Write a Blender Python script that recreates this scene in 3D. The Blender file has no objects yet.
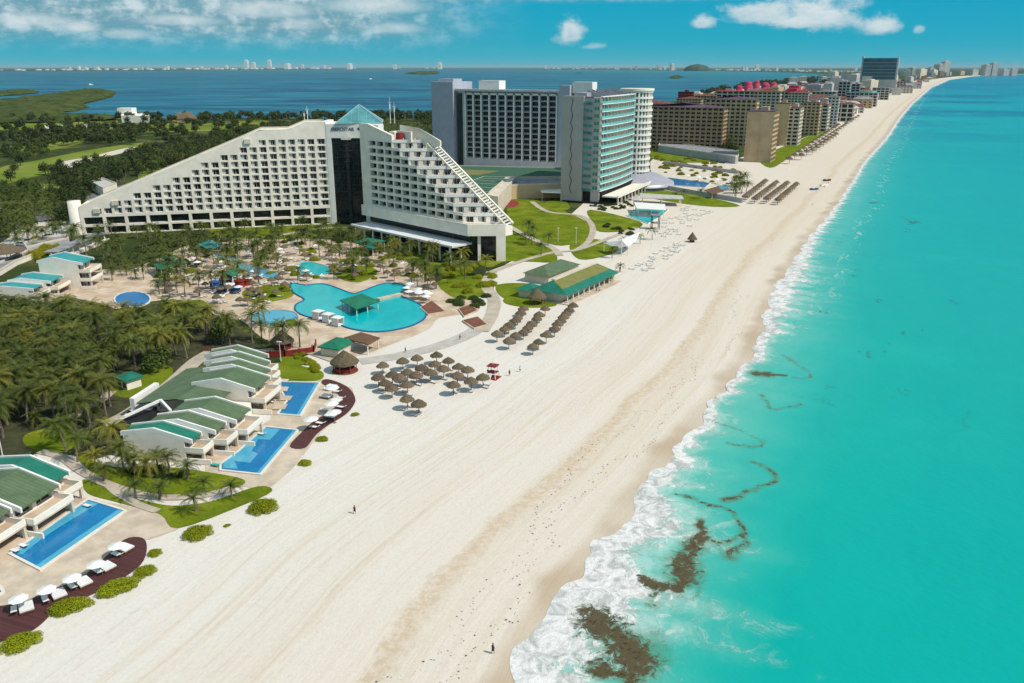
import bpy, bmesh, math, random
import numpy as np
from mathutils import Vector, Matrix
from mathutils.geometry import tessellate_polygon
from mathutils import noise as mnoise
PI = math.pi; R = math.radians
S = bpy.context.scene; C = S.collection
# ------------------------------------------------------------ camera, world, sun
CAMH = 60.0; FPX = 830.0; TH = math.atan(274.5 / FPX)
cd = bpy.data.cameras.new('camera'); cam = bpy.data.objects.new('camera', cd); C.objects.link(cam)
cam.location = (0, 0, CAMH); cam.rotation_euler = (PI / 2 - TH, 0, 0)
cd.sensor_width = 36; cd.lens = FPX / 1024 * 36; cd.clip_start = 1; cd.clip_end = 400000
S.camera = cam
SUN = Vector((0.925 * math.cos(R(50)), -0.38 * math.cos(R(50)), math.sin(R(50)))).normalized()
sl = bpy.data.lights.new('sun', 'SUN'); sl.energy = 3.8; sl.angle = R(.5); sl.color = (1, .94, .84)
so = bpy.data.objects.new('sun', sl); C.objects.link(so); so.rotation_euler = SUN.to_track_quat('Z', 'Y').to_euler()
so.location = (200, 0, 300)
W = bpy.data.worlds.new('World'); S.world = W; W.use_nodes = True
S.view_settings.view_transform = 'Standard'; S.view_settings.look = 'None'
S.view_settings.exposure = 0.0; S.view_settings.gamma = 1; S.view_settings.use_curve_mapping = False
S.render.engine = 'CYCLES'
S.cycles.max_bounces = 5; S.cycles.diffuse_bounces = 2; S.cycles.glossy_bounces = 2; S.cycles.transparent_max_bounces = 6
S.cycles.volume_bounces = 0


class NT:
    """tiny node helper"""
    def __init__(s, tree): s.t = tree; s.n = tree.nodes; s.l = tree.links
    def node(s, ty, **k):
        n = s.n.new(ty)
        for a, b in k.items(): setattr(n, a, b)
        return n
    def put(s, sock, v):
        if v is None: return
        if hasattr(v, 'is_output') or isinstance(v, bpy.types.NodeSocket): s.l.new(v, sock)
        else:
            if isinstance(v, (tuple, list)) and len(v) == 3 and sock.type == 'RGBA': v = (*v, 1)
            sock.default_value = v
    def math(s, op, a, b=None, c=None, clamp=False):
        n = s.node('ShaderNodeMath', operation=op, use_clamp=clamp)
        s.put(n.inputs[0], a); s.put(n.inputs[1], b); s.put(n.inputs[2], c); return n.outputs[0]
    def mix(s, f, a, b, bt='MIX'):
        n = s.node('ShaderNodeMix', data_type='RGBA', blend_type=bt)
        s.put(n.inputs[0], f); s.put(n.inputs[6], a); s.put(n.inputs[7], b); return n.outputs[2]
    def ramp(s, v, lo, hi, a=0., b=1., smooth=True):
        n = s.node('ShaderNodeMapRange'); n.interpolation_type = 'SMOOTHSTEP' if smooth else 'LINEAR'
        s.put(n.inputs[0], v); s.put(n.inputs[1], lo); s.put(n.inputs[2], hi); s.put(n.inputs[3], a); s.put(n.inputs[4], b)
        return n.outputs[0]
    def noise(s, vec, scale, detail=3, rough=.5, dist=0., out=0):
        n = s.node('ShaderNodeTexNoise'); s.put(n.inputs['Vector'], vec)
        n.inputs['Scale'].default_value = scale; n.inputs['Detail'].default_value = detail
        n.inputs['Roughness'].default_value = rough; n.inputs['Distortion'].default_value = dist
        return n.outputs[out]
    def vmul(s, vec, sc):
        n = s.node('ShaderNodeVectorMath', operation='MULTIPLY'); s.put(n.inputs[0], vec); n.inputs[1].default_value = sc
        return n.outputs[0]
    def colramp(s, v, stops):
        n = s.node('ShaderNodeValToRGB'); e = n.color_ramp.elements
        while len(e) > 1: e.remove(e[-1])
        e[0].position = stops[0][0]; e[0].color = (*stops[0][1], 1)
        for p, c in stops[1:]:
            k = e.new(p); k.color = (*c, 1)
        s.put(n.inputs[0], v); return n.outputs[0]
    def sep(s, v):
        n = s.node('ShaderNodeSeparateXYZ'); s.put(n.inputs[0], v); return n.outputs
    def comb(s, x, y, z):
        n = s.node('ShaderNodeCombineXYZ'); s.put(n.inputs[0], x); s.put(n.inputs[1], y); s.put(n.inputs[2], z); return n.outputs[0]


def build_world():
    t = NT(W.node_tree); W.node_tree.nodes.clear()
    sky = t.node('ShaderNodeTexSky', sky_type='NISHITA', sun_disc=False)
    sky.sun_elevation = math.asin(SUN.z); sky.sun_rotation = math.atan2(SUN.x, SUN.y)
    sky.air_density = 1.0; sky.dust_density = .6; sky.ozone_density = 1.0
    tc = t.node('ShaderNodeTexCoord'); nv = t.node('ShaderNodeVectorMath', operation='NORMALIZE')
    t.l.new(tc.outputs['Generated'], nv.inputs[0])
    x, y, z = t.sep(nv.outputs[0])
    az = t.math('ARCTAN2', x, y)            # radians, 0 = straight ahead
    el = t.math('ARCSINE', z)
    # humid teal air low over the sea
    teal = t.colramp(t.ramp(el, 0, .09, smooth=False), [(0, (.55, 4.3, 5.5)), (.3, (.15, 3.9, 5.4)), (1, (.04, 3.5, 5.6))])
    col = t.mix(t.ramp(el, .09, .35), teal, sky.outputs[0])
    # clouds : a grey sheet on the left and single cumulus heads
    vec = t.comb(t.math('MULTIPLY', az, 1.0), t.math('MULTIPLY', el, 2.2), 0)
    n1 = t.noise(vec, 27, 8, .62); n2 = t.noise(vec, 5, 5, .55); n3 = t.noise(t.comb(az, el, 0), 42, 6, .6)
    sheet = t.math('MULTIPLY', t.ramp(az, .04, -.22), t.ramp(el, .010, .046))
    sheet = t.math('ADD', sheet, t.math('MULTIPLY', t.ramp(el, .066, .078), t.ramp(az, .5, .2)))
    sheet = t.math('MULTIPLY', sheet, t.ramp(t.math('ADD', t.math('MULTIPLY', n1, .5), t.math('MULTIPLY', n2, .7)), .28, .50), clamp=True)
    shade = t.mix(t.ramp(t.math('ADD', t.math('MULTIPLY', n1, .6), t.math('MULTIPLY', n3, .4)), .44, .64), (1.7, 3.6, 4.4), (6.6, 7.5, 7.9))
    col = t.mix(t.math('MULTIPLY', sheet, .9), col, shade)
    def px(X, Y):
        dx = X - 512; v = Y - 341.5
        f = FPX * math.cos(TH) - v * math.sin(TH); u = -(FPX * math.sin(TH) + v * math.cos(TH))
        return math.atan2(dx, f), math.atan2(u, math.hypot(dx, f))
    for (X, Y, sx, sy, k) in [(570, 36, .022, .024, .85), (757, 18, .042, .019, .85), (812, 17, .060, .034, .97), (880, 28, .024, .018, .85), (800, 24, .028, .012, .7),
                              (704, 25, .018, .013, .75), (80, 29, .022, .009, .75), (592, 47, .018, .006, .4), (918, 31, .007, .006, .5), (30, 22, .05, .010, .6),
                              (180, 22, .05, .009, .6), (128, 36, .03, .008, .5), (265, 12, .06, .014, .7), (395, 30, .04, .01, .45), (375, 8, .07, .014, .7), (300, 26, .03, .01, .4)]:
        a0, e0 = px(X, Y)
        dx = t.math('DIVIDE', t.math('SUBTRACT', az, a0), sx)
        dy0 = t.math('SUBTRACT', el, e0)
        dy = t.math('DIVIDE', dy0, sy)
        dn = t.math('MAXIMUM', t.math('MULTIPLY', dy, -1.9), dy)      # flat base, domed top
        d = t.math('SQRT', t.math('ADD', t.math('POWER', dx, 2), t.math('POWER', dn, 2)))
        d = t.math('ADD', d, t.math('MULTIPLY', t.math('SUBTRACT', n3, .5), 1.5))
        d = t.math('ADD', d, t.math('MULTIPLY', t.math('SUBTRACT', n1, .5), 1.2))
        m = t.math('MULTIPLY', t.ramp(d, 1.0, .25), k)
        cc = t.mix(t.ramp(t.math('ADD', dy, t.math('MULTIPLY', t.math('SUBTRACT', n3, .5), 2.5)), -1.0, .9), (3.6, 5.6, 6.4), (8.2, 8.6, 8.6))
        col = t.mix(m, col, cc)
    bg = t.node('ShaderNodeBackground'); t.put(bg.inputs[0], col); bg.inputs[1].default_value = .1
    o = t.node('ShaderNodeOutputWorld'); t.l.new(bg.outputs[0], o.inputs[0])
build_world()


# ------------------------------------------------------------ placing helpers
def P(x, y, z=0.0):
    """point of the place, z metres above the ground, seen at survey pixel x, y"""
    v = y - 341.5; u = x - 512
    dy = FPX * math.cos(TH) - v * math.sin(TH); dz = -(FPX * math.sin(TH) + v * math.cos(TH))
    t = (z - CAMH) / dz
    return Vector((u * t, dy * t, z))
def proj(p):
    d = p[1] * math.cos(TH) - (p[2] - CAMH) * math.sin(TH); v = -(p[1] * math.sin(TH) + (p[2] - CAMH) * math.cos(TH))
    return 512 + FPX * p[0] / d, 341.5 + FPX * v / d
def rnd(a, b): return random.uniform(a, b)
random.seed(7)


def tag(o, label=None, cat=None, group=None, kind=None):
    if label: o['label'] = label
    if cat: o['category'] = cat
    if group: o['group'] = group
    if kind: o['kind'] = kind
    return o
def empty(name, loc, rz=0., label=None, cat=None, group=None):
    o = bpy.data.objects.new(name, None); C.objects.link(o); o.location = loc; o.rotation_euler = (0, 0, rz)
    o.empty_display_size = .5
    return tag(o, label, cat, group)
def azr(a): return -R(a)      # z rotation that turns local +y to compass azimuth a (and local +x to a+90)


class MB:
    """collects faces, links them as ONE mesh object"""
    def __init__(s): s.v = []; s.f = []; s.m = []; s.cur = 0
    def quad(s, a, b, c, d): n = len(s.v); s.v += [tuple(a), tuple(b), tuple(c), tuple(d)]; s.f.append((n, n + 1, n + 2, n + 3)); s.m.append(s.cur)
    def tri(s, a, b, c): n = len(s.v); s.v += [tuple(a), tuple(b), tuple(c)]; s.f.append((n, n + 1, n + 2)); s.m.append(s.cur)
    def face(s, pts): n = len(s.v); s.v += [tuple(p) for p in pts]; s.f.append(tuple(range(n, n + len(pts)))); s.m.append(s.cur)
    def box(s, x0, x1, y0, y1, z0, z1, bot=True):
        n = len(s.v)
        s.v += [(x0, y0, z0), (x1, y0, z0), (x1, y1, z0), (x0, y1, z0), (x0, y0, z1), (x1, y0, z1), (x1, y1, z1), (x0, y1, z1)]
        fs = [(4, 5, 6, 7), (0, 1, 5, 4), (1, 2, 6, 5), (2, 3, 7, 6), (3, 0, 4, 7)] + ([(3, 2, 1, 0)] if bot else [])
        for f in fs: s.f.append(tuple(n + i for i in f)); s.m.append(s.cur)
        return s
    def prism(s, pts, z0, z1, bot=True):
        """pts: list of (x, y) or (x, y, ztop)"""
        a = sum(pts[i][0] * pts[(i + 1) % len(pts)][1] - pts[(i + 1) % len(pts)][0] * pts[i][1] for i in range(len(pts)))
        if a < 0: pts = pts[::-1]
        n = len(s.v); k = len(pts)
        s.v += [(p[0], p[1], z0) for p in pts] + [(p[0], p[1], p[2] if len(p) > 2 else z1) for p in pts]
        for i in range(k):
            j = (i + 1) % k; s.f.append((n + i, n + j, n + k + j, n + k + i)); s.m.append(s.cur)
        for t in tessellate_polygon([[Vector((p[0], p[1], 0)) for p in pts]]):
            a_, b_, c_ = t
            v = [pts[a_], pts[b_], pts[c_]]
            ar = (v[1][0] - v[0][0]) * (v[2][1] - v[0][1]) - (v[2][0] - v[0][0]) * (v[1][1] - v[0][1])
            if ar < 0: a_, c_ = c_, a_
            s.f.append((n + k + a_, n + k + b_, n + k + c_)); s.m.append(s.cur)
            if bot: s.f.append((n + c_, n + b_, n + a_)); s.m.append(s.cur)
        return s
    def cyl(s, x, y, z0, z1, r0, r1=None, n=12, cap=True, dx=0, dy=0):
        r1 = r0 if r1 is None else r1; b = len(s.v)
        for i in range(n):
            a = 2 * PI * i / n; s.v.append((x + r0 * math.cos(a), y + r0 * math.sin(a), z0))
        for i in range(n):
            a = 2 * PI * i / n; s.v.append((x + dx + r1 * math.cos(a), y + dy + r1 * math.sin(a), z1))
        for i in range(n):
            j = (i + 1) % n; s.f.append((b + i, b + j, b + n + j, b + n + i)); s.m.append(s.cur)
        if cap: s.f.append(tuple(b + n + i for i in range(n))); s.m.append(s.cur)
        return s
    def bar(s, p, q, w, h=None):
        """square bar from p to q"""
        h = w if h is None else h
        p = Vector(p); q = Vector(q); d = (q - p).normalized()
        up = Vector((0, 0, 1)) if abs(d.z) < .95 else Vector((1, 0, 0))
        sx = d.cross(up).normalized() * w / 2; sy = sx.cross(d).normalized() * h / 2
        n = len(s.v)
        for c in (p, q):
            for (i, j) in ((-1, -1), (1, -1), (1, 1), (-1, 1)): s.v.append(tuple(c + sx * i + sy * j))
        for f in ((0, 1, 5, 4), (1, 2, 6, 5), (2, 3, 7, 6), (3, 0, 4, 7), (3, 2, 1, 0), (4, 5, 6, 7)): s.f.append(tuple(n + i for i in f)); s.m.append(s.cur)
        return s
    def xf(s, M, k=0):
        s.v[k:] = [tuple(M @ Vector(p)) for p in s.v[k:]]; return s
    def mesh(s, name, mats, smooth=False):
        me = bpy.data.meshes.new(name); me.from_pydata(s.v, [], s.f)
        for m in (mats if isinstance(mats, (list, tuple)) else [mats]): me.materials.append(m)
        if any(s.m): me.polygons.foreach_set('material_index', s.m)
        if smooth: me.polygons.foreach_set('use_smooth', [True] * len(s.f))
        me.update(); return me
    def build(s, name, mats, parent=None, loc=None, rz=None, smooth=False):
        return link(name, s.mesh(name, mats, smooth), parent, loc, rz)
def link(name, me, parent=None, loc=None, rz=None):
    o = bpy.data.objects.new(name, me); C.objects.link(o)
    if parent: o.parent = parent
    if loc is not None: o.location = loc
    if rz is not None: o.rotation_euler = (0, 0, rz)
    return o
def copy_tree(o, parent=None, kids={}):
    c = o.copy(); C.objects.link(c)
    if parent is not None: c.parent = parent
    for ch in KIDS(o): copy_tree(ch, c)
    return c
_kc = {}
def KIDS(o):
    if o.name not in _kc: _kc[o.name] = list(o.children)
    return _kc[o.name]


# ------------------------------------------------------------ materials
MATS = {}
def mat(name, col, rough=.8, var=.12, scale=.3, bump=0., bscale=4., metal=0., spec=.3, col2=None, detail=4, objvar=0.):
    """procedural surface: base colour broken by noise in object space, optional bump and per-object variation"""
    if name in MATS: return MATS[name]
    m = bpy.data.materials.new(name); m.use_nodes = True; t = NT(m.node_tree); b = t.n['Principled BSDF']
    tc = t.node('ShaderNodeTexCoord'); v = tc.outputs['Object']
    n = t.noise(v, scale, detail, .6)
    c2 = col2 if col2 else tuple(c * (1 - var * 1.6) for c in col)
    c1 = col if col2 else tuple(min(1, c * (1 + var * .6)) for c in col)
    c = t.mix(t.ramp(n, .3, .7), c2, c1)
    if objvar:
        oi = t.node('ShaderNodeObjectInfo')
        hs = t.node('ShaderNodeHueSaturation')
        t.put(hs.inputs['Color'], c)
        t.put(hs.inputs['Value'], t.ramp(oi.outputs['Random'], 0, 1, 1 - objvar, 1 + objvar, False))
        t.put(hs.inputs['Hue'], t.ramp(t.math('FRACT', t.math('MULTIPLY', oi.outputs['Random'], 7.3)), 0, 1, .5 - objvar * .08, .5 + objvar * .05, False))
        c = hs.outputs[0]
    t.put(b.inputs['Base Color'], c)
    b.inputs['Roughness'].default_value = rough; b.inputs['Metallic'].default_value = metal
    b.inputs['Specular IOR Level'].default_value = spec
    if bump:
        bn = t.node('ShaderNodeBump'); bn.inputs['Strength'].default_value = bump; bn.inputs['Distance'].default_value = .3
        t.put(bn.inputs['Height'], t.noise(v, bscale, 4, .6)); t.put(b.inputs['Normal'], bn.outputs[0])
    m.diffuse_color = (*col, 1)
    MATS[name] = m; return m
M = {}
M['white'] = mat('white_render', (.88, .82, .70), .7, .07, .25)
M['white2'] = mat('bright_white_paint', (.84, .82, .77), .6, .05, .4)
M['cream'] = mat('cream_render', (.66, .59, .47), .75, .08, .25)
M['grey'] = mat('grey_render', (.42, .42, .43), .75, .08, .2)
M['lilac'] = mat('pale_grey_render', (.62, .60, .60), .75, .08, .2)
M['glass'] = mat('dark_glass', (.012, .022, .028), .12, .5, .35, spec=.6)
M['dark'] = mat('dark_opening', (.018, .017, .016), .8, .3, .5)
M['curtain'] = mat('curtain', (.62, .62, .58), .7, .2, 1.2)
M['tealglass'] = mat('teal_glass', (.05, .30, .28), .2, .35, .3, spec=.6)
M['pyr'] = mat('pyramid_glass', (.10, .34, .36), .25, .2, .2, spec=.6)
M['green_roof'] = mat('green_metal_roof', (.105, .17, .085), .6, .12, .9, col2=(.075, .125, .06))
M['teal_roof'] = mat('teal_green_roof', (.015, .20, .135), .5, .15, .5)
M['aqua_roof'] = mat('aqua_roof', (.04, .33, .33), .5, .12, .4)
M['bright_green_roof'] = mat('bright_green_roof', (.012, .19, .10), .5, .15, .5)
def seam_roof(name, c1, c2):
    m = bpy.data.materials.new(name); m.use_nodes = True; t = NT(m.node_tree); b = t.n['Principled BSDF']
    tc = t.node('ShaderNodeTexCoord'); v = tc.outputs['Object']; X, Y, _ = t.sep(v)
    k = t.math('FRACT', t.math('MULTIPLY', Y, 1.6)); seam = t.math('MULTIPLY', t.ramp(k, .0, .09), t.ramp(k, 1., .91))
    c = t.mix(t.ramp(t.noise(v, .5, 6, .7), .3, .7), c2, c1)
    c = t.mix(t.ramp(t.noise(t.comb(t.math('MULTIPLY', X, .25), t.math('MULTIPLY', Y, 2.), 0), 1.2, 5, .7), .5, .75, 0, .4), c, tuple(x * .6 + .03 for x in c2))
    c = t.mix(seam, tuple(x * .72 for x in c2), c)
    t.put(b.inputs['Base Color'], c); b.inputs['Roughness'].default_value = .6; b.inputs['Specular IOR Level'].default_value = .3
    return m
M['green_roof'] = seam_roof('green_seam_roof', (.125, .185, .095), (.085, .135, .065)); M['teal_roof'] = seam_roof('teal_seam_roof', (.018, .21, .14), (.012, .15, .10)); M['aqua_roof'] = seam_roof('aqua_seam_roof', (.045, .34, .34), (.03, .25, .26))
M['thatch'] = mat('dry_palm_thatch', (.22, .17, .105), .95, .2, 3., bump=.8, bscale=9, col2=(.12, .09, .055), objvar=.18)
M['wood'] = mat('weathered_wood', (.16, .09, .05), .8, .2, 2.)
M['darkwood'] = mat('red_brown_deck', (.085, .022, .020), .7, .2, 1.5, col2=(.055, .016, .015))
M['redwall'] = mat('red_wall', (.24, .025, .02), .75, .15, .5)
M['brick'] = mat('terracotta_bed', (.20, .085, .05), .9, .2, 1.)
M['metal'] = mat('grey_metal', (.35, .36, .37), .45, .1, 1., metal=.6)
M['sling'] = mat('white_sling_fabric', (.80, .80, .78), .7, .04, 2., objvar=.06)
M['sail'] = mat('shade_cloth', (.72, .72, .73), .7, .05, 2.)
M['aquafab'] = mat('aqua_fabric', (.02, .42, .36), .7, .05, 2.)
M['tilepool'] = mat('pool_tile_blue', (.02, .10, .28), .5, .1, 1.)
M['stone'] = mat('pool_paving', (.60, .50, .38), .85, .14, .35, bump=.15)
M['concrete'] = mat('pale_concrete', (.52, .50, .46), .85, .12, .5)
M['asphalt'] = mat('worn_asphalt', (.16, .16, .16), .9, .15, .2)
M['path'] = mat('sandy_path', (.50, .43, .34), .9, .12, .3)
M['roofgrey'] = mat('grey_roof_membrane', (.30, .30, .31), .85, .2, .3)
M['clay'] = mat('clay_tiles', (.20, .075, .055), .85, .25, .5, objvar=.1)
M['purple'] = mat('plum_roof', (.12, .075, .12), .8, .2, .3)
M['tan'] = mat('tan_render', (.60, .44, .26), .8, .1, .15, objvar=.1)
M['pink'] = mat('pink_dome_paint', (.50, .05, .12), .95, .15, .2)
M['redroof'] = mat('red_roof', (.42, .03, .035), .7, .15, .2)
M['bark'] = mat('palm_bark', (.22, .18, .14), .95, .2, 2., bump=.5)
M['car'] = mat('white_car_paint', (.75, .76, .78), .25, .02, 1., spec=.6)
M['tyre'] = mat('black_rubber', (.02, .02, .02), .9, .1, 2.)
M['skin'] = mat('skin', (.35, .19, .12), .6, .05, 3.)
M['cloth_dark'] = mat('dark_clothes', (.03, .035, .05), .9, .1, 3.)
M['cloth_red'] = mat('red_clothes', (.45, .03, .03), .9, .1, 3.)


def leafmat(name, c1, c2, c3, trans=.25):
    m = bpy.data.materials.new(name); m.use_nodes = True; t = NT(m.node_tree); b = t.n['Principled BSDF']
    tc = t.node('ShaderNodeTexCoord'); oi = t.node('ShaderNodeObjectInfo'); g = t.node('ShaderNodeNewGeometry')
    rp = g.outputs['Random Per Island']
    c = t.mix(rp, c1, c2)
    c = t.mix(t.ramp(oi.outputs['Random'], .55, 1, 0, .75), c, c3)
    c = t.mix(t.ramp(t.noise(g.outputs['Position'], .06, 2), .35, .7, 0, .5), c, tuple(x * .62 for x in c1))
    t.put(b.inputs['Base Color'], c); b.inputs['Roughness'].default_value = .55; b.inputs['Specular IOR Level'].default_value = .25
    tr = t.node('ShaderNodeBsdfTranslucent'); t.put(tr.inputs[0], c)
    mx = t.node('ShaderNodeMixShader'); mx.inputs[0].default_value = trans
    t.l.new(b.outputs[0], mx.inputs[1]); t.l.new(tr.outputs[0], mx.inputs[2]); t.l.new(mx.outputs[0], t.n['Material Output'].inputs[0])
    MATS[name] = m; return m
M['palm'] = leafmat('palm_frond', (.045, .072, .012), (.17, .20, .028), (.29, .26, .030), .15)
M['leaf'] = leafmat('broad_leaf', (.045, .08, .014), (.10, .15, .025), (.13, .15, .02))
M['darkleaf'] = leafmat('dark_leaf', (.026, .048, .011), (.070, .098, .020), (.10, .11, .018))
M['shrub'] = leafmat('bright_shrub', (.24, .29, .005), (.42, .45, .008), (.42, .42, .008), .3)
M['yellowleaf'] = leafmat('yellow_leaf', (.24, .25, .01), (.38, .36, .015), (.34, .30, .01))
M['deadfrond'] = leafmat('dry_frond', (.20, .15, .07), (.28, .20, .09), (.18, .14, .05))


# ------------------------------------------------------------ coast frame (A = along the beach, B = out to sea)
CA = R(26); CS, CC = math.sin(CA), math.cos(CA)
def to_ab(X, Y): return X * CS + Y * CC, X * CC - Y * CS
def from_ab(a, b): return a * CS + b * CC, a * CC - b * CS
_edge = [(470, 760), (500, 700), (515, 683), (518, 650), (548, 619), (562, 583), (582, 570), (598, 542), (619, 531), (634, 500), (650, 478), (668, 460), (692, 430), (703, 414), (719, 393), (736, 378), (748, 361), (757, 345),
         (764, 314), (775, 285), (790, 267), (807, 238), (822, 223), (837, 203), (851, 182), (863, 162), (885, 138), (898, 118), (910, 104), (928, 88), (946, 80), (972, 76.3), (1000, 74.8), (1024, 74.0)]
_e = sorted(to_ab(*P(x, y)[:2]) for x, y in _edge)
EA = np.array([p[0] for p in _e]); EB = np.array([p[1] for p in _e])
EA = np.concatenate([[-300, -60], EA, [EA[-1] + 6000, EA[-1] + 40000]]); EB = np.concatenate([[EB[0] + 6, EB[0] + 3], EB, [EB[-1] + 3800, EB[-1] + 30000]])
def edge_raw(a): return np.interp(a, EA, EB)
def coast(a):      # smoothed mean waterline
    a = np.asarray(a, float); w = np.clip(a * .10, 14, 400)
    return sum(edge_raw(a + w * k) for k in np.linspace(-1, 1, 9)) / 9
def sea_pt(a, v): return from_ab(a, float(coast(a)) + v)


def np_grid(name, X, Y, Z, m, uv=None, attrs={}):
    h, w = X.shape; me = bpy.data.meshes.new(name); N = h * w
    co = np.stack([X, Y, Z], -1).reshape(-1, 3).astype(np.float32)
    idx = np.arange(N).reshape(h, w)
    q = np.stack([idx[:-1, :-1], idx[1:, :-1], idx[1:, 1:], idx[:-1, 1:]], -1).reshape(-1, 4)
    me.vertices.add(N); me.vertices.foreach_set('co', co.ravel())
    me.loops.add(q.size); me.polygons.add(len(q)); me.loops.foreach_set('vertex_index', q.ravel())
    me.polygons.foreach_set('loop_start', np.arange(0, q.size, 4)); me.polygons.foreach_set('loop_total', np.full(len(q), 4))
    me.polygons.foreach_set('use_smooth', np.ones(len(q), bool))
    me.update(calc_edges=True)
    if uv is not None:
        l = me.uv_layers.new(name='UVMap'); u = np.stack(uv, -1).reshape(-1, 2)[q.ravel()]
        l.data.foreach_set('uv', u.astype(np.float32).ravel())
    for k, a in attrs.items():
        at = me.attributes.new(k, 'FLOAT', 'POINT'); at.data.foreach_set('value', a.astype(np.float32).ravel())
    me.materials.append(m)
    if me.polygons[0].normal.z < 0: me.flip_normals()
    return link(name, me)


def np_faces(name, V, m, n=4, parent=None):
    """V: array (faces, n, 3) of separate polygons"""
    F_ = len(V); me = bpy.data.meshes.new(name)
    me.vertices.add(F_ * n); me.vertices.foreach_set('co', np.asarray(V, np.float32).ravel())
    me.loops.add(F_ * n); me.polygons.add(F_); me.loops.foreach_set('vertex_index', np.arange(F_ * n))
    me.polygons.foreach_set('loop_start', np.arange(0, F_ * n, n)); me.polygons.foreach_set('loop_total', np.full(F_, n))
    me.update(calc_edges=True); me.materials.append(m)
    return link(name, me, parent)


def spline(pts, k=5, closed=True):
    out = []; n = len(pts)
    for i in range(n if closed else n - 1):
        p0, p1, p2, p3 = [pts[(i + j) % n] if closed else pts[min(max(i + j, 0), n - 1)] for j in (-1, 0, 1, 2)]
        for s in range(k):
            u = s / k
            out.append(tuple(.5 * (2 * p1[c] + (p2[c] - p0[c]) * u + (2 * p0[c] - 5 * p1[c] + 4 * p2[c] - p3[c]) * u * u + (3 * p1[c] - p0[c] - 3 * p2[c] + p3[c]) * u ** 3) for c in (0, 1)))
    if not closed: out.append(tuple(pts[-1]))
    return out
_zc = [0]
def sheet(name, pts, z, m, thick=.0, smooth=0, kind='structure', px=True, parent=None):
    """flat area traced round its outline (ground points)"""
    if px: pts = [tuple(P(x, y)[:2]) for x, y in pts]
    if smooth: pts = spline(pts, smooth)
    _zc[0] += 1; z += .0035 * (_zc[0] % 14)
    b = MB(); b.prism(pts, z - max(thick, .004), z, bot=False); o = b.build(name, m, parent)
    if kind: o['kind'] = kind
    return o
def ribbon(name, pts, w, z, m, kind='structure', px=True, k=5):
    if px: pts = [tuple(P(x, y)[:2]) for x, y in pts]
    c = spline(pts, k, False) if len(pts) > 2 else pts
    _zc[0] += 1; z += .0035 * (_zc[0] % 14)
    l, r = [], []
    for i, p in enumerate(c):
        q0 = c[max(i - 1, 0)]; q1 = c[min(i + 1, len(c) - 1)]
        d = Vector((q1[0] - q0[0], q1[1] - q0[1])).normalized(); n = Vector((-d.y, d.x)) * w / 2
        l.append((p[0] + n.x, p[1] + n.y, z)); r.append((p[0] - n.x, p[1] - n.y, z))
    b = MB()
    for i in range(len(c) - 1): b.quad(r[i], r[i + 1], l[i + 1], l[i])
    o = b.build(name, m)
    if kind: o['kind'] = kind
    return o
# ------------------------------------------------------------ ground, sand, sea, lagoon
def m_ground():
    m = bpy.data.materials.new('dry_ground'); m.use_nodes = True; t = NT(m.node_tree); b = t.n['Principled BSDF']
    g = t.node('ShaderNodeNewGeometry'); p = g.outputs['Position']
    c = t.colramp(t.noise(p, .035, 5, .65), [(.3, (.028, .042, .014)), (.48, (.05, .07, .02)), (.58, (.12, .13, .035)), (.7, (.24, .20, .12))])
    c2 = t.mix(t.ramp(t.noise(p, .6, 4), .4, .65), c, (.035, .05, .016))
    t.put(b.inputs['Base Color'], c2); b.inputs['Roughness'].default_value = 1; b.inputs['Specular IOR Level'].default_value = .05
    return m
def m_lawn():
    m = bpy.data.materials.new('mown_grass'); m.use_nodes = True; t = NT(m.node_tree); b = t.n['Principled BSDF']
    g = t.node('ShaderNodeNewGeometry'); p = g.outputs['Position']
    c = t.colramp(t.noise(p, .12, 5, .65), [(.3, (.085, .125, .008)), (.5, (.15, .20, .010)), (.68, (.24, .26, .025)), (.8, (.30, .28, .07))])
    c = t.mix(t.ramp(t.noise(p, 2.2, 3), .35, .7, 0, .35), c, (.07, .10, .01))
    t.put(b.inputs['Base Color'], c); b.inputs['Roughness'].default_value = 1; b.inputs['Specular IOR Level'].default_value = .05
    bn = t.node('ShaderNodeBump'); bn.inputs['Strength'].default_value = .5; bn.inputs['Distance'].default_value = .1
    t.put(bn.inputs['Height'], t.noise(p, 5, 3)); t.put(b.inputs['Normal'], bn.outputs[0])
    return m
def m_golf():
    m = bpy.data.materials.new('golf_grass'); m.use_nodes = True; t = NT(m.node_tree); b = t.n['Principled BSDF']
    g = t.node('ShaderNodeNewGeometry'); p = g.outputs['Position']
    c = t.colramp(t.noise(p, .018, 4, .6), [(.3, (.10, .15, .02)), (.5, (.17, .22, .03)), (.7, (.25, .26, .07))])
    t.put(b.inputs['Base Color'], c); b.inputs['Roughness'].default_value = 1; b.inputs['Specular IOR Level'].default_value = .05
    return m
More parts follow.
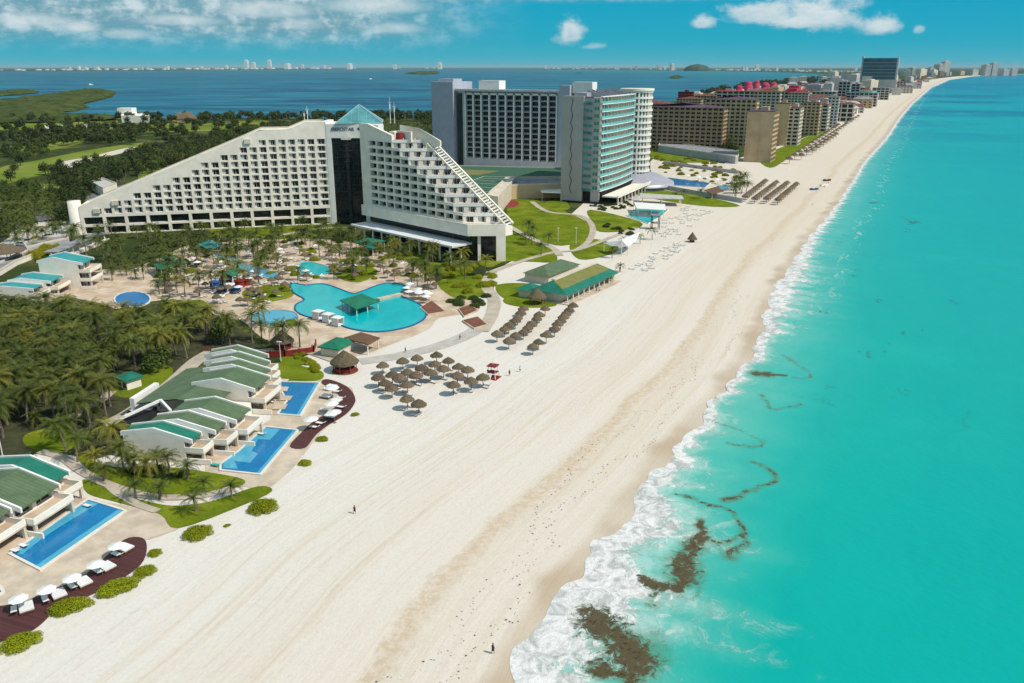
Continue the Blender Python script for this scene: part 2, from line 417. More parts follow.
def m_sand():
    m = bpy.data.materials.new('beach_sand'); m.use_nodes = True; t = NT(m.node_tree); b = t.n['Principled BSDF']
    uv = t.node('ShaderNodeUVMap'); uv.uv_map = 'UVMap'; U, V, _ = t.sep(uv.outputs[0])
    g = t.node('ShaderNodeNewGeometry'); p = g.outputs['Position']
    n1 = t.noise(p, .035, 4, .6); n2 = t.noise(p, .35, 4, .6); n3 = t.noise(p, 2.5, 3, .6)
    white = (.72, .68, .61); cream = (.68, .60, .49)
    # streaks that run along the beach (raked sand, tyre marks, old water lines)
    vec = t.comb(t.math('MULTIPLY', U, .010), V, 0)
    wob = t.math('MULTIPLY', t.math('SUBTRACT', t.noise(t.comb(U, 0, 0), .02, 2), .5), 6)
    Vw = t.math('ADD', V, wob)
    st = t.noise(t.comb(t.math('MULTIPLY', U, .012), Vw, 0), .55, 8, .8, .2); st2 = t.noise(t.comb(t.math('MULTIPLY', U, .03), V, 3.), .16, 4, .6)
    w = t.math('ADD', V, t.math('MULTIPLY', t.math('SUBTRACT', n1, .5), 12))
    w = t.math('ADD', w, t.math('MULTIPLY', t.math('SUBTRACT', n2, .5), 2.5))
    c = t.mix(t.ramp(w, -42, -12), white, cream)
    c = t.mix(t.math('MULTIPLY', t.ramp(st, .48, .66), t.ramp(w, -70, -22, .32, .7)), c, (.63, .51, .37))
    c = t.mix(t.math('MULTIPLY', t.ramp(st2, .50, .66), t.ramp(w, -60, -20, .2, .4)), c, (.76, .72, .66))
    # pairs of tyre tracks
    for v0, am, dr in ((-30, .30, .9), (-33.4, .26, .9), (-44, .2, -.6), (-24.5, .28, .5)):
        d0 = t.math('ABSOLUTE', t.math('SUBTRACT', t.math('ADD', V, t.math('MULTIPLY', wob, dr)), v0))
        d1 = t.math('ABSOLUTE', t.math('SUBTRACT', d0, .8))
        c = t.mix(t.math('MULTIPLY', t.ramp(d1, .32, .05), t.math('MULTIPLY', t.ramp(n2, .35, .6), am)), c, (.50, .42, .33))
    c = t.mix(t.ramp(U, 120, 420, 0, .6), c, (.67, .575, .445))
    # old high-water band with a crumbly edge
    wv = t.math('ADD', t.math('ADD', V, t.math('MULTIPLY', wob, 1.2)), t.math('MULTIPLY', t.math('SUBTRACT', t.noise(p, .22, 5, .7), .5), 5))
    band = t.math('MULTIPLY', t.ramp(wv, -15.6, -14.2), t.ramp(wv, -10.2, -13.2))
    c = t.mix(t.math('MULTIPLY', band, t.ramp(t.noise(p, .9, 5, .7), .38, .62, .15, .75)), c, (.56, .42, .27))
    # shell and weed crumbs
    cr = t.math('MULTIPLY', t.ramp(t.noise(p, 2.1, 6, .8), .60, .66), t.math('MULTIPLY', t.ramp(wv, -16, -12), t.ramp(wv, -3, -7)))
    cr = t.math('MULTIPLY', cr, t.ramp(t.noise(p, .12, 4, .6), .45, .6))
    c = t.mix(t.math('MULTIPLY', cr, .8), c, (.17, .11, .06))
    # trampled patches
    c = t.mix(t.ramp(t.noise(p, .9, 6, .75), .52, .68, 0, .28), c, (.55, .50, .43))
    # damp sand by the water in cusps
    dm = t.math('ADD', V, t.math('MULTIPLY', t.math('SUBTRACT', t.noise(t.comb(U, 0, 0), .07, 2), .5), 9))
    c = t.mix(t.math('MULTIPLY', t.ramp(dm, -4.2, -1.2), t.ramp(t.noise(t.comb(U, 0, 0), .045, 3), .38, .62, .2, .7)), c, (.45, .32, .19))
    c = t.mix(t.ramp(n3, .35, .7, 0, .12), c, (.40, .32, .24))
    t.put(b.inputs['Base Color'], c)
    t.put(b.inputs['Roughness'], t.ramp(dm, -4, -1, .95, .55)); b.inputs['Specular IOR Level'].default_value = .15
    bn = t.node('ShaderNodeBump'); bn.inputs['Strength'].default_value = .6; bn.inputs['Distance'].default_value = .12
    t.put(bn.inputs['Height'], t.math('ADD', t.noise(p, 1.3, 5, .65), t.math('MULTIPLY', st, 1.5))); t.put(b.inputs['Normal'], bn.outputs[0])
    return m
def m_ocean():
    m = bpy.data.materials.new('sea_water'); m.use_nodes = True; t = NT(m.node_tree); b = t.n['Principled BSDF']
    uv = t.node('ShaderNodeUVMap'); uv.uv_map = 'UVMap'; U, V, _ = t.sep(uv.outputs[0])
    g = t.node('ShaderNodeNewGeometry'); p = g.outputs['Position']
    fw = t.node('ShaderNodeAttribute'); fw.attribute_name = 'foamw'; FW = fw.outputs['Fac']
    n1 = t.noise(p, .05, 4, .6); n2 = t.noise(p, .22, 5, .65, .6); n3 = t.noise(p, 1.1, 5, .7, .8); nb = t.noise(p, .004, 4, .6)
    # swash lobes: run-up is uneven along the beach
    Vn = t.math('ADD', V, t.math('MULTIPLY', t.math('SUBTRACT', n2, .5), 5))
    # water colour by depth
    c = t.colramp(t.ramp(V, 0, 1600, smooth=False), [(0, (.16, .44, .36)), (.004, (.045, .44, .37)), (.014, (.004, .38, .325)), (.06, (.001, .345, .31)), (.25, (.001, .33, .325)), (.6, (.001, .26, .33)), (1., (.001, .17, .27))])
    # pale sand cloud in the shallows
    milky = t.math('MULTIPLY', t.ramp(t.math('SUBTRACT', Vn, FW), 14, 0), t.ramp(n1, .25, .7, .1, .5))
    c = t.mix(milky, c, (.22, .52, .42))
    sw = t.noise(t.comb(t.math('MULTIPLY', U, .02), t.math('MULTIPLY', V, .12), 0), 1.0, 5, .65, .4)
    c = t.mix(t.ramp(sw, .42, .72, 0, .30), c, (.0, .33, .31))
    c = t.mix(t.ramp(t.noise(p, .018, 5, .6), .52, .75, 0, .22), c, (.03, .50, .42))
    # darker, deeper blue water in patches far out
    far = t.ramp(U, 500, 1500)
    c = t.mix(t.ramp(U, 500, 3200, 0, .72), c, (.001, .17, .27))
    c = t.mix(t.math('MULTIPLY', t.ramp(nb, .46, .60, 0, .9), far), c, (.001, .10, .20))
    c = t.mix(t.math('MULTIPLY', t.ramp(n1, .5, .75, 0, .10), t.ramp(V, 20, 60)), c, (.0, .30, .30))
    # short dark weed streaks drifting 5 to 60 m off the sand
    sv = t.noise(t.comb(t.math('MULTIPLY', U, .35), V, 7.), .11, 5, .7, .5)
    wk = t.math('MULTIPLY', t.ramp(sv, .62, .69, 0, .8), t.math('MULTIPLY', t.ramp(V, 6, 14), t.ramp(V, 60, 30)))
    wk = t.math('MULTIPLY', wk, t.ramp(U, 110, 220))
    c = t.mix(wk, c, (.03, .13, .12))
    # brown tint of weed hanging under the surface
    wa = t.node('ShaderNodeAttribute'); wa.attribute_name = 'weedy'; WD = wa.outputs['Fac']
    wn = t.noise(p, .8, 7, .75, .7)
    halo = t.ramp(t.math('ADD', WD, t.math('MULTIPLY', t.math('SUBTRACT', wn, .5), .9)), .12, .55)
    c = t.mix(t.math('MULTIPLY', halo, .5), c, (.10, .20, .09))
    core = t.ramp(t.math('ADD', WD, t.math('MULTIPLY', t.math('SUBTRACT', wn, .5), 2.5)), .50, .86)
    # foam
    ff = t.math('DIVIDE', t.math('ADD', V, t.math('MULTIPLY', t.math('SUBTRACT', n2, .5), t.math('MULTIPLY', FW, 1.5))), FW)
    body = t.ramp(ff, 1.1, .25)
    web = t.ramp(t.math('ADD', t.noise(p, .6, 6, .7, 1.4), t.math('MULTIPLY', body, .48)), .60, .80)
    foam = t.math('MULTIPLY', web, t.ramp(ff, 1.3, .8), clamp=True)
    thin = t.math('MULTIPLY', t.ramp(t.noise(p, .28, 7, .75, 1.), .50, .64), t.math('MULTIPLY', t.ramp(ff, 2.2, .9), .5))
    veil = t.math('MULTIPLY', t.ramp(ff, 1.5, .6), .42)
    foam = t.math('MAXIMUM', foam, t.math('MAXIMUM', thin, veil))
    edge = t.math('MULTIPLY', t.ramp(V, .8, .2), t.math('MULTIPLY', t.ramp(n3, .35, .55, .3, .9), t.ramp(U, 450, 200, .35, 1)))
    foam = t.math('MAXIMUM', foam, edge)
    # second fainter breaker line along the far beach
    V2 = t.math('ADD', V, t.math('MULTIPLY', t.math('SUBTRACT', t.noise(p, .03, 4, .6), .5), 16))
    brk = t.math('MULTIPLY', t.math('MULTIPLY', t.ramp(V2, 12, 15), t.ramp(V2, 20, 16)), t.math('MULTIPLY', t.ramp(t.noise(t.comb(t.math('MULTIPLY', U, .25), V, 0), .35, 6, .75, .5), .52, .66, 0, .5), t.ramp(U, 190, 260)))
    foam = t.math('MAXIMUM', foam, brk)
    foam = t.math('MULTIPLY', foam, t.math('SUBTRACT', 1, t.math('MULTIPLY', core, .9)))
    sh = t.mix(t.ramp(t.noise(p, .40, 6, .7, 1.2), .36, .60), (.46, .47, .44), (.80, .79, .76))
    c = t.mix(foam, c, sh)
    c = t.mix(t.math('MULTIPLY', core, .88), c, t.mix(wn, (.17, .075, .020), (.030, .015, .006)))
    t.put(b.inputs['Base Color'], c)
    t.put(b.inputs['Roughness'], t.math('ADD', .22, t.math('MULTIPLY', foam, .6), clamp=True))
    b.inputs['Specular IOR Level'].default_value = .09
    bn = t.node('ShaderNodeBump'); bn.inputs['Strength'].default_value = .5; bn.inputs['Distance'].default_value = .35
    hgt = t.math('ADD', t.math('ADD', t.noise(p, .18, 4, .6), t.math('MULTIPLY', t.noise(p, .9, 3, .6), .3)), t.math('MULTIPLY', t.math('MULTIPLY', foam, n3), 1.6))
    t.put(bn.inputs['Height'], hgt); t.put(b.inputs['Normal'], bn.outputs[0])
    return m
def m_lagoon():
    m = bpy.data.materials.new('lagoon_water'); m.use_nodes = True; t = NT(m.node_tree); b = t.n['Principled BSDF']
    g = t.node('ShaderNodeNewGeometry'); p = g.outputs['Position']; X, Y, _ = t.sep(p)
    st = t.noise(t.comb(t.math('MULTIPLY', X, .0006), t.math('MULTIPLY', Y, .0022), 0), 1.6, 5, .6, .6)
    st2 = t.noise(t.comb(t.math('MULTIPLY', X, .004), t.math('MULTIPLY', Y, .012), 0), 1.2, 4, .6)
    c = t.mix(t.ramp(st, .36, .66), (.001, .062, .135), (.004, .14, .215))
    c = t.mix(t.ramp(st2, .46, .66, 0, .6), c, (.03, .27, .33))
    c = t.mix(t.ramp(X, 0, 2600, 0, .65), c, (.001, .20, .25))
    t.put(b.inputs['Base Color'], c); b.inputs['Roughness'].default_value = .5; b.inputs['Specular IOR Level'].default_value = .08
    bn = t.node('ShaderNodeBump'); bn.inputs['Strength'].default_value = .5; bn.inputs['Distance'].default_value = .6
    t.put(bn.inputs['Height'], t.noise(p, .3, 3)); t.put(b.inputs['Normal'], bn.outputs[0])
    return m
M['ground'] = m_ground(); M['lawn'] = m_lawn(); M['golf'] = m_golf(); M['sand'] = m_sand(); M['ocean'] = m_ocean(); M['lagoon'] = m_lagoon()
M['sand2'] = mat('trodden_sand', (.68, .60, .49), .95, .12, .25, bump=.3, bscale=1.5)
M['tanpave'] = mat('tan_pool_terrace', (.66, .55, .42), .9, .2, .22, col2=(.47, .34, .23), bump=.2)
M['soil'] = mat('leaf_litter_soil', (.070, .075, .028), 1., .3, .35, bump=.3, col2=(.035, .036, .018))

b = MB(); b.quad((-90000, -400, 0), (110000, -400, 0), (110000, 100000, 0), (-90000, 100000, 0)); tag(b.build('ground', M['ground']), kind='structure')

# beach: one sheet that follows the waterline
aa = np.concatenate([np.arange(-20, 260, 1.5), np.arange(260, 700, 5), np.arange(700, 3000, 30), np.arange(3000, 12001, 150)])
cb = coast(aa)
Wtab = [(-20, 92), (90, 92), (125, 86), (170, 84), (215, 82), (260, 84), (300, 92), (360, 105), (420, 110), (460, 104), (520, 84), (620, 78), (760, 66), (900, 62), (1300, 60), (2500, 70), (6000, 90), (12000, 110)]
Wd = np.interp(aa, [p[0] for p in Wtab], [p[1] for p in Wtab])
vv = np.linspace(0, 1, 60)
V_ = 1.5 - (Wd[:, None] + 1.5) * vv[None, :]
Bm = cb[:, None] + V_
X = aa[:, None] * CS + Bm * CC; Y = aa[:, None] * CC - Bm * CS
Z = .06 + .9 * np.clip(-V_ / 18, 0, 1) ** 1.0 * 0 + 0 * V_
tag(np_grid('beach_sand', X, Y, Z, M['sand'], uv=(np.broadcast_to(aa[:, None], X.shape), V_)), kind='structure')

# ocean sheet: starts at the swash line
def swash(a):
    base = edge_raw(a) - coast(a)
    ph = a + 2.2 * np.sin(a * .21) + 3 * np.sin(a * .05)
    lob = np.abs(np.sin(ph * .16)) * 1.6 + np.abs(np.sin(ph * .43 + 1)) * .8
    fade = np.clip(1 - a / 1500, 0, 1)
    return base - lob * fade + 1.4
aa = np.concatenate([np.arange(-30, 260, .6), np.arange(260, 700, 2.), np.arange(700, 3000, 15), np.arange(3000, 9000, 60), np.geomspace(9000, 50000, 50)])
fwt = [(-30, 9.5), (55, 9.5), (62, 11), (72, 11.5), (83, 11), (95, 9.), (105, 7.5), (117, 4.5), (130, 3.2), (150, 2.2), (172, 2.4), (190, 3.5), (205, 6), (225, 8), (245, 8), (270, 6.5), (300, 4.5), (350, 3), (450, 2.4), (700, 2.6), (1500, 4), (4000, 14), (60000, 20)]
FWv = np.interp(aa, [p[0] for p in fwt], [p[1] for p in fwt])
FWv = FWv * (1 + .28 * np.sin(aa * .33) * np.clip(1 - aa / 300, 0, 1) + .18 * np.sin(aa * .9 + 1))
v0 = swash(aa)
vk = np.concatenate([np.linspace(0, 44, 88), np.geomspace(46, 50000, 60)])
dV = vk[None, :] * np.ones((len(aa), 1))
VV = v0[:, None] + dV
Bm = coast(aa)[:, None] + VV
X = aa[:, None] * CS + Bm * CC; Y = aa[:, None] * CC - Bm * CS
hump = .35 * np.exp(-((dV - FWv[:, None] * .75) / 2.5) ** 2) * np.clip(FWv[:, None] / 8, 0, 1) * (.5 + .5 * np.sin(aa * .12 + 2))[:, None]
Z = .10 + 0 * VV + np.clip(hump, 0, 1) * (dV < 60) + .05 * np.clip(dV, 0, 1)
def warp(pts, k=8):
    out = []
    for x, y in spline(pts, k, False):
        n = mnoise.noise_vector(Vector((x * .16, y * .16, 1.7))) * 1.5 + mnoise.noise_vector(Vector((x * .6, y * .6, 4.2))) * .75
        out.append((x + n.x, y + n.y))
    return out
def z3(l): return [(500 + x * .5165, 330 + y * .5165) for x, y in l]
WEED = [(z3([(175, 545), (205, 575), (245, 600), (262, 640), (240, 690)]), lambda t: 1.0 + 1.9 * math.sin(PI * min(1, t + .15))), (z3([(180, 655), (215, 668), (240, 672)]), lambda t: .9),
        (z3([(262, 480), (300, 496), (345, 484), (372, 450), (385, 410), (380, 372)]), lambda t: .45 + 1.0 * math.sin(PI * t)), (z3([(300, 495), (300, 545)]), lambda t: .35),
        (z3([(345, 322), (390, 330), (435, 345), (462, 375), (465, 400), (445, 435)]), lambda t: .28 + .75 * t * t), (z3([(385, 400), (420, 412), (455, 400)]), lambda t: .35),
        (z3([(435, 328), (480, 322), (520, 295), (518, 275), (480, 255)]), lambda t: .34), (z3([(400, 175), (440, 190), (490, 210), (495, 230), (440, 225)]), lambda t: .26),
        (z3([(500, 84), (522, 88), (550, 92)]), lambda t: .9), (z3([(512, 128), (522, 150), (545, 155), (580, 142)]), lambda t: .45), (z3([(545, 50), (580, 75), (600, 90), (560, 95)]), lambda t: .3), (z3([(345, 520), (380, 512), (390, 460)]), lambda t: .25)]
weedy = np.zeros_like(X)
near = (X < 90) & (Y < 230) & (X > -5)
xn, yn = X[near], Y[near]; wmax = np.zeros_like(xn)
for li, (line, wf) in enumerate(WEED):
    c_ = warp([tuple(P(x, y)[:2]) for x, y in line])
    for i in range(len(c_) - 1):
        (ax, ay), (bx, by) = c_[i], c_[i + 1]; L2 = (bx - ax) ** 2 + (by - ay) ** 2 + 1e-9
        tt = np.clip(((xn - ax) * (bx - ax) + (yn - ay) * (by - ay)) / L2, 0, 1)
        d = np.hypot(xn - ax - tt * (bx - ax), yn - ay - tt * (by - ay)); w_ = (wf(i / (len(c_) - 1)) + .2) * (.55 + 1.1 * abs(mnoise.noise(Vector((ax * .45, ay * .45, 3)))) * 2)
        wmax = np.maximum(wmax, np.exp(-(d / w_) ** 2 * .9) * (1 if wf(.5) > .6 else .72 if li < 7 else .55))
weedy[near] = wmax
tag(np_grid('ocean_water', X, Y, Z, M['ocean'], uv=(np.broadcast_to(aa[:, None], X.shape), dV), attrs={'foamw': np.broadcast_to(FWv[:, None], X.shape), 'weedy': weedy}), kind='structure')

# lagoon behind the hotel strip
lag = [(-420, 74.2), (-300, 72.8), (-60, 71.6), (80, 71.0), (200, 70.4), (330, 69.4), (500, 69.2), (640, 70.2), (760, 71.5), (800, 73.), (845, 76.), (838, 80.5),
       (800, 84), (770, 83), (728, 94), (700, 96), (675, 102), (640, 108), (560, 112), (480, 117), (430, 117), (330, 118.5), (250, 118), (190, 119), (150, 119), (128, 119.5), (105, 116.5), (60, 114.5), (44, 113.2), (75, 112),
       (90, 107.8), (84, 104.5), (112, 97.5), (117, 92.5), (108, 90.5), (84, 90), (62, 93), (30, 98), (5, 101), (-60, 104), (-60, 100), (0, 96.5), (38, 93.5), (40, 91.6), (10, 92), (-40, 93.5), (-420, 96)]
sheet('lagoon_water', lag, .12, M['lagoon'])

# ------------------------------------------------------------ the humid air itself
hz = MB(); hz.box(-95000, 115000, -3000, 103000, -1.2, 190); ho = hz.build('haze', None); ho.data.materials.clear()
hm = bpy.data.materials.new('humid_air'); hm.use_nodes = True; ht = NT(hm.node_tree); hm.node_tree.nodes.remove(ht.n['Principled BSDF'])
pv = ht.node('ShaderNodeVolumePrincipled'); pv.inputs['Color'].default_value = (.55, .82, .90, 1); pv.inputs['Density'].default_value = 1.7e-5; pv.inputs['Anisotropy'].default_value = 0
ht.l.new(pv.outputs[0], ht.n['Material Output'].inputs['Volume']); ho.data.materials.append(hm); tag(ho, 'pale humid air over sea and lagoon', 'haze', kind='stuff')
# ------------------------------------------------------------ big buildings
def FM(org, a, z=0):
    """face frame: local x runs along azimuth a, outward is local -y (azimuth a+90)"""
    return Matrix.Translation((org[0], org[1], z)) @ Matrix.Rotation(R(90 - a), 4, 'Z')
def facade(b, us, zs, hole, mu=.15, mb=.3, mt=.3, depth=.4, base=0, top=None, spots=None, Mx=None, floor=True):
    """wall in the x-z plane (outward -y) with recessed openings; cell edges us, zs; hole(i, j) tells which are open;
    top(u) an optional sloping top above the last row. Opening centres go to spots."""
    k0 = len(b.v)
    for i in range(len(us) - 1):
        u0, u1 = us[i], us[i + 1]; zt = base
        for j in range(len(zs) - 1):
            h = hole(i, j)
            if not h: continue
            z0, z1 = zs[j], zs[j + 1]
            if z0 > zt: b.quad((u0, 0, zt), (u1, 0, zt), (u1, 0, z0), (u0, 0, z0))
            zt = z1
            a0, a1, c0, c1 = u0 + mu, u1 - mu, z0 + mb, z1 - mt
            b.quad((u0, 0, z0), (u1, 0, z0), (a1, 0, c0), (a0, 0, c0)); b.quad((a1, 0, c0), (u1, 0, z0), (u1, 0, z1), (a1, 0, c1))
            b.quad((a0, 0, c1), (a1, 0, c1), (u1, 0, z1), (u0, 0, z1)); b.quad((u0, 0, z0), (a0, 0, c0), (a0, 0, c1), (u0, 0, z1))
            d = depth
            b.quad((a0, 0, c0), (a1, 0, c0), (a1, d, c0), (a0, d, c0)); b.quad((a1, 0, c0), (a1, 0, c1), (a1, d, c1), (a1, d, c0))
            b.quad((a1, 0, c1), (a0, 0, c1), (a0, d, c1), (a1, d, c1)); b.quad((a0, 0, c1), (a0, 0, c0), (a0, d, c0), (a0, d, c1))
            if spots is not None:
                q = Matrix.Translation(((a0 + a1) / 2, d, c0))
                spots.append((Mx @ q if Mx else q, a1 - a0, c1 - c0))
        if top:
            t0, t1 = top(u0), top(u1)
            if min(t0, t1) > zt - .01: b.quad((u0, 0, zt), (u1, 0, zt), (u1, 0, t1), (u0, 0, t0))
        elif zs[-1] > zt: b.quad((u0, 0, zt), (u1, 0, zt), (u1, 0, zs[-1]), (u0, 0, zs[-1]))
    if Mx: b.xf(Mx, k0)
_wv = {}
def window_variants(w, h, style):
    key = (round(w, 2), round(h, 2), style)
    if key in _wv: return _wv[key]
    out = []
    for k in range(3):
        b = MB(); b.cur = 0
        b.quad((-w / 2 - .02, -.01, -.02), (w / 2 + .02, -.01, -.02), (w / 2 + .02, -.01, h + .02), (-w / 2 - .02, -.01, h + .02))
        b.cur = 1
        fr = .07
        b.box(-fr / 2, fr / 2, -.10, -.012, 0, h)
        b.box(-w / 2, w / 2, -.10, -.012, 0, fr); b.box(-w / 2, w / 2, -.10, -.012, h - fr, h)
        if style == 'curtain':
            b.cur = 2; c = [.32, .18, .44][k]
            b.quad((-w / 2, -.03, fr), (-w / 2 + w * c, -.03, fr), (-w / 2 + w * c, -.03, h - fr), (-w / 2, -.03, h - fr))
            if k != 1: b.quad((w / 2 - w * .2, -.03, fr), (w / 2, -.03, fr), (w / 2, -.03, h - fr), (w / 2 - w * .2, -.03, h - fr))
        if style == 'loggia':
            b.cur = 1; b.box(-w / 2, w / 2, -1.25, -1.2, .0, .75 if k else .7)
        mats = {'curtain': [M['glass'], M['white'], M['curtain']], 'plain': [M['glass'], M['white'], M['curtain']], 'loggia': [M['glass'], M['roofgrey'], M['curtain']],
                'teal': [M['tealglass'], M['white'], M['curtain']], 'dark': [M['dark'], M['tan'], M['curtain']]}[style]
        out.append((b, b.mesh('window', mats), mats))
    _wv[key] = out; return out
def put_windows(root, spots, style='curtain', name='window', limit=95, seed=0):
    rs = random.Random(seed); inv = root.matrix_world.inverted() if False else None
    rest = MB(); mats = None
    # the largest / nearest first
    spots = sorted(spots, key=lambda s: (s[0].to_translation() - Vector((0, 0, CAMH))).length)
    for n, (Mx, w, h) in enumerate(spots):
        v = window_variants(w, h, style)[rs.randrange(3)]
        if n < limit:
            o = link(name, v[1], root); o.matrix_parent_inverse = RI(root); o.matrix_basis = Mx
        else:
            k = len(rest.v); nf = len(rest.f); rest.v += v[0].v; rest.f += [tuple(i + k for i in f) for f in v[0].f]; rest.m += v[0].m; rest.xf(Mx, k); mats = v[2]
    if rest.v:
        o = rest.build(name, mats, root); o.matrix_parent_inverse = RI(root); o['kind'] = 'stuff'
def RI(root):
    Mr = Matrix.Translation(root.location) @ Matrix.Rotation(root.rotation_euler[2], 4, 'Z')
    return Mr.inverted()
def wpart(b, name, m, root, smooth=False):
    """a part whose vertices are given in world space"""
    o = b.build(name, m, root, smooth=smooth); o.matrix_parent_inverse = RI(root); return o
# ------------------------------------------------------------ splitting helper
def wsplit(b, name, m, root, smooth=False, label=None):
    """every loose piece of b becomes a part of its own"""
    par = list(range(len(b.v)))
    def fd(i):
        while par[i] != i: par[i] = par[par[i]]; i = par[i]
        return i
    key = {}
    for i, p in enumerate(b.v):
        k = (round(p[0], 3), round(p[1], 3), round(p[2], 3))
        if k in key: par[fd(i)] = fd(key[k])
        else: key[k] = i
    for f in b.f:
        for i in f[1:]: par[fd(i)] = fd(f[0])
    gr = {}
    for f, mm in zip(b.f, b.m): gr.setdefault(fd(f[0]), []).append((f, mm))
    out = []
    for g in gr.values():
        nb = MB(); mp = {}
        for f, mm in g:
            for i in f:
                if i not in mp: mp[i] = len(nb.v); nb.v.append(b.v[i])
            nb.f.append(tuple(mp[i] for i in f)); nb.m.append(mm)
        o = wpart(nb, name, m, root, smooth)
        if label: o['label'] = label
        out.append(o)
    return out


def text_mesh(s, size, depth=.05):
    c = bpy.data.curves.new('t', 'FONT'); c.body = s; c.size = size; c.extrude = depth; c.align_x = 'CENTER'
    o = bpy.data.objects.new('t', c); C.objects.link(o); bpy.context.view_layer.update()
    me = bpy.data.meshes.new_from_object(o.evaluated_get(bpy.context.evaluated_depsgraph_get()))
    bpy.data.objects.remove(o); return me
def offp(org, a, u, w=0):
    """ground point u along azimuth a and w to its right"""
    A = R(a); return (org[0] + u * math.sin(A) + w * math.cos(A), org[1] + u * math.cos(A) - w * math.sin(A))

# ---- pyramid hotel
def pyramid_hotel():
    root = empty('pyramid_hotel', (-62, 320, 0), 0, 'white pyramid hotel with two sloping wings and a teal glass pyramid on its dark tower', 'hotel')
    # left wing
    O, az, Wd = (-161.4, 309), 75.4, 92.
    prof = [(0, 10.6), (60, 34.2), (67.3, 37.2), (78, 37.2), (84.5, 39.8), (92, 39.8)]
    top = lambda u: float(np.interp(u, [p[0] for p in prof], [p[1] for p in prof]))
    Mx = FM(O, az); b = MB(); sp = []; ar = []
    p = 3.62; us = [0, 4.5] + [4.5 + p * i for i in range(1, 25)] ; us[-1] = 92.
    us = sorted(set(us)); zs = [7.4 + 2.64 * j for j in range(11)]
    def hole(i, j):
        if i == 0 or i >= len(us) - 1: return False
        uc = (us[i] + us[i + 1]) / 2
        return top(uc) >= zs[j] + 1.3 + 4.2 and (i < len(us) - 2 or True)
    facade(b, us, zs, hole, mu=.5, mb=.22, mt=.38, depth=.6, base=7.0, top=top, spots=sp, Mx=Mx)
    # arcade: two rows of long openings
    k0 = len(b.v)
    us2 = [0.6 + 7.62 * i for i in range(13)]
    facade(b, [0, .6], [0, 3.4, 7.0], lambda i, j: False)
    facade(b, us2, [0, 3.4, 7.0], lambda i, j: True, mu=.55, mb=.25, mt=.55, depth=1.6, spots=ar)
    b.xf(Mx, k0)
    # end, back and roof
    k0 = len(b.v); D = 17.
    pts = [(0, 10.6), (60, 34.2), (67.3, 37.2), (78, 37.2), (84.5, 39.8), (92, 39.8)]
    b.quad((0, D, 0), (0, 0, 0), (0, 0, 10.6), (0, D, 10.6))
    b.quad((92, 0, 0), (92, D, 0), (92, D, 39.8), (92, 0, 39.8))
    for q, r in zip(pts[:-1], pts[1:]):
        b.quad((r[0], D, 0), (q[0], D, 0), (q[0], D, q[1]), (r[0], D, r[1]))
        b.quad((q[0], 0, q[1] - .9), (r[0], 0, r[1] - .9), (r[0], D, r[1] - .9), (q[0], D, q[1] - .9))
        for y in (.0, D - .35):
            pass
    b.xf(Mx, k0)
    wpart(b, 'wall', M['white'], root)
    # parapet inner faces and capping as its own thin part
    c = MB()
    for q, r in zip(pts[:-1], pts[1:]):
        for y in (-.05, D - .3):
            c.quad((q[0], y, q[1] + .01), (r[0], y, r[1] + .01), (r[0], y + .4, r[1] + .01), (q[0], y + .4, q[1] + .01))
            c.quad((r[0], y + .4, r[1] - .9), (q[0], y + .4, q[1] - .9), (q[0], y + .4, q[1]), (r[0], y + .4, r[1]))
    c.xf(Mx); wpart(c, 'parapet', M['white2'], root)
    put_windows(root, sp, 'curtain', limit=95, seed=3)
    a2 = [(Mx @ m, w, h) for m, w, h in ar]
    bb = MB()
    for m, w, h in a2:
        k = len(bb.v); bb.quad((-w / 2, 0, 0), (w / 2, 0, 0), (w / 2, 0, h), (-w / 2, 0, h)); bb.xf(m, k)
    wpart(bb, 'arcade_glazing', M['glass'], root)
    bl = MB()
    for (u, z) in ((6.2, 8.2), (12.9, 10.9), (62.5, 32.4)):
        bl.box(u - 1.3, u + 1.0, -.6, .3, z - .2, z + 1.5)
    bl.xf(Mx); wsplit(bl, 'terrace_alcove', M['cream'], root)
    st = MB(); st.cyl(0, 0, 0, 12.6, 2.5, 2.3, 20); st.xf(Matrix.Translation((O[0] - 2.2, O[1] + 1.5, 0))); wpart(st, 'stair_drum', M['white'], root, True)
    # tower
    T0 = (-72.4, 332.0); Mt = FM(T0, 90); b = MB()
    b.box(-.0, 1.9, -.0, 16, 0, 39.0); b.box(13.9, 16.0, 0, 16, 0, 39.0); b.box(1.9, 13.9, 0, 16, 33.7, 39.0); b.box(1.9, 13.9, 1.2, 16, 0, 33.7)
    b.prism([(-2.2, 1.2), (-.02, .0), (-.02, 16), (-2.2, 16)], 0, 39.8); b.prism([(16.02, 0), (21.5, -7.5), (23, -3), (20, 12), (16.02, 12)], 0, 39.0)
    b.xf(Mt); wpart(b, 'tower_wall', M['white2'], root)
    g = MB(); g.quad((1.9, .5, 0), (13.9, .5, 0), (13.9, .5, 33.7), (1.9, .5, 33.7)); g.xf(Mt); wpart(g, 'curtain_wall', M['glass'], root)
    f = MB()
    for i in range(12): f.box(2, 13.8, .38, .48, 2.7 * i + 1.9, 2.7 * i + 2.15)
    for u in (3.9, 5.9, 9.9, 11.9): f.box(u - .06, u + .06, .36, .47, 0, 33.6)
    f.box(7.3, 8.5, -.5, .45, 0, 33.0)
    for i in range(4): f.box(6.5, 9.3, -.75, .3, 24.5 + i * 2.1, 24.8 + i * 2.1)
    f.xf(Mt); wpart(f, 'glazing_bars', mat('bronze_frames', (.035, .035, .038), .5), root)
    e = MB(); w_ = .32
    A_, B_, C_ = Vector((5.9, -.8, 33.4)), Vector((9.7, -.8, 33.4)), Vector((7.8, -.8, 36.2))
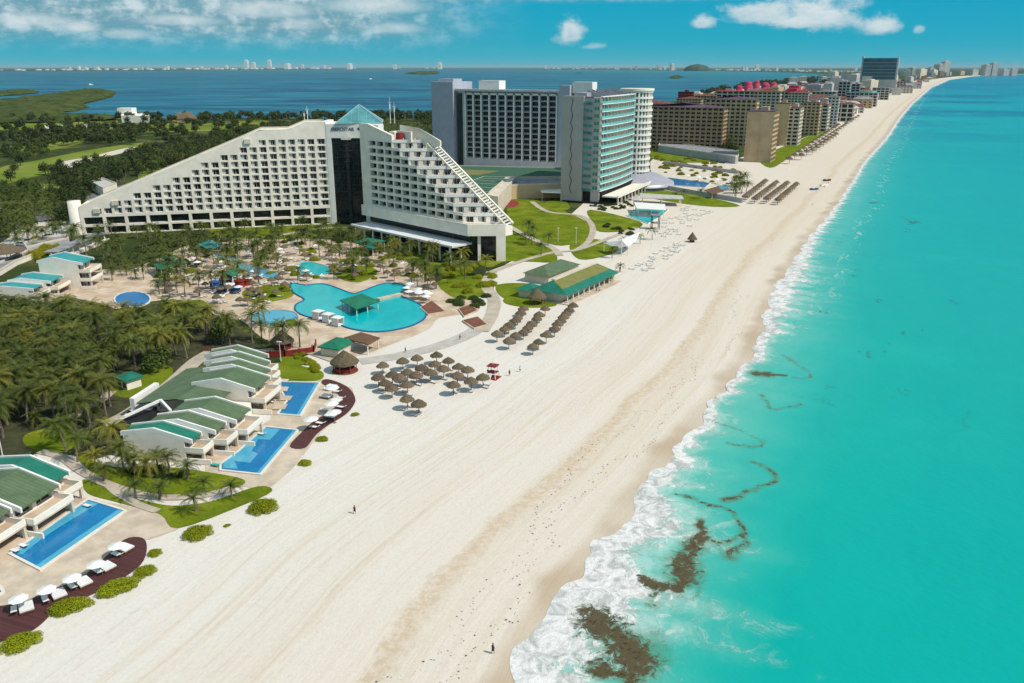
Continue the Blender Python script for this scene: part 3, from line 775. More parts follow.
    for q, r in ((A_, B_), (B_, C_), (C_, A_)): e.bar(q, r, w_, .5)
    e.xf(Mt); wpart(e, 'entrance_emblem', M['white2'], root)
    sg = link('sign_lettering', text_mesh('IBEROSTAR', 1.75, .06), root); sg.data.materials.append(mat('sign_letters', (.05, .06, .09), .5))
    sg.matrix_parent_inverse = RI(root); sg.matrix_basis = Mt @ Matrix.Translation((6.6, -.09, 36.5)) @ Matrix.Rotation(PI / 2, 4, 'X')
    s2 = MB(); star = []
    for i in range(16):
        a = PI * i / 8; r_ = .8 if i % 2 == 0 else .3; star.append((13.0 + r_ * math.cos(a), r_ * math.sin(a)))
    s2.prism(star, 0, .1); s2.xf(Mt @ Matrix.Translation((0, -.02, 37.2)) @ Matrix.Rotation(PI / 2, 4, 'X')); wpart(s2, 'sign_star', MATS['sign_letters'], root)
    # pyramid roof
    cx, cy = -60.5, 341.; s_ = 8.9; ang = R(52)
    r = MB(); cs = [(cx + s_ * 1.414 * math.cos(ang + PI / 2 * i), cy + s_ * 1.414 * math.sin(ang + PI / 2 * i)) for i in range(4)]
    rib = MB(); ap = Vector((cx, cy, 45.9))
    for i in range(4):
        a_, b_ = cs[i], cs[(i + 1) % 4]; r.tri((a_[0], a_[1], 39.3), (b_[0], b_[1], 39.3), ap)
        rib.bar((a_[0], a_[1], 39.4), ap, .28); rib.bar((a_[0], a_[1], 39.3), (b_[0], b_[1], 39.3), .3)
        for k in range(1, 6):
            q = Vector((a_[0], a_[1], 39.35)).lerp(Vector((b_[0], b_[1], 39.35)), k / 6)
            tt = 1 - abs(k / 6 - .5) * 2
            e_ = Vector((a_[0], a_[1], 39.35)).lerp(ap, tt) if k <= 3 else Vector((b_[0], b_[1], 39.35)).lerp(ap, tt)
            rib.bar(q + Vector((0, 0, .03)), e_ + Vector((0, 0, .03)), .07)
        for k in (.25, .5, .75): rib.bar(Vector((a_[0], a_[1], 39.35)).lerp(ap, k), Vector((b_[0], b_[1], 39.35)).lerp(ap, k), .07)
    wpart(r, 'pyramid_roof', M['pyr'], root); wpart(rib, 'roof_ribs', mat('pale_teal_rib', (.35, .55, .55), .5), root)
    mm = MB()
    for (x, y, z, h) in ((-80.5, 338, 39, 6.5), (-82, 339, 39, 4.5), (-47.5, 335, 39, 10), (-46, 336, 39, 8)):
        mm.cyl(x, y, z, z + h, .14, .06, 6); mm.bar((x - .6, y, z + h * .8), (x + .6, y, z + h * .8), .12); mm.box(x - .25, x + .25, y - .1, y + .1, z + h * .55, z + h * .75)
    wsplit(mm, 'roof_mast', M['white2'], root)
    # right wing: floors step back
    az = 135; O2 = offp((-12, 266), 315, 56); LU = 56.; D = 12.2; Ma = FM(O2, az); E_ = R(88)
    ex, ey = math.sin(E_) * D, math.cos(E_) * D     # end wall vector (world)
    inv = Ma.to_3x3().inverted() @ Vector((ex, ey, 0)); bx_, by_ = inv.x, inv.y
    wall = MB(); slab = MB(); terr = MB(); spA = []; spE = []; rail = MB()
    FL = 2.65; Z0 = 11.4
    ends = [LU - (5.5 + 4.6 * k) for k in range(9)]
    for k in range(9):
        z0 = Z0 + FL * k; z1 = z0 + FL; e = ends[k]; n = max(2, int(round(e / 4.55))); us = [e * i / n for i in range(n + 1)]
        facade(wall, us, [z0, z1], lambda i, j: True, mu=.38, mb=.75, mt=.2, depth=1.7, base=z0, spots=spA, Mx=Ma)
        # end wall
        P0 = Ma @ Vector((e, 0, 0)); Me = FM((P0.x, P0.y), 88); us = [D * i / 3 for i in range(4)]
        facade(wall, us, [z0, z1], lambda i, j: True, mu=.75, mb=.35, mt=.4, depth=.5, base=z0, spots=spE, Mx=Me)
        # far side wall
        a1 = Ma @ Vector((e + bx_, by_, z0)); a2 = Ma @ Vector((bx_ + 1, by_, z0))
        wall.quad(a1, a2, a2 + Vector((0, 0, FL)), a1 + Vector((0, 0, FL)))
        # slab / terrace deck on this floor
        t = MB(); t.prism([(0, .12), (e - .12, .12), (e + bx_ - .1, by_ - .12), (bx_, by_ - .12)], z1 - .3, z1 + .02); 
        kk = len(terr.v); terr.v += t.v; terr.f += [tuple(i + kk for i in f) for f in t.f]; terr.m += t.m; terr.xf(Ma, kk)
        if k < 8 or True:
            kk = len(rail.v); nx = ends[k + 1] if k < 8 else 0
            rail.box(nx + .2, e, -.12, .12, z1 - .25, z1 + .75); rail.xf(Ma, kk)
            kk = len(rail.v); rail.box(-.1, D, -.12, .12, z1 - .25, z1 + .75)
            for i in (1, 2): rail.box(D * i / 3 - .1, D * i / 3 + .1, .12, 2.6, z1, z1 + 1.2)
            rail.xf(Me, kk)
    wpart(wall, 'wing_wall', M['white'], root); wpart(terr, 'terrace_deck', mat('terrace_tiles', (.46, .33, .22), .9, .15, .4), root); wpart(rail, 'terrace_parapet', M['white2'], root)
    put_windows(root, spA, 'plain', limit=99, name='loggia_window', seed=5); put_windows(root, spE, 'curtain', name='terrace_window', seed=6)
    # slanted balustrade on the far side
    lad = MB(); q0 = Ma @ Vector((ends[0] + bx_ + 4.2, by_ + 1.4, Z0 + .3)); q1 = Ma @ Vector((ends[8] + bx_ + 2, by_ + 1.4, Z0 + FL * 9 + .2))
    off = Ma.to_3x3() @ Vector((0, -2.9, -.5))
    lad.bar(q0, q1, .6, .8); lad.bar(q0 + off, q1 + off, .4, .5)
    for i in range(34):
        c_ = q0.lerp(q1, (i + .5) / 34); lad.bar(c_, c_ + off, .42, .4)
    for i in range(10):
        c_ = q0.lerp(q1, (i + .3) / 10); lad.bar(c_, (c_.x, c_.y, c_.z - 2.0), .4, .4)
    wpart(lad, 'slanted_pergola', M['white'], root)
    # top storey parapets and penthouse
    tp = MB(); zt = Z0 + FL * 9
    tp.prism([(0, -.1), (14, -.1, 37.5), (14, 1.0, 37.5), (0, 1.0)], zt, 40.8); tp.box(-5, 0, -.1, 1, 11, 40.8)
    tp.box(6, 9, 5, 9, zt, zt + 3.0); tp.prism([(11, 4.5), (19, 4.5), (19, 5.1), (11, 5.1)], zt, zt + 3.5)
    tp.prism([(8, by_ - .7, zt + 5.0), (18, by_ - .7, zt + 4.6), (30, by_ - .7, zt + .8), (30, by_ - .1, zt + .8), (18, by_ - .1, zt + 4.6), (8, by_ - .1, zt + 5)], zt - 1, 0)
    tp.xf(Ma); wpart(tp, 'roof_parapet', M['white'], root)
    ru = MB(); ru.cyl(0, 0, 0, 2.6, 1.6, 1.3, 10); ru.xf(Ma @ Matrix.Translation((14.5, 3, zt + .4))); wpart(ru, 'red_roof_banner', M['redwall'], root)
    # podium under the right wing
    pd = MB(); G_ = 3.2
    pd.prism([(-2, -G_), (LU, -G_), (LU + bx_, by_ - G_ - .0), (LU + bx_, by_), (-2, by_)], 8.4, 11.3)
    pd.box(-2, LU, -G_, -G_ + .3, 11.3, 12.2); 
    pd.box(-2, LU - 2, .5, by_ - 1, 0, 8.4)
    kx = len(pd.v); pd.xf(Ma, 0)
    Pc = Ma @ Vector((LU, -G_, 0)); Me = FM((Pc.x, Pc.y), 88)
    kx = len(pd.v); pd.box(0, D, 0, .3, 11.3, 12.2); pd.box(D - 3.0, D + .02, .02, 6, 0, 8.4); pd.box(3.2, 4.2, 1, 2, 0, 8.4); pd.xf(Me, kx)
    wpart(pd, 'podium', M['white'], root)
    gl = MB(); gl.box(-1.5, LU - 1, .1, .45, .3, 8.3); gl.xf(Ma); kx = len(gl.v); gl.box(.5, D - 3.1, 2.6, 3.0, 0, 8.3); gl.xf(Me, kx); wpart(gl, 'podium_glazing', M['glass'], root)
    cn = MB(); cn.box(-1, LU - 1, -9, -.2, 5.2, 5.8); cn.xf(Ma); wpart(cn, 'canopy_roof', M['sail'], root)
    cl = MB()
    for i in range(12): cl.box(1 + 5.2 * i - .25, 1 + 5.2 * i + .25, -8.4, -7.9, 0, 5.2)
    cl.xf(Ma); wsplit(cl, 'canopy_column', M['white'], root)
pyramid_hotel()

# ---- slab hotel with glass tower behind it
def slab_hotel():
    root = empty('slab_hotel', (0, 510, 0), 0, 'grey slab hotel block with rows of recessed balconies behind the pyramid hotel', 'hotel')
    O, az = (-33, 525), 118; Mx = FM(O, az)
    b = MB(); sp = []
    L_ = 74.; H_ = 47.5; n = 11
    us = [5.5 + 5.55 * i for i in range(12)]; zs = [6.9 + 3.1 * j for j in range(13)]
    facade(b, [0, 5.5], [0, H_], lambda i, j: False, base=0)
    facade(b, us, zs, lambda i, j: True, mu=.42, mb=.10, mt=.12, depth=1.6, base=0, spots=sp)
    facade(b, [66.5, 74], [0, H_], lambda i, j: False, base=0)
    b.box(0, 74, 1.6, 17, 44.2, H_ - 1); b.box(0, 74, 1.6, 17, 0, 6.9); b.box(0, 5.5, .1, 17, 0, H_ - 1.2); b.box(66.6, 74, .1, 17, 0, H_ - 1); b.box(5, 67, 2.2, 17, 6.9, 44.2)
    b.box(-1, 75, -1.6, 3, H_ - 1.3, H_)                                   # roof edge beam casts the top shadow
    b.xf(Mx); wpart(b, 'wall', M['lilac'], root)
    put_windows(root, [(Mx @ m, w, h) for m, w, h in sp], 'loggia', limit=99, seed=9)
    fn = MB()
    for i in range(12): fn.box(us[i] - .42, us[i] + .42, -.75, -.01, 6.9, 44.4)
    fn.xf(Mx); wsplit(fn, 'vertical_fin', M['white2'], root)
    sc = MB()
    for i in range(11):
        u = us[i] + 2.77
        for k in range(6):
            a0, a1 = PI * k / 6, PI * (k + 1) / 6
            sc.quad((u - 2.3 * math.cos(a0), -.9 * math.sin(a0), 44.3), (u - 2.3 * math.cos(a1), -.9 * math.sin(a1), 44.3), (u - 2.3 * math.cos(a1), -.9 * math.sin(a1), 45.3), (u - 2.3 * math.cos(a0), -.9 * math.sin(a0), 45.3))
        sc.box(u - 2.3, u + 2.3, -.5, .4, 45.0, 45.35)
    sc.xf(Mx); wsplit(sc, 'balcony_crown', M['white2'], root)
    p = MB(); p.box(-17, -1.5, -3, 20, 0, 51.5); p.box(69, 75.5, -2.5, 4, 0, 50.2); p.box(-15, -4, 2, 12, 51.5, 53.2); p.xf(Mx); wsplit(p, 'stair_tower', mat('blue_grey_render', (.44, .46, .53), .75, .06, .2), root)
    w2 = MB()
    for j in range(14):
        for y in (3, 8, 13): w2.box(-17.06, -16.9, y, y + 1.6, 5 + 3.1 * j, 6.4 + 3.1 * j)
    w2.box(.0, 3.4, -.12, -.02, 2, 45); w2.xf(Mx); wpart(w2, 'side_glazing', mat('green_black_glass', (.012, .04, .032), .2, .2, spec=.5), root)
    r = MB(); r.box(12, 26, 5, 13, H_ - 1, 52.3); r.box(76, 88, 0, 7, 46, 52); r.xf(Mx); wsplit(r, 'plant_room', M['white2'], root)
    m = MB()
    for u in (-12, -10, 14, 24.5): m.cyl(u, 6, 51.5, 56, .12, .06, 6)
    m.xf(Mx); wsplit(m, 'roof_mast', M['metal'], root)
    dk = MB(); dk.box(75.5, 100, 2, 12, 0, 47); dk.xf(Mx); wpart(dk, 'link_block', M['grey'], root)
slab_hotel()

def glass_tower():
    O, a = (40, 383), 25
    root = empty('glass_tower', (*O, 0), 0, 'tall hotel tower with teal glass balconies facing the sea and plain grey end wall', 'hotel')
    Ms = FM(O, a); body = MB(); body.box(0, 50, .9, 18.5, 5.5, 46.5); body.xf(Ms); wpart(body, 'wall', M['grey'], root)
    # sea side: curved balcony slabs with white edges and glass between
    n = 13; fl = 3.2; z0 = 5.8
    slab = MB(); gl = MB(); back = MB(); fr = MB()
    bulge = lambda u: -1.3 * math.sin(PI * min(1, max(0, u / 50))) - .3
    for j in range(n + 1):
        z = z0 + fl * j
        if z > 48: break
        pts = [(u, bulge(u)) for u in np.linspace(0, 50, 13)] + [(50, .9), (0, .9)]
        slab.prism(pts, z - .15, z + .18)
    for j in range(n):
        z = z0 + fl * j
        for u0, u1 in zip(np.linspace(0, 50, 13)[:-1], np.linspace(0, 50, 13)[1:]):
            gl.quad((u0 + .05, bulge(u0) + .1, z + .18), (u1 - .05, bulge(u1) + .1, z + .18), (u1 - .05, bulge(u1) + .1, z + 1.3), (u0 + .05, bulge(u0) + .1, z + 1.3))
        back.quad((0, .85, z), (50, .85, z), (50, .85, z + fl), (0, .85, z + fl))
        for i in range(13): fr.box(50 * i / 12 - .13, 50 * i / 12 + .13, bulge(50 * i / 12) + .7, .84, z + .42, z + fl - .2)
    slab.xf(Ms); gl.xf(Ms); back.xf(Ms); fr.xf(Ms)
    wsplit(slab, 'balcony_slab', M['white2'], root); wsplit(gl, 'glass_balustrade', mat('aqua_balustrade', (.16, .52, .48), .25, .1, spec=.5), root)
    wpart(back, 'balcony_glazing', M['tealglass'], root); wsplit(fr, 'party_fin', M['white'], root)
    # grey end wall
    Mg = FM(offp(O, 295, 18.8), 115)        # left end, runs towards the corner
    e = MB(); e.box(0, 10.4, -.6, 3, 0, 47.6); e.box(14.5, 18.6, -.05, 1, 0, 47); e.xf(Mg); wpart(e, 'end_wall', mat('warm_grey_render', (.43, .41, .39), .8, .05, .2), root)
    cr = MB(); rs = random.Random(2); pv = (4.6, 46.5)
    for k in range(44):
        z = 46.5 - k * .98; x = 4.8 + .45 * math.sin(k * 1.05) + rs.uniform(-.12, .12)
        cr.bar((pv[0], -.66, pv[1]), (x, -.66, z), .42, .1); pv = (x, z)
    cr.xf(Mg); wpart(cr, 'zigzag_groove', M['dark'], root)
    w = MB(); sl_ = MB(); wn = []
    for j in range(13):
        z = z0 + fl * j
        w.box(10.4, 14.5, .5, .7, z, z + fl); sl_.box(10.5, 14.6, -.9, .5, z - .15, z + .15); sl_.box(10.5, 14.6, -.9, -.8, z + .15, z + .9)
        wn.append((Mg @ Matrix.Translation((16.5, -.06, z + .5)), 2.2, 1.9))
    w.xf(Mg); sl_.xf(Mg); wpart(w, 'recess_glazing', M['glass'], root); wsplit(sl_, 'side_balcony', M['tealglass'], root); put_windows(root, wn, 'teal', name='end_window')
    # roof: sawtooth screens
    r = MB()
    for i in range(7):
        u = 8 + 6 * i; r.face([(u, 1.2, 47), (u, 10, 50.4), (u, 10, 47)]); r.face([(u + .3, 1.2, 47), (u + .3, 10, 47), (u + .3, 10, 50.4)]); r.quad((u, 1.2, 47), (u + .3, 1.2, 47), (u + .3, 10, 50.4), (u, 10, 50.4))
    r.box(0, 50, .6, 18, 46.5, 47.0); r.box(2, 14, 8, 14, 47, 49); r.xf(Ms); wpart(r, 'roof_screen', mat('roof_screen_grey', (.38, .38, .40), .7), root)
    # base
    p = MB(); p.box(-1, 52, -7, 18, 0, .9); p.box(1, 50, -.5, 17, .9, 5.5); p.xf(Ms); wpart(p, 'podium', M['dark'], root)
    p = MB(); p.box(0, 54, -9, -1.5, 3.3, 3.9); p.box(0, 54, -9.2, -9, 3.3, 4.9)
    for i in range(10): p.box(2 + 5.4 * i, 2.6 + 5.4 * i, -8.6, -8, 0, 3.3)
    p.xf(Ms); wpart(p, 'terrace', M['white'], root)
    # curved tower at the far end
    root2 = empty('curved_tower', (72, 446, 0), 0, 'rounded white hotel tower with horizontal balcony bands and grey dome at its foot', 'hotel')
    cx, cy, Rr = 64.3, 445, 8.3
    w = MB(); w.cyl(cx, cy, 0, 48, Rr - 1.3, n=32); wpart(w, 'core', M['tealglass'], root2)
    s = MB()
    for j in range(15):
        z = 5.2 + 3.05 * j; s.cyl(cx, cy, z - .25, z + .75, Rr, n=40)
    wsplit(s, 'balcony_band', M['white2'], root2, False)
    f = MB()
    for i in range(24):
        a_ = 2 * PI * i / 24; wd = .55 if i % 3 else 1.6; f.bar((cx + (Rr - .9) * math.cos(a_), cy + (Rr - .9) * math.sin(a_), 4), (cx + (Rr - .9) * math.cos(a_), cy + (Rr - .9) * math.sin(a_), 48.5), wd, .9)
    f.cyl(cx, cy, 48.5, 49.6, Rr + .4, n=40); wsplit(f, 'fin', M['white'], root2)
    d = MB(); d.cyl(cx + 2, cy - 3, 1.5, 3.2, 19, 18.6, 48); d.cyl(cx + 2, cy - 3, 3.2, 7.2, 18.6, 9.5, 48); d.cyl(cx + 2, cy - 3, 0, 1.5, 17, n=48); wpart(d, 'foot_dome', mat('dome_metal', (.46, .46, .50), .4, .06, .3, metal=.2), root2, True)
glass_tower()
# ------------------------------------------------------------ pools
def m_pool(name, col, col2, rough=.12):
    m = bpy.data.materials.new(name); m.use_nodes = True; t = NT(m.node_tree); b = t.n['Principled BSDF']
    g = t.node('ShaderNodeNewGeometry'); p = g.outputs['Position']
    v = t.node('ShaderNodeTexVoronoi'); v.feature = 'SMOOTH_F1'; v.inputs['Scale'].default_value = 1.1; t.put(v.inputs['Vector'], t.noise(p, .8, 2, out=1))
    c = t.mix(t.ramp(t.noise(p, .18, 4, .6), .3, .7), col, col2)
    c = t.mix(t.ramp(t.noise(p, 1.6, 4, .7, .6), .5, .72, 0, .25), c, tuple(min(1, x * 1.5 + .05) for x in col))  # lighter noise paints sun caustics into the water colour
    t.put(b.inputs['Base Color'], c); b.inputs['Roughness'].default_value = rough; b.inputs['Specular IOR Level'].default_value = .25
    bn = t.node('ShaderNodeBump'); bn.inputs['Strength'].default_value = .25; bn.inputs['Distance'].default_value = .08
    t.put(bn.inputs['Height'], t.noise(p, 2.5, 3)); t.put(b.inputs['Normal'], bn.outputs[0])
    M[name] = m; return m
m_pool('poolblue', (.004, .19, .42), (.004, .15, .36)); m_pool('poolteal', (.004, .47, .49), (.003, .41, .45)); m_pool('poolpale', (.09, .40, .55), (.06, .34, .50)); m_pool('pooldeep', (.004, .13, .36), (.004, .17, .42))
def world(pts): return [tuple(P(x, y)[:2]) for x, y in pts]
def inset(pts, d):
    """shrink (d>0) or grow (d<0) a simple polygon"""
    a = sum(pts[i][0] * pts[(i + 1) % len(pts)][1] - pts[(i + 1) % len(pts)][0] * pts[i][1] for i in range(len(pts)))
    s = 1 if a > 0 else -1; out = []; n = len(pts)
    for i in range(n):
        p0, p1, p2 = Vector(pts[i - 1][:2]), Vector(pts[i][:2]), Vector(pts[(i + 1) % n][:2])
        e1 = (p1 - p0).normalized(); e2 = (p2 - p1).normalized()
        n1 = Vector((-e1.y, e1.x)) * s; n2 = Vector((-e2.y, e2.x)) * s
        nn = (n1 + n2); l = nn.length
        nn = nn / l if l > .1 else n1
        out.append(tuple(p1 + nn * d / max(.5, nn.dot(n1))))
    return out
def pool(pts, label, m='poolteal', z=.21, rim=.35, rimh=.14, smooth=0, px=True, rimmat=None, group=None):
    if px: pts = world(pts)
    if smooth: pts = spline(pts, smooth)
    c = (sum(p[0] for p in pts) / len(pts), sum(p[1] for p in pts) / len(pts), 0)
    root = empty('swimming_pool', c, 0, label, 'pool', group)
    w = MB(); w.prism(pts, 0, z); wpart(w, 'water', M[m], root)
    o = inset(pts, -rim); r = MB(); n = len(pts)
    for i in range(n):
        j = (i + 1) % n; zi = z + rimh
        r.quad((*o[i], zi), (*o[j], zi), (*pts[j], zi), (*pts[i], zi)); r.quad((*o[j], zi), (*o[i], zi), (*o[i], 0), (*o[j], 0)); r.quad((*pts[i], zi), (*pts[j], zi), (*pts[j], z), (*pts[i], z))
    bm = wpart(r, 'rim', rimmat or M['stone'], root)
    return root, pts
M['rimwhite'] = mat('white_pool_rim', (.74, .70, .62), .7, .06, .5)

# ------------------------------------------------------------ lawns, paths, terraces
sheet('pool_terrace', [(150, 262), (196, 243), (250, 238), (330, 240), (372, 248), (408, 262), (440, 285), (470, 300), (478, 312), (440, 318), (428, 330), (390, 345), (350, 358), (300, 352), (262, 338), (240, 320), (205, 318), (165, 300), (100, 312), (60, 305), (92, 272), (130, 270)], .08, M['tanpave'], smooth=3)
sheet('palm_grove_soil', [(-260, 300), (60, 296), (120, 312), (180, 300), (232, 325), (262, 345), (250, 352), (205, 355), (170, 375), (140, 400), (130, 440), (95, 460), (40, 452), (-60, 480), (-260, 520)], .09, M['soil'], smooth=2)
lawns = [
    [(28, 434), (60, 428), (82, 438), (66, 452), (40, 452), (24, 444)], [(76, 452), (110, 467), (170, 468), (215, 474), (243, 480), (240, 487), (205, 495), (170, 496), (128, 490), (100, 479), (82, 464)],
    [(84, 480), (118, 494), (160, 505), (185, 506), (215, 501), (258, 487), (272, 492), (240, 507), (178, 529), (160, 515), (118, 503), (88, 494)],
    [(268, 366), (292, 362), (300, 366), (322, 372), (318, 381), (276, 381), (270, 376)], [(110, 385), (128, 372), (160, 376), (166, 386), (130, 398), (112, 394)],
    [(507, 208), (512, 199), (528, 198), (556, 208), (588, 223), (588, 238), (562, 246), (538, 240), (520, 232), (510, 224)],
    [(508, 232), (530, 240), (552, 250), (556, 262), (530, 262), (505, 262), (490, 268), (478, 262), (492, 250)],
    [(570, 245), (584, 240), (600, 240), (618, 247), (612, 254), (586, 260), (574, 256)],
    [(545, 203), (562, 200), (570, 208), (560, 212), (548, 210)], [(590, 210), (640, 222), (632, 230), (600, 232), (592, 222)],
    [(640, 188), (700, 196), (740, 206), (700, 206), (640, 196)], [(596, 216), (628, 222), (622, 228), (596, 226)],
    [(438, 282), (468, 276), (490, 280), (492, 292), (468, 300), (450, 296)], [(498, 285), (530, 284), (552, 292), (552, 298), (520, 303), (500, 296)],
    [(332, 270), (362, 266), (378, 272), (362, 282), (342, 280)], [(176, 305), (200, 300), (208, 308), (188, 314)], [(246, 290), (290, 286), (292, 297), (262, 303), (246, 300)],
    [(418, 262), (470, 268), (462, 276), (424, 272)], [(210, 215), (250, 222), (330, 226), (330, 236), (262, 240), (214, 236)], [(388, 252), (430, 250), (440, 258), (410, 262)],
    [(655, 150), (690, 153), (712, 158), (700, 163), (655, 160)], [(758, 158), (775, 150), (800, 140), (826, 128), (828, 132), (806, 146), (786, 160), (770, 168)],
    [(508, 298), (548, 300), (556, 306), (530, 308), (506, 304)], [(280, 358), (308, 358), (312, 364), (288, 366)], [(148, 366), (172, 368), (168, 380), (150, 382)]]
for pts in lawns: sheet('lawn', pts, .13, M['lawn'], smooth=4)
for pts in [[(118, 118), (180, 124), (262, 120), (262, 128), (178, 132), (130, 130)], [(30, 144), (75, 137), (82, 143), (42, 152), (16, 152)], [(0, 168), (40, 160), (90, 150), (140, 143), (146, 146), (110, 156), (70, 168), (30, 178), (0, 184)], [(-60, 190), (30, 188), (60, 178), (52, 198), (0, 215), (-60, 220)],
            [(0, 124), (60, 121), (110, 123), (104, 131), (30, 130), (-40, 130)], [(148, 160), (164, 166), (150, 178), (138, 178)], [(236, 128), (300, 122), (330, 121), (330, 128), (260, 134)], [(420, 148), (434, 130), (440, 150)]]:
    sheet('golf_fairway', pts, .14, M['golf'], smooth=4)
for pts in [[(84, 160), (110, 152), (134, 147), (138, 149), (112, 156), (86, 163)], [(60, 163), (82, 159), (80, 166), (62, 168)], [(40, 126), (60, 125), (62, 128), (44, 129)], [(82, 125), (98, 124), (100, 127), (86, 128)], [(0, 208), (20, 200), (26, 206), (0, 216)], [(12, 232), (40, 222), (50, 226), (16, 240)]]:
    sheet('sand_bunker', pts, .2, M['sand2'], smooth=4)
# dune scrub by the far pool
sheet('dune_sand', [(655, 157), (700, 161), (745, 168), (756, 186), (742, 200), (700, 190), (655, 178)], .10, M['sand2'], smooth=3)
for w_, pts in [(1.6, [(40, 452), (62, 458), (82, 472), (108, 485), (150, 497), (198, 497), (232, 489)]), (1.3, [(108, 485), (118, 494), (140, 506), (158, 512)]), (3.4, [(482, 332), (492, 315), (494, 300), (486, 285), (492, 272)]),
                (2.2, [(492, 272), (520, 262), (552, 253), (578, 250), (610, 238), (636, 228)]), (2.6, [(508, 226), (530, 238), (552, 248), (560, 256)]), (2.4, [(532, 202), (548, 212), (580, 216), (592, 226), (590, 240), (578, 250)]),
                (3.6, [(108, 425), (128, 415), (150, 400), (172, 384), (196, 362), (212, 352)]), (2.0, [(112, 392), (100, 402), (84, 410), (70, 420)]), (2.5, [(215, 237), (252, 240), (300, 232), (332, 228)]), (3, [(230, 355), (262, 352), (300, 350), (340, 362)])]:
    ribbon('path', pts, w_, .18, M['path'])
ribbon('beach_track', [(486, 322), (470, 334), (440, 346), (400, 356), (360, 362)], 4.2, .09, mat('packed_grey_sand', (.50, .47, .42), .95, .1, .4))
ribbon('road', [(-60, 232), (20, 226), (70, 205), (140, 182), (260, 150), (420, 142), (600, 132), (700, 118), (800, 100), (880, 88)], 8, .10, M['asphalt'])
sheet('parking_yard', [(12, 236), (44, 222), (78, 222), (60, 250), (24, 262), (-10, 266), (-10, 250)], .12, M['concrete'])
sheet('entrance_court', [(505, 196), (560, 192), (598, 208), (640, 200), (636, 184), (600, 176), (480, 172), (452, 168), (460, 190)], .07, M['concrete'])
# red paved circles
sheet('red_paved_circle', [(498 + 10 * math.cos(t_ * .7) + 11, 204 + 4 * math.sin(t_ * .7)) for t_ in range(9)], .16, mat('red_paving', (.24, .035, .035), .9, .15, .5), smooth=3)

# terraces beside the villa pools
sheet('villa_terrace', [(-40, 560), (12, 553), (88, 500), (126, 506), (158, 512), (178, 530), (150, 540), (126, 542), (104, 562), (60, 590), (-10, 612), (-60, 612)], .10, M['stone'])
sheet('villa_terrace', [(205, 466), (270, 420), (284, 378), (318, 378), (352, 388), (356, 402), (322, 432), (292, 470), (268, 490), (232, 486), (206, 476)], .10, M['stone'])
def deck(pts, label):
    w = spline(world(pts), 4); b = MB(); b.prism(w, 0, .22); o = b.build('timber_deck', m_deck()); tag(o, label, 'deck')
def m_deck():
    if 'deckboards' in MATS: return MATS['deckboards']
    m = bpy.data.materials.new('deckboards'); m.use_nodes = True; t = NT(m.node_tree); b = t.n['Principled BSDF']
    g = t.node('ShaderNodeNewGeometry'); X, Y, _ = t.sep(g.outputs['Position'])
    u = t.math('ADD', t.math('MULTIPLY', X, .35), t.math('MULTIPLY', Y, .94))
    s = t.math('FRACT', t.math('MULTIPLY', u, 4.5)); gap = t.ramp(s, .0, .12)
    n = t.noise(t.comb(t.math('FLOOR', t.math('MULTIPLY', u, 4.5)), 0, 0), 3.1, 1)
    c = t.mix(t.ramp(n, .3, .7), (.060, .016, .016), (.105, .030, .026)); c = t.mix(gap, (.02, .008, .008), c)
    t.put(b.inputs['Base Color'], c); b.inputs['Roughness'].default_value = .75; MATS['deckboards'] = m; return m
deck([(124.7, 540.7), (142, 539), (147, 548), (141, 565), (116, 583), (88, 597), (60, 608), (38.6, 627), (21, 637), (0, 643), (-25, 652), (-45, 630), (-25, 612), (21, 604), (53, 591), (81, 579), (105, 559)], 'curved red brown timber deck with loungers, near the bottom left corner')
deck([(290, 447), (305, 448.6), (315.6, 436), (328, 426), (345.5, 415), (354, 405), (355, 398), (349, 389), (338, 383), (326, 380), (322, 384), (336, 392), (340, 402), (330, 412), (314, 422), (303, 432)], 'curved red brown timber deck beside the two stepped villa pools')

pl, pw = pool([(88, 501.5), (124, 512.5), (41, 570), (12, 555)], 'long blue villa pool at the lower left, behind the lounger deck', 'poolblue', rimmat=M['rimwhite'])
def strip(root, name, pts, z, m, px=True):
    b = MB(); b.prism(world(pts) if px else pts, z - .03, z); return wpart(b, name, M[m], root)
strip(pl, 'overflow_channel', [(124, 512.3), (41, 569.6), (36, 567.3), (118.5, 510.8)], .235, 'poolpale')
strip(pl, 'shallow_ledge', [(88, 502), (98, 505), (60, 528), (42, 540), (22, 556), (13, 554.5)], .227, 'poolpale')
pl, pw = pool([(266, 428.5), (297, 431.6), (260, 475.2), (221.7, 471), (222, 465), (240, 452), (252, 441)], 'blue stepped villa pool nearest the lawn, in front of the middle villas', 'poolblue', rimmat=M['rimwhite'])
strip(pl, 'overflow_channel', [(297, 431.6), (260, 475), (256.5, 474.6), (293.5, 431.3)], .235, 'poolpale')
strip(pl, 'shallow_ledge', [(266, 429), (280, 430.5), (270, 441), (258, 440), (252, 452), (258, 455), (250, 464), (234, 462), (238, 470), (223, 469), (224, 463), (241, 451), (252, 440)], .227, 'poolpale')
pl, pw = pool([(279, 383), (319, 384), (299.8, 416.6), (279, 414.8), (288, 402), (284, 395)], 'blue villa pool farther along, behind the curved lounger deck', 'poolblue', rimmat=M['rimwhite'])
strip(pl, 'overflow_channel', [(319, 384), (299.8, 416.4), (296.5, 416), (315.5, 384)], .235, 'poolpale')
for q in [[(278, 388), (289, 388.5), (287, 393), (276, 392)], [(276, 397), (293, 397.5), (290, 402), (273, 402)], [(276, 405), (288, 406), (285, 411), (272, 411)]]: strip(pl, 'bench_ledge', q, .36, 'stone')
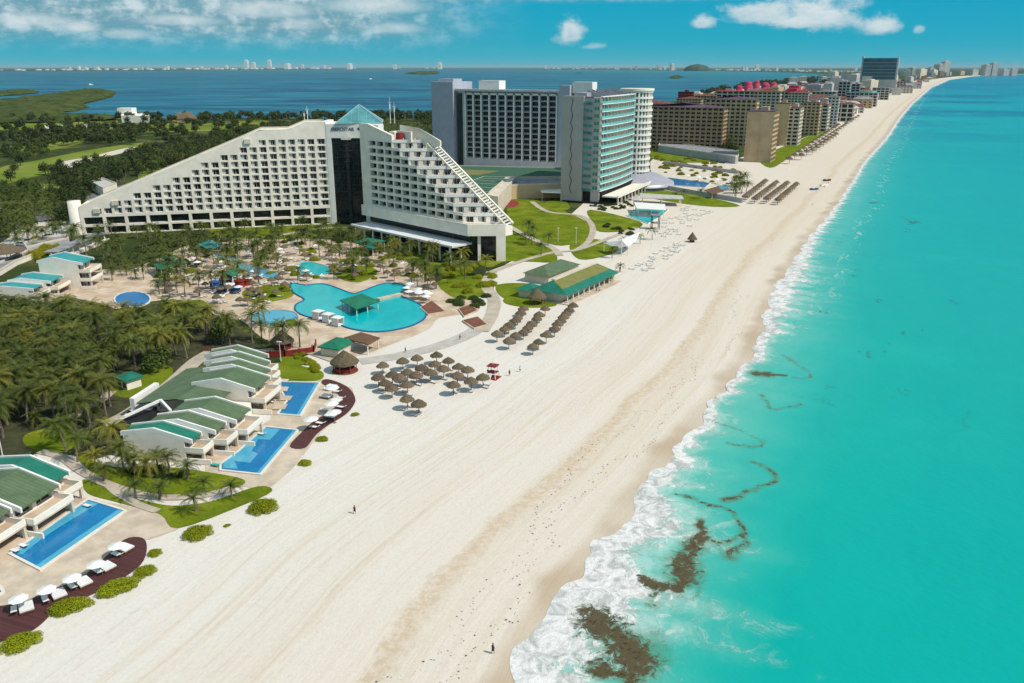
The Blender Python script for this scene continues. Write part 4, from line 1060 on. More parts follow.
pl, pw = pool([(291.4, 283.8), (305, 286), (322, 284.6), (336, 288.5), (352.4, 294.5), (362.5, 292), (386.6, 283.8), (407, 287.6), (400, 293), (403, 298), (416, 303.5), (424, 310), (424.7, 318), (413, 325.7), (393, 330.8), (372.7, 332.5), (352, 329.5), (337, 324.4), (314, 319), (297.8, 313), (296.5, 305.4), (305, 300), (294, 293)],
              'large turquoise lagoon pool with rounded end and green roofed swim up bar', 'poolteal', rim=.35, smooth=3, rimmat=M['tilepool'])
br = MB(); wb = world([(352.5, 295), (380, 301.5), (395, 298), (409, 291)]); c0 = Vector((*P(378, 301)[:2], .45)); c1 = Vector((*P(402, 295.5)[:2], .45)); br.bar(c0, c1, 1.6, .5)
wpart(br, 'footbridge', M['stone'], pl)
pool([(299, 264.8), (309, 262.5), (327, 267.3), (332, 272.6), (319, 276.7), (301.6, 275)], 'small turquoise pool behind the large lagoon pool', 'poolteal', smooth=3)
pool([(215, 252), (233, 256), (248, 266), (261, 269), (278.7, 275), (273.6, 279.5), (259.7, 276.5), (245.7, 273), (228, 262), (215, 257)], 'winding shallow turquoise stream pool by the splash tower', 'poolpale', smooth=4)
pool([(132.5 + 17.5 * math.cos(t_ * PI / 8), 300 + 7.5 * math.sin(t_ * PI / 8)) for t_ in range(16)], 'round deep blue pool by the palm grove at far left', 'pooldeep', smooth=0, rimmat=M['rimwhite'])
pool([(252, 316), (272, 311), (294, 313), (297, 322), (274, 328), (256, 323)], 'pale shallow basin left of the lagoon pool', 'poolpale', smooth=3)
pool([(626.6, 216), (637, 208), (668, 210), (662, 216), (648, 224)], 'turquoise beach club pool beside the glass tower', 'poolteal', rimmat=M['rimwhite'])
pool([(658, 181), (668, 178), (710, 183.5), (705, 188), (664, 185)], 'blue hotel pool with crowded loungers beyond the rounded tower', 'poolblue', rimmat=M['rimwhite'])
pool([(718, 186), (730, 186.5), (727, 190.5), (716, 190)], 'small blue pool at the seaward end of the long pool deck', 'poolpale')
pool([(-60, 575), (-2, 588), (2, 594), (-40, 620)], 'blue villa pool cut by the left edge of the photo', 'poolblue', rimmat=M['rimwhite'])

# ------------------------------------------------------------ villas
def villa_row(name, org, az, units, label, top_h=2.2, cols=('cream', 'white')):
    root = empty(name, (*org, 0), azr(az), label, 'villa')
    up = 0
    for k, U in enumerate(units):
        u0, u1, we, ze, zr, zb = U[:6]; rm = M[U[6]] if len(U) > 6 else M['green_roof']; df, dr = (U[7] if len(U) > 7 else (6.3, 5.4))
        nf = U[8] if len(U) > 8 else 1
        fz = ze / (nf + 1) * 1.0
        xr, xb = we - df, we - df - dr
        w = MB(); wf = we - 1.3
        prof = [(xb, zb - .1), (xr, zr - .1), (wf, ze + (zr - ze) * (1.3 / df) - .1)]
        for y, fl in ((u0 + .01, 0), (u1 - .01, 1)):
            pts = [(xb, y, 0), (wf, y, 0), (wf, y, prof[2][1]), (xr, y, prof[1][1]), (xb, y, prof[0][1])]
            w.face(pts if not fl else pts[::-1])
        w.quad((xb, u1, 0), (xb, u0, 0), (xb, u0, zb - .1), (xb, u1, zb - .1))
        # seaward wall with openings per storey
        Mw = Matrix.Translation((wf, u0, 0)) @ Matrix.Rotation(PI / 2, 4, 'Z')
        L_ = u1 - u0; nb = max(1, int(round(L_ / 3.4))); us = [L_ * i / nb for i in range(nb + 1)]; sp = []
        facade(w, us, [fz * i for i in range(nf + 2)], lambda i, j: True, mu=.35, mb=.12, mt=.35, depth=.7, base=0, top=lambda u: prof[2][1], spots=sp, Mx=Mw)
        w.build('wall', M['white'], root)
        for m_, a, b_ in sp:
            o = link('patio_door', window_variants(a, b_, 'curtain')[k % 3][1], root); o.matrix_basis = m_
        r = MB(); e = .02
        r.prism([(xb - .3, u0, 0), (xr, u0, 0), (xr, u1, 0), (xb - .3, u1, 0)], 0, 0) if False else None
        for (xa, za), (xc, zc) in (((xb - .3, zb), (xr, zr)), ((xr, zr), (we, ze))):
            r.quad((xa, u0 + .2, za), (xc, u0 + .2, zc), (xc, u1 - .2, zc), (xa, u1 - .2, za))
            r.quad((xa, u1 - .2, za - .18), (xc, u1 - .2, zc - .18), (xc, u0 + .2, zc - .18), (xa, u0 + .2, za - .18))
        r.quad((we, u0 + .2, ze - .18), (we, u1 - .2, ze - .18), (we, u1 - .2, ze), (we, u0 + .2, ze))
        r.build('roof', rm, root)
        for y in (u0, u1 - .3):
            q = MB()
            for (xa, za), (xc, zc) in (((xb - .4, zb), (xr, zr)), ((xr, zr), (we + .1, ze))):
                q.face([(xa, y, za - .5), (xc, y, zc - .5), (xc, y, zc + .25), (xa, y, za + .25)]); q.face([(xa, y + .3, za + .25), (xc, y + .3, zc + .25), (xc, y + .3, zc - .5), (xa, y + .3, za - .5)])
                q.quad((xa, y, za + .25), (xc, y, zc + .25), (xc, y + .3, zc + .25), (xa, y + .3, za + .25))
            q.quad((we + .1, y, ze - .5), (we + .1, y + .3, ze - .5), (we + .1, y + .3, ze + .25), (we + .1, y, ze + .25))
            q.build('gable_parapet', M['white2'], root)
        for j in range(1, nf + 1):
            z = fz * j; B_ = MB(); bo = we + 1.9
            B_.box(wf, bo, u0 + .02, u1 - .02, z - .22, z); o = B_.build('balcony', M['tanpave'], root)
            Q = MB(); Q.box(bo - .25, bo, u0, u1, z + .003, z + .85); Q.box(wf, bo - .25, u0, u0 + .2, z + .003, z + .85); Q.box(wf, bo - .25, u1 - .2, u1, z + .003, z + .85); Q.build('balustrade', M['white'], o)
            for y in (u0 + .1, u1 - .5):
                c = MB(); c.box(bo - .45, bo - .05, y, y + .4, fz * (j - 1) + .02, z - .222); c.build('column', M['cream'], root)
            # loungers and table things on balcony are separate
        pt = MB(); pt.box(wf, we + 4.0, u0 + .03, u1 - .03, 0, .175 + .003 * k); pt.build('patio', M['tanpave'], root)
        dv = MB(); dv.box(wf, we + 3.0, u0 - .12, u0 + .12, .16, 1.0); dv.build('garden_wall', M['white'], root)
    return root
g = 'green_roof'
vr = villa_row('villa_row', (-65.4, 97.8), 14, [(-8, -.2, -1.2, 4.1, 5.9, 4.9, g), (-.1, 7.1, .0, 4.1, 5.9, 4.9, g), (7.2, 10.8, -1.6, 4.1, 5.9, 5.0, 'teal_roof')], 'green roofed white villa row in the lower left corner behind its long pool')
vm = villa_row('villa_row', (-39.8, 115.6), 9, [(1.9, 5.2, -11.2, 4.0, 5.6, 4.6, 'teal_roof'), (5.3, 9.2, -9.0, 4.2, 5.8, 4.8, g), (9.3, 15.0, -7.4, 4.4, 6.1, 5.0, g), (22.3, 29.2, -10.3, 4.7, 6.4, 5.2, g), (29.3, 32.8, -11.8, 4.8, 6.5, 5.3, g), (32.9, 36.4, -13.6, 5.0, 6.7, 5.4, g), (36.5, 39.8, -15.5, 5.1, 6.8, 5.5, g)],
              'stepped row of seven green roofed white villas behind two stepped pools')
q = MB(); q.face([(-29.5, 15.6, 3.6), (-29.5, 33, 3.9), (-21.5, 33, 5.2), (-21.5, 15.6, 5.0)]); q.face([(-21.5, 15.6, 4.8), (-21.5, 33, 5.0), (-29.5, 33, 3.7), (-29.5, 15.6, 3.4)]); q.face([(-21.5, 15.6, 5.0), (-21.5, 22, 5.0), (-14.5, 22, 4.2), (-14.5, 15.6, 4.2)]); q.build('rear_roof', M[g], vm)
q = MB(); q.box(-15, -11, 15.6, 22, 0, 2.4); q.box(-29, -22, 22, 32, 0, 3.5); q.build('rear_wing', M['white'], vm)
q = MB(); q.box(-31.5, -30.6, 17, 25, 0, 3.9); q.build('screen_wall', M['white2'], vm)
q = MB(); q.bar((-29.5, 7, 3.2), (-24.5, 15.6, 4.6), .4, .4); q.bar((-24.5, 15.6, 4.6), (-20.5, 12, 4.3), .4, .4); q.build('carport_beam', M['white2'], vm)
q = MB(); q.box(-29, -21, 8.5, 15.4, .02, 2.6); q.build('garage', M['dark'], vm)
villa_row('villa_row', (-121, 228.5), -2, [(0, 7.6, 0, 7.4, 9.2, 8.2, 'aqua_roof', (8.0, 4), 2), (-8.0, -.5, -5.5, 4.2, 5.2, 4.6, 'aqua_roof', (8, 3)), (-13.5, -8.1, -7.5, 3.6, 4.4, 4.0, 'aqua_roof', (8, 3))], 'white villas with aqua roofs left of the round blue pool')
def small_house(name, c, az, w, d, h, rh, wallm, roofm, label, cat='house', hip=True, eave=.5, windows=3):
    root = empty(name, (c[0], c[1], 0), azr(az), label, cat)
    b = MB(); sp = []
    b.box(-w / 2, w / 2, -d / 2, d / 2, 0, h); b.build('wall', wallm, root)
    r = MB(); W_, D_ = w / 2 + eave, d / 2 + eave; L_ = max(0, W_ - D_) if W_ > D_ else 0; T_ = max(0, D_ - W_)
    if not hip: L_, T_ = (W_, 0) if w > d else (0, D_)
    A_ = (-L_, -T_, h + rh); B_ = (L_, T_, h + rh)
    c4 = [(-W_, -D_, h), (W_, -D_, h), (W_, D_, h), (-W_, D_, h)]
    if w >= d: r.quad(c4[0], c4[1], B_, A_); r.quad(c4[2], c4[3], A_, B_); r.tri(c4[1], c4[2], B_); r.tri(c4[3], c4[0], A_)
    else: r.quad(c4[1], c4[2], B_, A_); r.quad(c4[3], c4[0], A_, B_); r.tri(c4[0], c4[1], A_); r.tri(c4[2], c4[3], B_)
    r.box(-W_, W_, -D_, D_, h - .25, h - .01); r.build('roof', roofm, root)
    for i in range(windows):
        x = -w / 2 + w * (i + .5) / windows; q = MB(); q.box(x - .5, x + .5, -d / 2 - .06, -d / 2 + .1, .5 if i else .02, min(h - .4, 2.0)); q.build('window' if i else 'door', M['glass' if i else 'wood'], root)
    return root
small_house('garden_hut', P(130, 387)[:2], 35, 3.4, 3.0, 2.3, .5, M['white'], M['teal_roof'], 'small white garden hut with teal roof in the palm grove', windows=2)
small_house('bar_hut', P(338, 353)[:2], 112, 6.4, 4.4, 2.3, .9, M['cream'], M['bright_green_roof'], 'cream bar hut with emerald roof beside the big thatched palapa', 'hut', windows=4)
# ------------------------------------------------------------ vegetation prototypes
def palm_trunk(h, lean, s=6):
    b = MB(); pr = None; n = 6
    rings = []
    for k in range(n + 1):
        t = k / n; r = (.20 - .09 * t) * (1.35 if k == 0 else 1)
        cx = lean * t * t; rings.append([(cx + r * math.cos(2 * PI * i / s), r * math.sin(2 * PI * i / s), h * t) for i in range(s)])
    for k in range(n):
        for i in range(s):
            j = (i + 1) % s; b.quad(rings[k][i], rings[k][j], rings[k + 1][j], rings[k + 1][i])
    return b
def palm_crown(top, L, nf, seed, dead=False):
    rs = random.Random(seed); b = MB()
    for f in range(nf):
        a = 2.39996 * f + rs.uniform(-.25, .25); tier = f / nf
        el = R(74 - 80 * tier + rs.uniform(-8, 8)); l = L * rs.uniform(.82, 1.08) * (.8 + .3 * tier)
        if dead: el = R(rs.uniform(-75, -50)); l = L * .6
        d = Vector((math.cos(a), math.sin(a), 0)); sd = Vector((-math.sin(a), math.cos(a), 0)); p = Vector(top); n = 8; ang = el; tw = rs.uniform(-.3, .3)
        for k in range(n):
            st = l / n; q = p + (d * math.cos(ang) + Vector((0, 0, 1)) * math.sin(ang)) * st
            wd = .62 * math.sin(PI * min(1, (k + 1.1) / (n + .8))) ** .7 * (L / 3.2)
            b.tri(p, q + sd * .05, q - sd * .05)
            for s in (-1, 1):
                for h_ in (0, .5):
                    o = p.lerp(q, h_); e = p.lerp(q, h_ + .36)
                    tip = o.lerp(e, .5) + sd * s * wd * rs.uniform(.8, 1.1) + (q - p).normalized() * .35 * (L / 3.2) + Vector((0, 0, -.10 - .22 * (k / n) + tw * s * .3)) * (L / 3.2)
                    b.tri(o, e, tip)
            p = q; ang -= R(8 + 5 * rs.random())
    return b
PALMS = []
for i, (h, lean, L, nf) in enumerate([(5.0, .8, 3.5, 24), (5.8, -.5, 3.6, 26), (4.2, .4, 3.3, 22), (2.4, .2, 2.9, 20), (6.4, 1.1, 3.5, 24)]):
    tb = palm_trunk(h, lean); cb_ = palm_crown((lean, 0, h), L, nf, 11 + i); db = palm_crown((lean, 0, h - .1), L, 5, 50 + i, True)
    PALMS.append((tb.mesh('trunk', M['bark']), cb_.mesh('crown', M['palm']), db.mesh('dry_fronds', M['deadfrond']), cb_, tb))
def leaf_cloud(clumps, seed, n, size):
    rs = random.Random(seed); b = MB()
    for (cx, cy, cz, r) in clumps:
        for k in range(int(n * r * r)):
            v = Vector((rs.gauss(0, 1), rs.gauss(0, 1), rs.gauss(0, 1) * .8 + .25)).normalized() * r * rs.uniform(.72, 1.08)
            c = Vector((cx, cy, cz)) + v
            nrm = (v.normalized() + Vector((rs.uniform(-.7, .7), rs.uniform(-.7, .7), rs.uniform(-.3, .7)))).normalized()
            t = nrm.orthogonal().normalized(); t.rotate(Matrix.Rotation(rs.uniform(0, 6.3), 3, nrm)); u = nrm.cross(t); s = size * rs.uniform(.6, 1.3)
            b.face([c - t * s, c - u * s * .6, c + t * s, c + u * s * .6])
    return b
TREES = []
for i in range(4):
    rs = random.Random(90 + i); cl = []
    for k in range(17):
        a = rs.uniform(0, 6.3); r = rs.uniform(.2, 2.5); cl.append((r * math.cos(a), r * math.sin(a), rs.uniform(2.6, 5.2) - r * .35, rs.uniform(.8, 1.5)))
    cr = leaf_cloud(cl, i, 26, .34)
    tb = MB(); tb.cyl(0, 0, 0, 2.8, .28, .18, 7)
    for (x, y, z, r) in cl[:6]: tb.bar((0, 0, 2.2), (x * .8, y * .8, z), .12)
    core = MB()
    low = leaf_cloud(cl, i, 9, .6)
    TREES.append((tb.mesh('trunk', M['bark']), cr.mesh('crown', M['darkleaf']), cr.mesh('crown', M['leaf']), low, tb))
SHRUBS = []
for i in range(4):
    rs = random.Random(40 + i); cl = []
    for k in range(30):
        a = 2.4 * k + rs.uniform(-.3, .3); r = ((k + .5) / 30) ** .5; cl.append((r * .82 * math.cos(a), r * .82 * math.sin(a), .08 + .36 * (1 - r * r) * rs.uniform(.8, 1.1), rs.uniform(.2, .34)))
    SHRUBS.append(leaf_cloud(cl, i + 7, 2600, .048))
SHR = {k: [s.mesh('shrub', M[k]) for s in SHRUBS] for k in ('shrub', 'leaf', 'yellowleaf', 'darkleaf', 'palm')}

def in_poly(x, y, pl):
    c = False; n = len(pl); j = n - 1
    for i in range(n):
        if (pl[i][1] > y) != (pl[j][1] > y) and x < (pl[j][0] - pl[i][0]) * (y - pl[i][1]) / (pl[j][1] - pl[i][1]) + pl[i][0]: c = not c
        j = i
    return c
def scatter(pxpoly, spacing, seed, jitter=.45, keep=1., px=True):
    pl = world(pxpoly) if px else pxpoly; rs = random.Random(seed); out = []
    x0, x1 = min(p[0] for p in pl), max(p[0] for p in pl); y0, y1 = min(p[1] for p in pl), max(p[1] for p in pl)
    x = x0
    while x < x1:
        y = y0
        while y < y1:
            qx, qy = x + rs.uniform(-1, 1) * spacing * jitter, y + rs.uniform(-1, 1) * spacing * jitter
            if rs.random() < keep and in_poly(qx, qy, pl): out.append((qx, qy))
            y += spacing
        x += spacing
    return out
# footprints nothing may grow into
KEEP = [world(q) for q in [[(200, 478), (270, 478), (300, 430), (322, 382), (278, 350), (205, 345), (145, 390), (118, 432), (122, 462)], [(-20, 500), (-20, 440), (40, 440), (90, 470), (130, 512), (40, 575)],
        [(289, 281), (340, 283), (386, 281), (412, 286), (428, 312), (414, 329), (372, 336), (296, 318)], [(0, 262), (60, 240), (106, 270), (102, 296), (0, 300)], [(110, 288), (155, 288), (155, 310), (110, 310)],
        [(114, 378), (146, 378), (146, 396), (114, 396)], [(296, 262), (310, 260), (334, 268), (330, 278), (300, 276)], [(310, 338), (362, 334), (372, 362), (330, 372)], [(500, 262), (590, 250), (608, 268), (556, 306), (500, 300)]]]
def hotel_foot(x, y):
    # wings of the pyramid hotel (world boxes along their fronts)
    for (ox, oy, a, L, d) in ((-161.4, 309, 75.4, 92, 20), (-54.4, 308.4, 135, 62, 20), (-33, 525, 118, 76, 20)):
        A = R(a); dx, dy = x - ox, y - oy; u = dx * math.sin(A) + dy * math.cos(A); w = dx * math.cos(A) - dy * math.sin(A)
        if -6 < u < L + 3 and -d - 1 < w < (10 if a == 135 else 3): return True
    return False
def free(p): return not any(in_poly(p[0], p[1], k) for k in KEEP) and not hotel_foot(*p)

# ---- palms
PZ = []   # x, y, variant, scale, label, group
def addp(pts, vs, s0, s1, label, group, seed=0):
    rs = random.Random(seed + len(pts))
    for p in pts:
        if free(p): PZ.append((p[0], p[1], rs.choice(vs), rs.uniform(s0, s1), label, group))
addp(scatter([(-30, 318), (60, 316), (120, 332), (180, 322), (236, 338), (258, 345), (205, 354), (168, 372), (112, 374), (108, 398), (124, 404), (104, 430), (84, 446), (40, 424), (0, 440), (-60, 455)], 3.9, 1), [0, 1, 2, 4], .85, 1.15, 'coconut palm in the dense dark grove left of the villas', 'palms of the dense grove', 1)
addp(world([(78, 462), (96, 470), (66, 452), (60, 468), (88, 452), (112, 455), (124, 470), (136, 474), (104, 482), (75, 440), (100, 440)]), [0, 2, 3], .8, 1.05, 'palm at the path end between grove and lower left villas', 'palms by the lawn path', 2)
addp(world([(170, 472), (188, 480), (196, 476), (158, 470), (150, 478), (130, 468)]), [3], .9, 1.15, 'low palm in the planting before the middle villas\' blank end wall', 'palms before the villa end wall', 2)
addp(world([(196, 512), (232, 498), (160, 500), (205, 493), (136, 499)]), [3], .62, .9, 'young palm standing on the lawn strip by the beach', 'young palms on the seaside lawn', 2)
addp(world([(266, 352), (285, 352), (300, 348), (262, 340), (276, 345), (244, 350), (230, 345)]), [0, 1, 2], .9, 1.1, 'palm rising behind the red fence near the thatched huts', 'palms by the red fence', 2)
addp(scatter([(150, 262), (196, 244), (250, 238), (330, 240), (372, 250), (408, 264), (440, 288), (462, 300), (428, 296), (390, 282), (340, 282), (290, 282), (240, 290), (200, 305), (165, 300)], 6.6, 3, .5, .8), [0, 1, 2, 4], .75, 1.0, 'palm among the loungers of the hotel pool garden', 'palms of the pool garden', 3)
addp(scatter([(95, 236), (200, 232), (330, 226), (352, 222), (372, 234), (330, 244), (250, 250), (196, 256), (150, 272), (108, 262)], 6.4, 4, .5, .8), [0, 2, 3], .7, .95, 'palm in the green belt before the pyramid hotel', 'palms before the hotel arcade', 4)
addp(scatter([(106, 274), (150, 268), (170, 275), (168, 300), (158, 296), (150, 284), (112, 286)], 5.2, 41, .5, .75), [0, 2, 3], .75, 1.0, 'palm on the terrace between aqua villas and round blue pool', 'palms by the round blue pool', 4)
addp(scatter([(-10, 405), (60, 415), (108, 405), (104, 428), (84, 440), (30, 432), (-10, 432)], 4.6, 42, .5, .8), [0, 2, 3], .8, 1.05, 'palm at the near edge of the dense grove above the lower villas', 'palms at the near grove edge', 4)
addp(scatter([(372, 236), (420, 246), (470, 262), (496, 272), (476, 284), (430, 274), (390, 258)], 6.5, 5, .5, .9), [0, 1, 2], .8, 1.05, 'palm in the green belt before the stepped hotel wing', 'palms before the stepped wing', 5)
addp(scatter([(232, 318), (262, 336), (290, 345), (300, 336), (262, 322), (238, 305)], 5.6, 6, .5, .7), [0, 1, 2], .8, 1.05, 'palm between the pale basin and the grove', 'palms by the pale basin', 6)
addp(scatter([(0, 250), (40, 236), (84, 236), (118, 268), (112, 285), (106, 262), (56, 244), (0, 268)], 6.5, 7, .5, .85), [0, 1, 2], .8, 1.1, 'palm around the aqua roofed villas at far left', 'palms round the aqua villas', 7)
addp(world([(528, 236), (534, 240), (530, 262), (537, 264), (545, 262), (532, 246), (524, 272), (536, 272), (548, 246), (526, 244), (541, 256)]), [0, 2], .8, 1.0, 'palm standing on the big lawn beside the restaurant path', 'palms on the big lawn', 8)
addp(world([(600, 262), (612, 258), (625, 248), (640, 244), (652, 240), (620, 272), (608, 284)]), [2, 3], .7, .9, 'small palm on the sand near the white shade sail', 'palms by the shade sail', 8)
addp(scatter([(732, 186), (742, 184), (752, 190), (744, 198), (730, 198)], 6, 12, .5, .95), [0, 2], .9, 1.1, 'palm in the clump at the seaward end of the long pool deck', 'palms at the pool deck end', 9)
addp(scatter([(655, 133), (700, 142), (720, 150), (735, 152), (735, 140), (700, 134), (655, 125)], 9, 13, .5, .9), [1, 4], 1.0, 1.3, 'palm before the dark tan apartment block', 'palms before the tan apartments', 9)
addp(scatter([(60, 185), (100, 172), (190, 150), (250, 132), (330, 126), (430, 130), (436, 150), (330, 138), (170, 170), (90, 200)], 13, 14, .5, .8), [0, 1, 4], .9, 1.3, 'palm on the golf side behind the pyramid hotel', 'palms on the golf side', 9)
addp(scatter([(610, 190), (660, 190), (720, 200), (740, 204), (700, 200), (640, 194)], 10, 15, .5, .6), [2, 3], .7, .9, 'small palm beside the beach club wall', 'palms by the beach club', 9)
addp(scatter([(0, 205), (52, 190), (66, 220), (40, 236), (0, 250)], 8, 16, .5, .9), [0, 1], .9, 1.2, 'palm by the yard at the far left edge', 'palms at the far left edge', 9)
PZ.sort(key=lambda p: math.hypot(p[0], p[1]))
pp = {}
rs = random.Random(5)
tr_v, tr_c = [], []
for n, (x, y, v, s, lab, grp) in enumerate(PZ):
    rz = rs.uniform(0, 6.28)
    if n < 298:
        r = empty('palm_tree', (x, y, .1), rz, lab, 'palm', grp); r.scale = (s, s, s)
        link('trunk', PALMS[v][0], r); c = link('crown', PALMS[v][1], r)
        if rs.random() < .55: link('dry_fronds', PALMS[v][2], r)
    else:
        for src, dst in ((PALMS[v][3], tr_c), (PALMS[v][4], tr_v)):
            k = 'a%d%d' % (v, dst is tr_c)
            if k not in pp:
                Vn = np.array(src.v)
                pp[k] = Vn[np.array([f for f in src.f])]
            A = pp[k]
            c_, s_ = math.cos(rz), math.sin(rz); Rm = np.array([[c_, s_, 0], [-s_, c_, 0], [0, 0, 1]]) * s
            dst.append(A @ Rm + np.array([x, y, 0]))
np_st = []
if tr_c:
    o = np_faces('palm_belt', np.concatenate(tr_c), M['palm'], 3); tag(o, kind='stuff', label='distant palms thick around the hotel gardens', cat='palms')
    np_faces('trunk', np.concatenate(tr_v), M['bark'], 4, o)['kind'] = 'stuff'
print('palms', len(PZ))

# ---- broadleaf trees
TZ = []
def addt(pts, s0, s1, label, group, dark=True, seed=0):
    rs = random.Random(seed)
    for p in pts:
        if free(p): TZ.append((p[0], p[1], rs.randrange(4), rs.uniform(s0, s1), label, group, dark))
addt(scatter([(50, 178), (100, 164), (180, 146), (262, 128), (330, 124), (330, 134), (262, 142), (170, 168), (120, 186), (75, 198), (60, 196)], 8.5, 21, .5, .9), 1.0, 1.5, 'dark tree in the belt sloping down behind the pyramid hotel', 'trees behind the hotel')
addt(scatter([(14, 136), (60, 132), (110, 130), (146, 130), (146, 138), (90, 145), (40, 150), (16, 146)], 13, 22, .5, .9), 1.2, 1.9, 'dark tree in the belt across the golf course', 'trees across the golf course')
addt(scatter([(50, 196), (84, 190), (82, 238), (64, 236), (52, 216)], 6.5, 23, .5, .95), .9, 1.4, 'dark tree beside the white stair drum of the hotel', 'trees beside the stair drum')
addt(scatter([(0, 120), (110, 120), (120, 126), (60, 134), (0, 140)], 22, 31, .5, .5), 1.3, 2.0, 'dark tree near the mangrove at the top of the golf course', 'trees above the golf course')
addt(scatter([(0, 140), (30, 136), (45, 140), (20, 160), (0, 158)], 20, 32, .5, .6), 1.2, 1.8, 'dark tree at the left end of the upper fairways', 'trees left of the fairways')
addt(scatter([(84, 134), (150, 126), (250, 124), (250, 130), (160, 146), (84, 146)], 17, 33, .5, .6), 1.2, 1.8, 'dark tree scattered between golf strips behind the hotel', 'trees between golf strips')
addt(scatter([(0, 168), (60, 160), (76, 168), (60, 182), (20, 186), (0, 190)], 24, 34, .5, .5), 1.1, 1.5, 'tree standing along the middle fairway', 'trees along the middle fairway')
addt(scatter([(0, 190), (40, 186), (52, 198), (36, 206), (0, 214)], 8.5, 24, .5, .8), .9, 1.3, 'tree between fairways at the left edge', 'trees between the fairways', False)
addt(scatter([(110, 120), (230, 118), (330, 118), (440, 116), (440, 122), (330, 124), (230, 123), (120, 124)], 16, 25, .5, .9), 1.3, 2.1, 'dark tree on the lagoon shore behind the hotel', 'trees on the lagoon shore')
addt(scatter([(0, 214), (24, 212), (44, 222), (10, 240), (-20, 240)], 7, 26, .5, .8), .8, 1.2, 'tree by the yard near the left edge', 'trees by the yard', False)
addt(scatter([(420, 120), (434, 116), (436, 128), (428, 146)], 14, 27, .5, .9), 1., 1.6, 'dark tree between the two hotels', 'trees between the hotels')
addt(scatter([(652, 140), (700, 148), (735, 156), (735, 150), (700, 138), (655, 132)], 9, 28, .5, .9), .9, 1.3, 'dark tree at the foot of the tan apartments', 'trees at the apartment wall')
addt(world([(168, 382), (160, 370), (174, 376), (152, 374), (164, 364), (206, 346), (222, 344), (64, 258), (50, 250), (60, 246), (74, 254)]), .75, 1.05, 'bright bushy tree by the villa drive', 'bushy trees by the drives', False)
addt(scatter([(700, 95), (760, 86), (840, 77), (860, 80), (800, 90), (720, 102)], 46, 29, .5, .8), 2.2, 4.2, 'dark tree on the lagoon side of the hotel strip', 'trees on the hotel strip')
addt(scatter([(0, 150), (48, 148), (50, 158), (0, 164)], 10, 30, .5, .6), .9, 1.3, 'tree at the left end of the fairways', 'trees at the fairway end', False)
TZ.sort(key=lambda p: math.hypot(p[0], p[1]))
far_t = []
for n, (x, y, v, s, lab, grp, dark) in enumerate(TZ):
    rz = rs.uniform(0, 6.28); s *= .9
    if n < 298:
        r = empty('broadleaf_tree', (x, y, 0), rz, lab, 'tree', grp); r.scale = (s, s, s * rs.uniform(.85, 1.15))
        link('trunk', TREES[v][0], r); link('crown', TREES[v][1 if dark else 2], r)
    else:
        k = 't%d' % v
        if k not in pp: pp[k] = np.array(TREES[v][3].v)[np.array(TREES[v][3].f)]
        c_, s_ = math.cos(rz), math.sin(rz); Rm = np.array([[c_, s_, 0], [-s_, c_, 0], [0, 0, 1]]) * s
        far_t.append(pp[k] @ Rm + np.array([x, y, 0]))
if far_t: tag(np_faces('distant_woodland', np.concatenate(far_t), M['darkleaf'], 4), 'distant dark trees along lagoon and fairways', 'woodland', kind='stuff')
print('trees', len(TZ))

# ---- mangrove: bumpy closed canopy
def canopy(name, pts, sp, h, label, m='mangrove', px=True, seed=0):
    pl = world(pts) if px else pts
    x0, x1 = min(p[0] for p in pl), max(p[0] for p in pl); y0, y1 = min(p[1] for p in pl), max(p[1] for p in pl)
    nx, ny = int((x1 - x0) / sp) + 3, int((y1 - y0) / sp) + 3; b = MB(); idx = {}
    rs = random.Random(seed)
    ins = [[in_poly(x0 + (i - 1) * sp, y0 + (j - 1) * sp, pl) for j in range(ny)] for i in range(nx)]
    def vid(i, j):
        if (i, j) in idx: return idx[i, j]
        edge = any(not (0 <= i + a < nx and 0 <= j + c < ny and ins[i + a][j + c]) for a in (-1, 0, 1) for c in (-1, 0, 1))
        x, y = x0 + (i - 1) * sp, y0 + (j - 1) * sp
        n1 = mnoise.noise(Vector((x / (sp * 2.2), y / (sp * 2.2), seed))); n2 = mnoise.noise(Vector((x / (sp * 9), y / (sp * 9), seed + 5)))
        z = h * (.75 + .45 * n1 + .45 * n2) * (rs.uniform(.75, 1.2))
        if edge: z *= .35
        idx[i, j] = len(b.v); b.v.append((x + rs.uniform(-.35, .35) * sp, y + rs.uniform(-.35, .35) * sp, max(.15, z))); return idx[i, j]
    for i in range(nx - 1):
        for j in range(ny - 1):
            if ins[i][j] and ins[i + 1][j] and ins[i][j + 1] and ins[i + 1][j + 1]:
                b.f.append((vid(i, j), vid(i + 1, j), vid(i + 1, j + 1), vid(i, j + 1))); b.m.append(0)
    o = b.build(name, M[m]); return tag(o, label, 'woodland', kind='stuff')
M['mangrove'] = mat('mangrove_canopy', (.085, .105, .030), 1., .3, .05, bump=1., bscale=.5, spec=.05, col2=(.030, .050, .015), detail=6)
canopy('mangrove_forest', [(84, 104.5), (112, 97.5), (117, 92.5), (108, 90.5), (84, 90), (62, 93), (30, 98), (5, 101), (-60, 104), (-60, 118), (0, 120), (44, 114), (75, 112), (90, 107.8)], 8, 6, 'mangrove tongue reaching into the lagoon at upper left', seed=1)
canopy('mangrove_forest', [(-60, 93.6), (10, 91.8), (40, 91.4), (38, 93.7), (0, 96.8), (-60, 100)], 11, 6, 'thin mangrove spit behind the mangrove tongue', seed=2)
canopy('mangrove_forest', [(-60, 118), (20, 118), (60, 115), (112, 117), (128, 120), (60, 123), (-60, 126)], 7, 6, 'dark mangrove edge between the tongue and the golf course', seed=3)
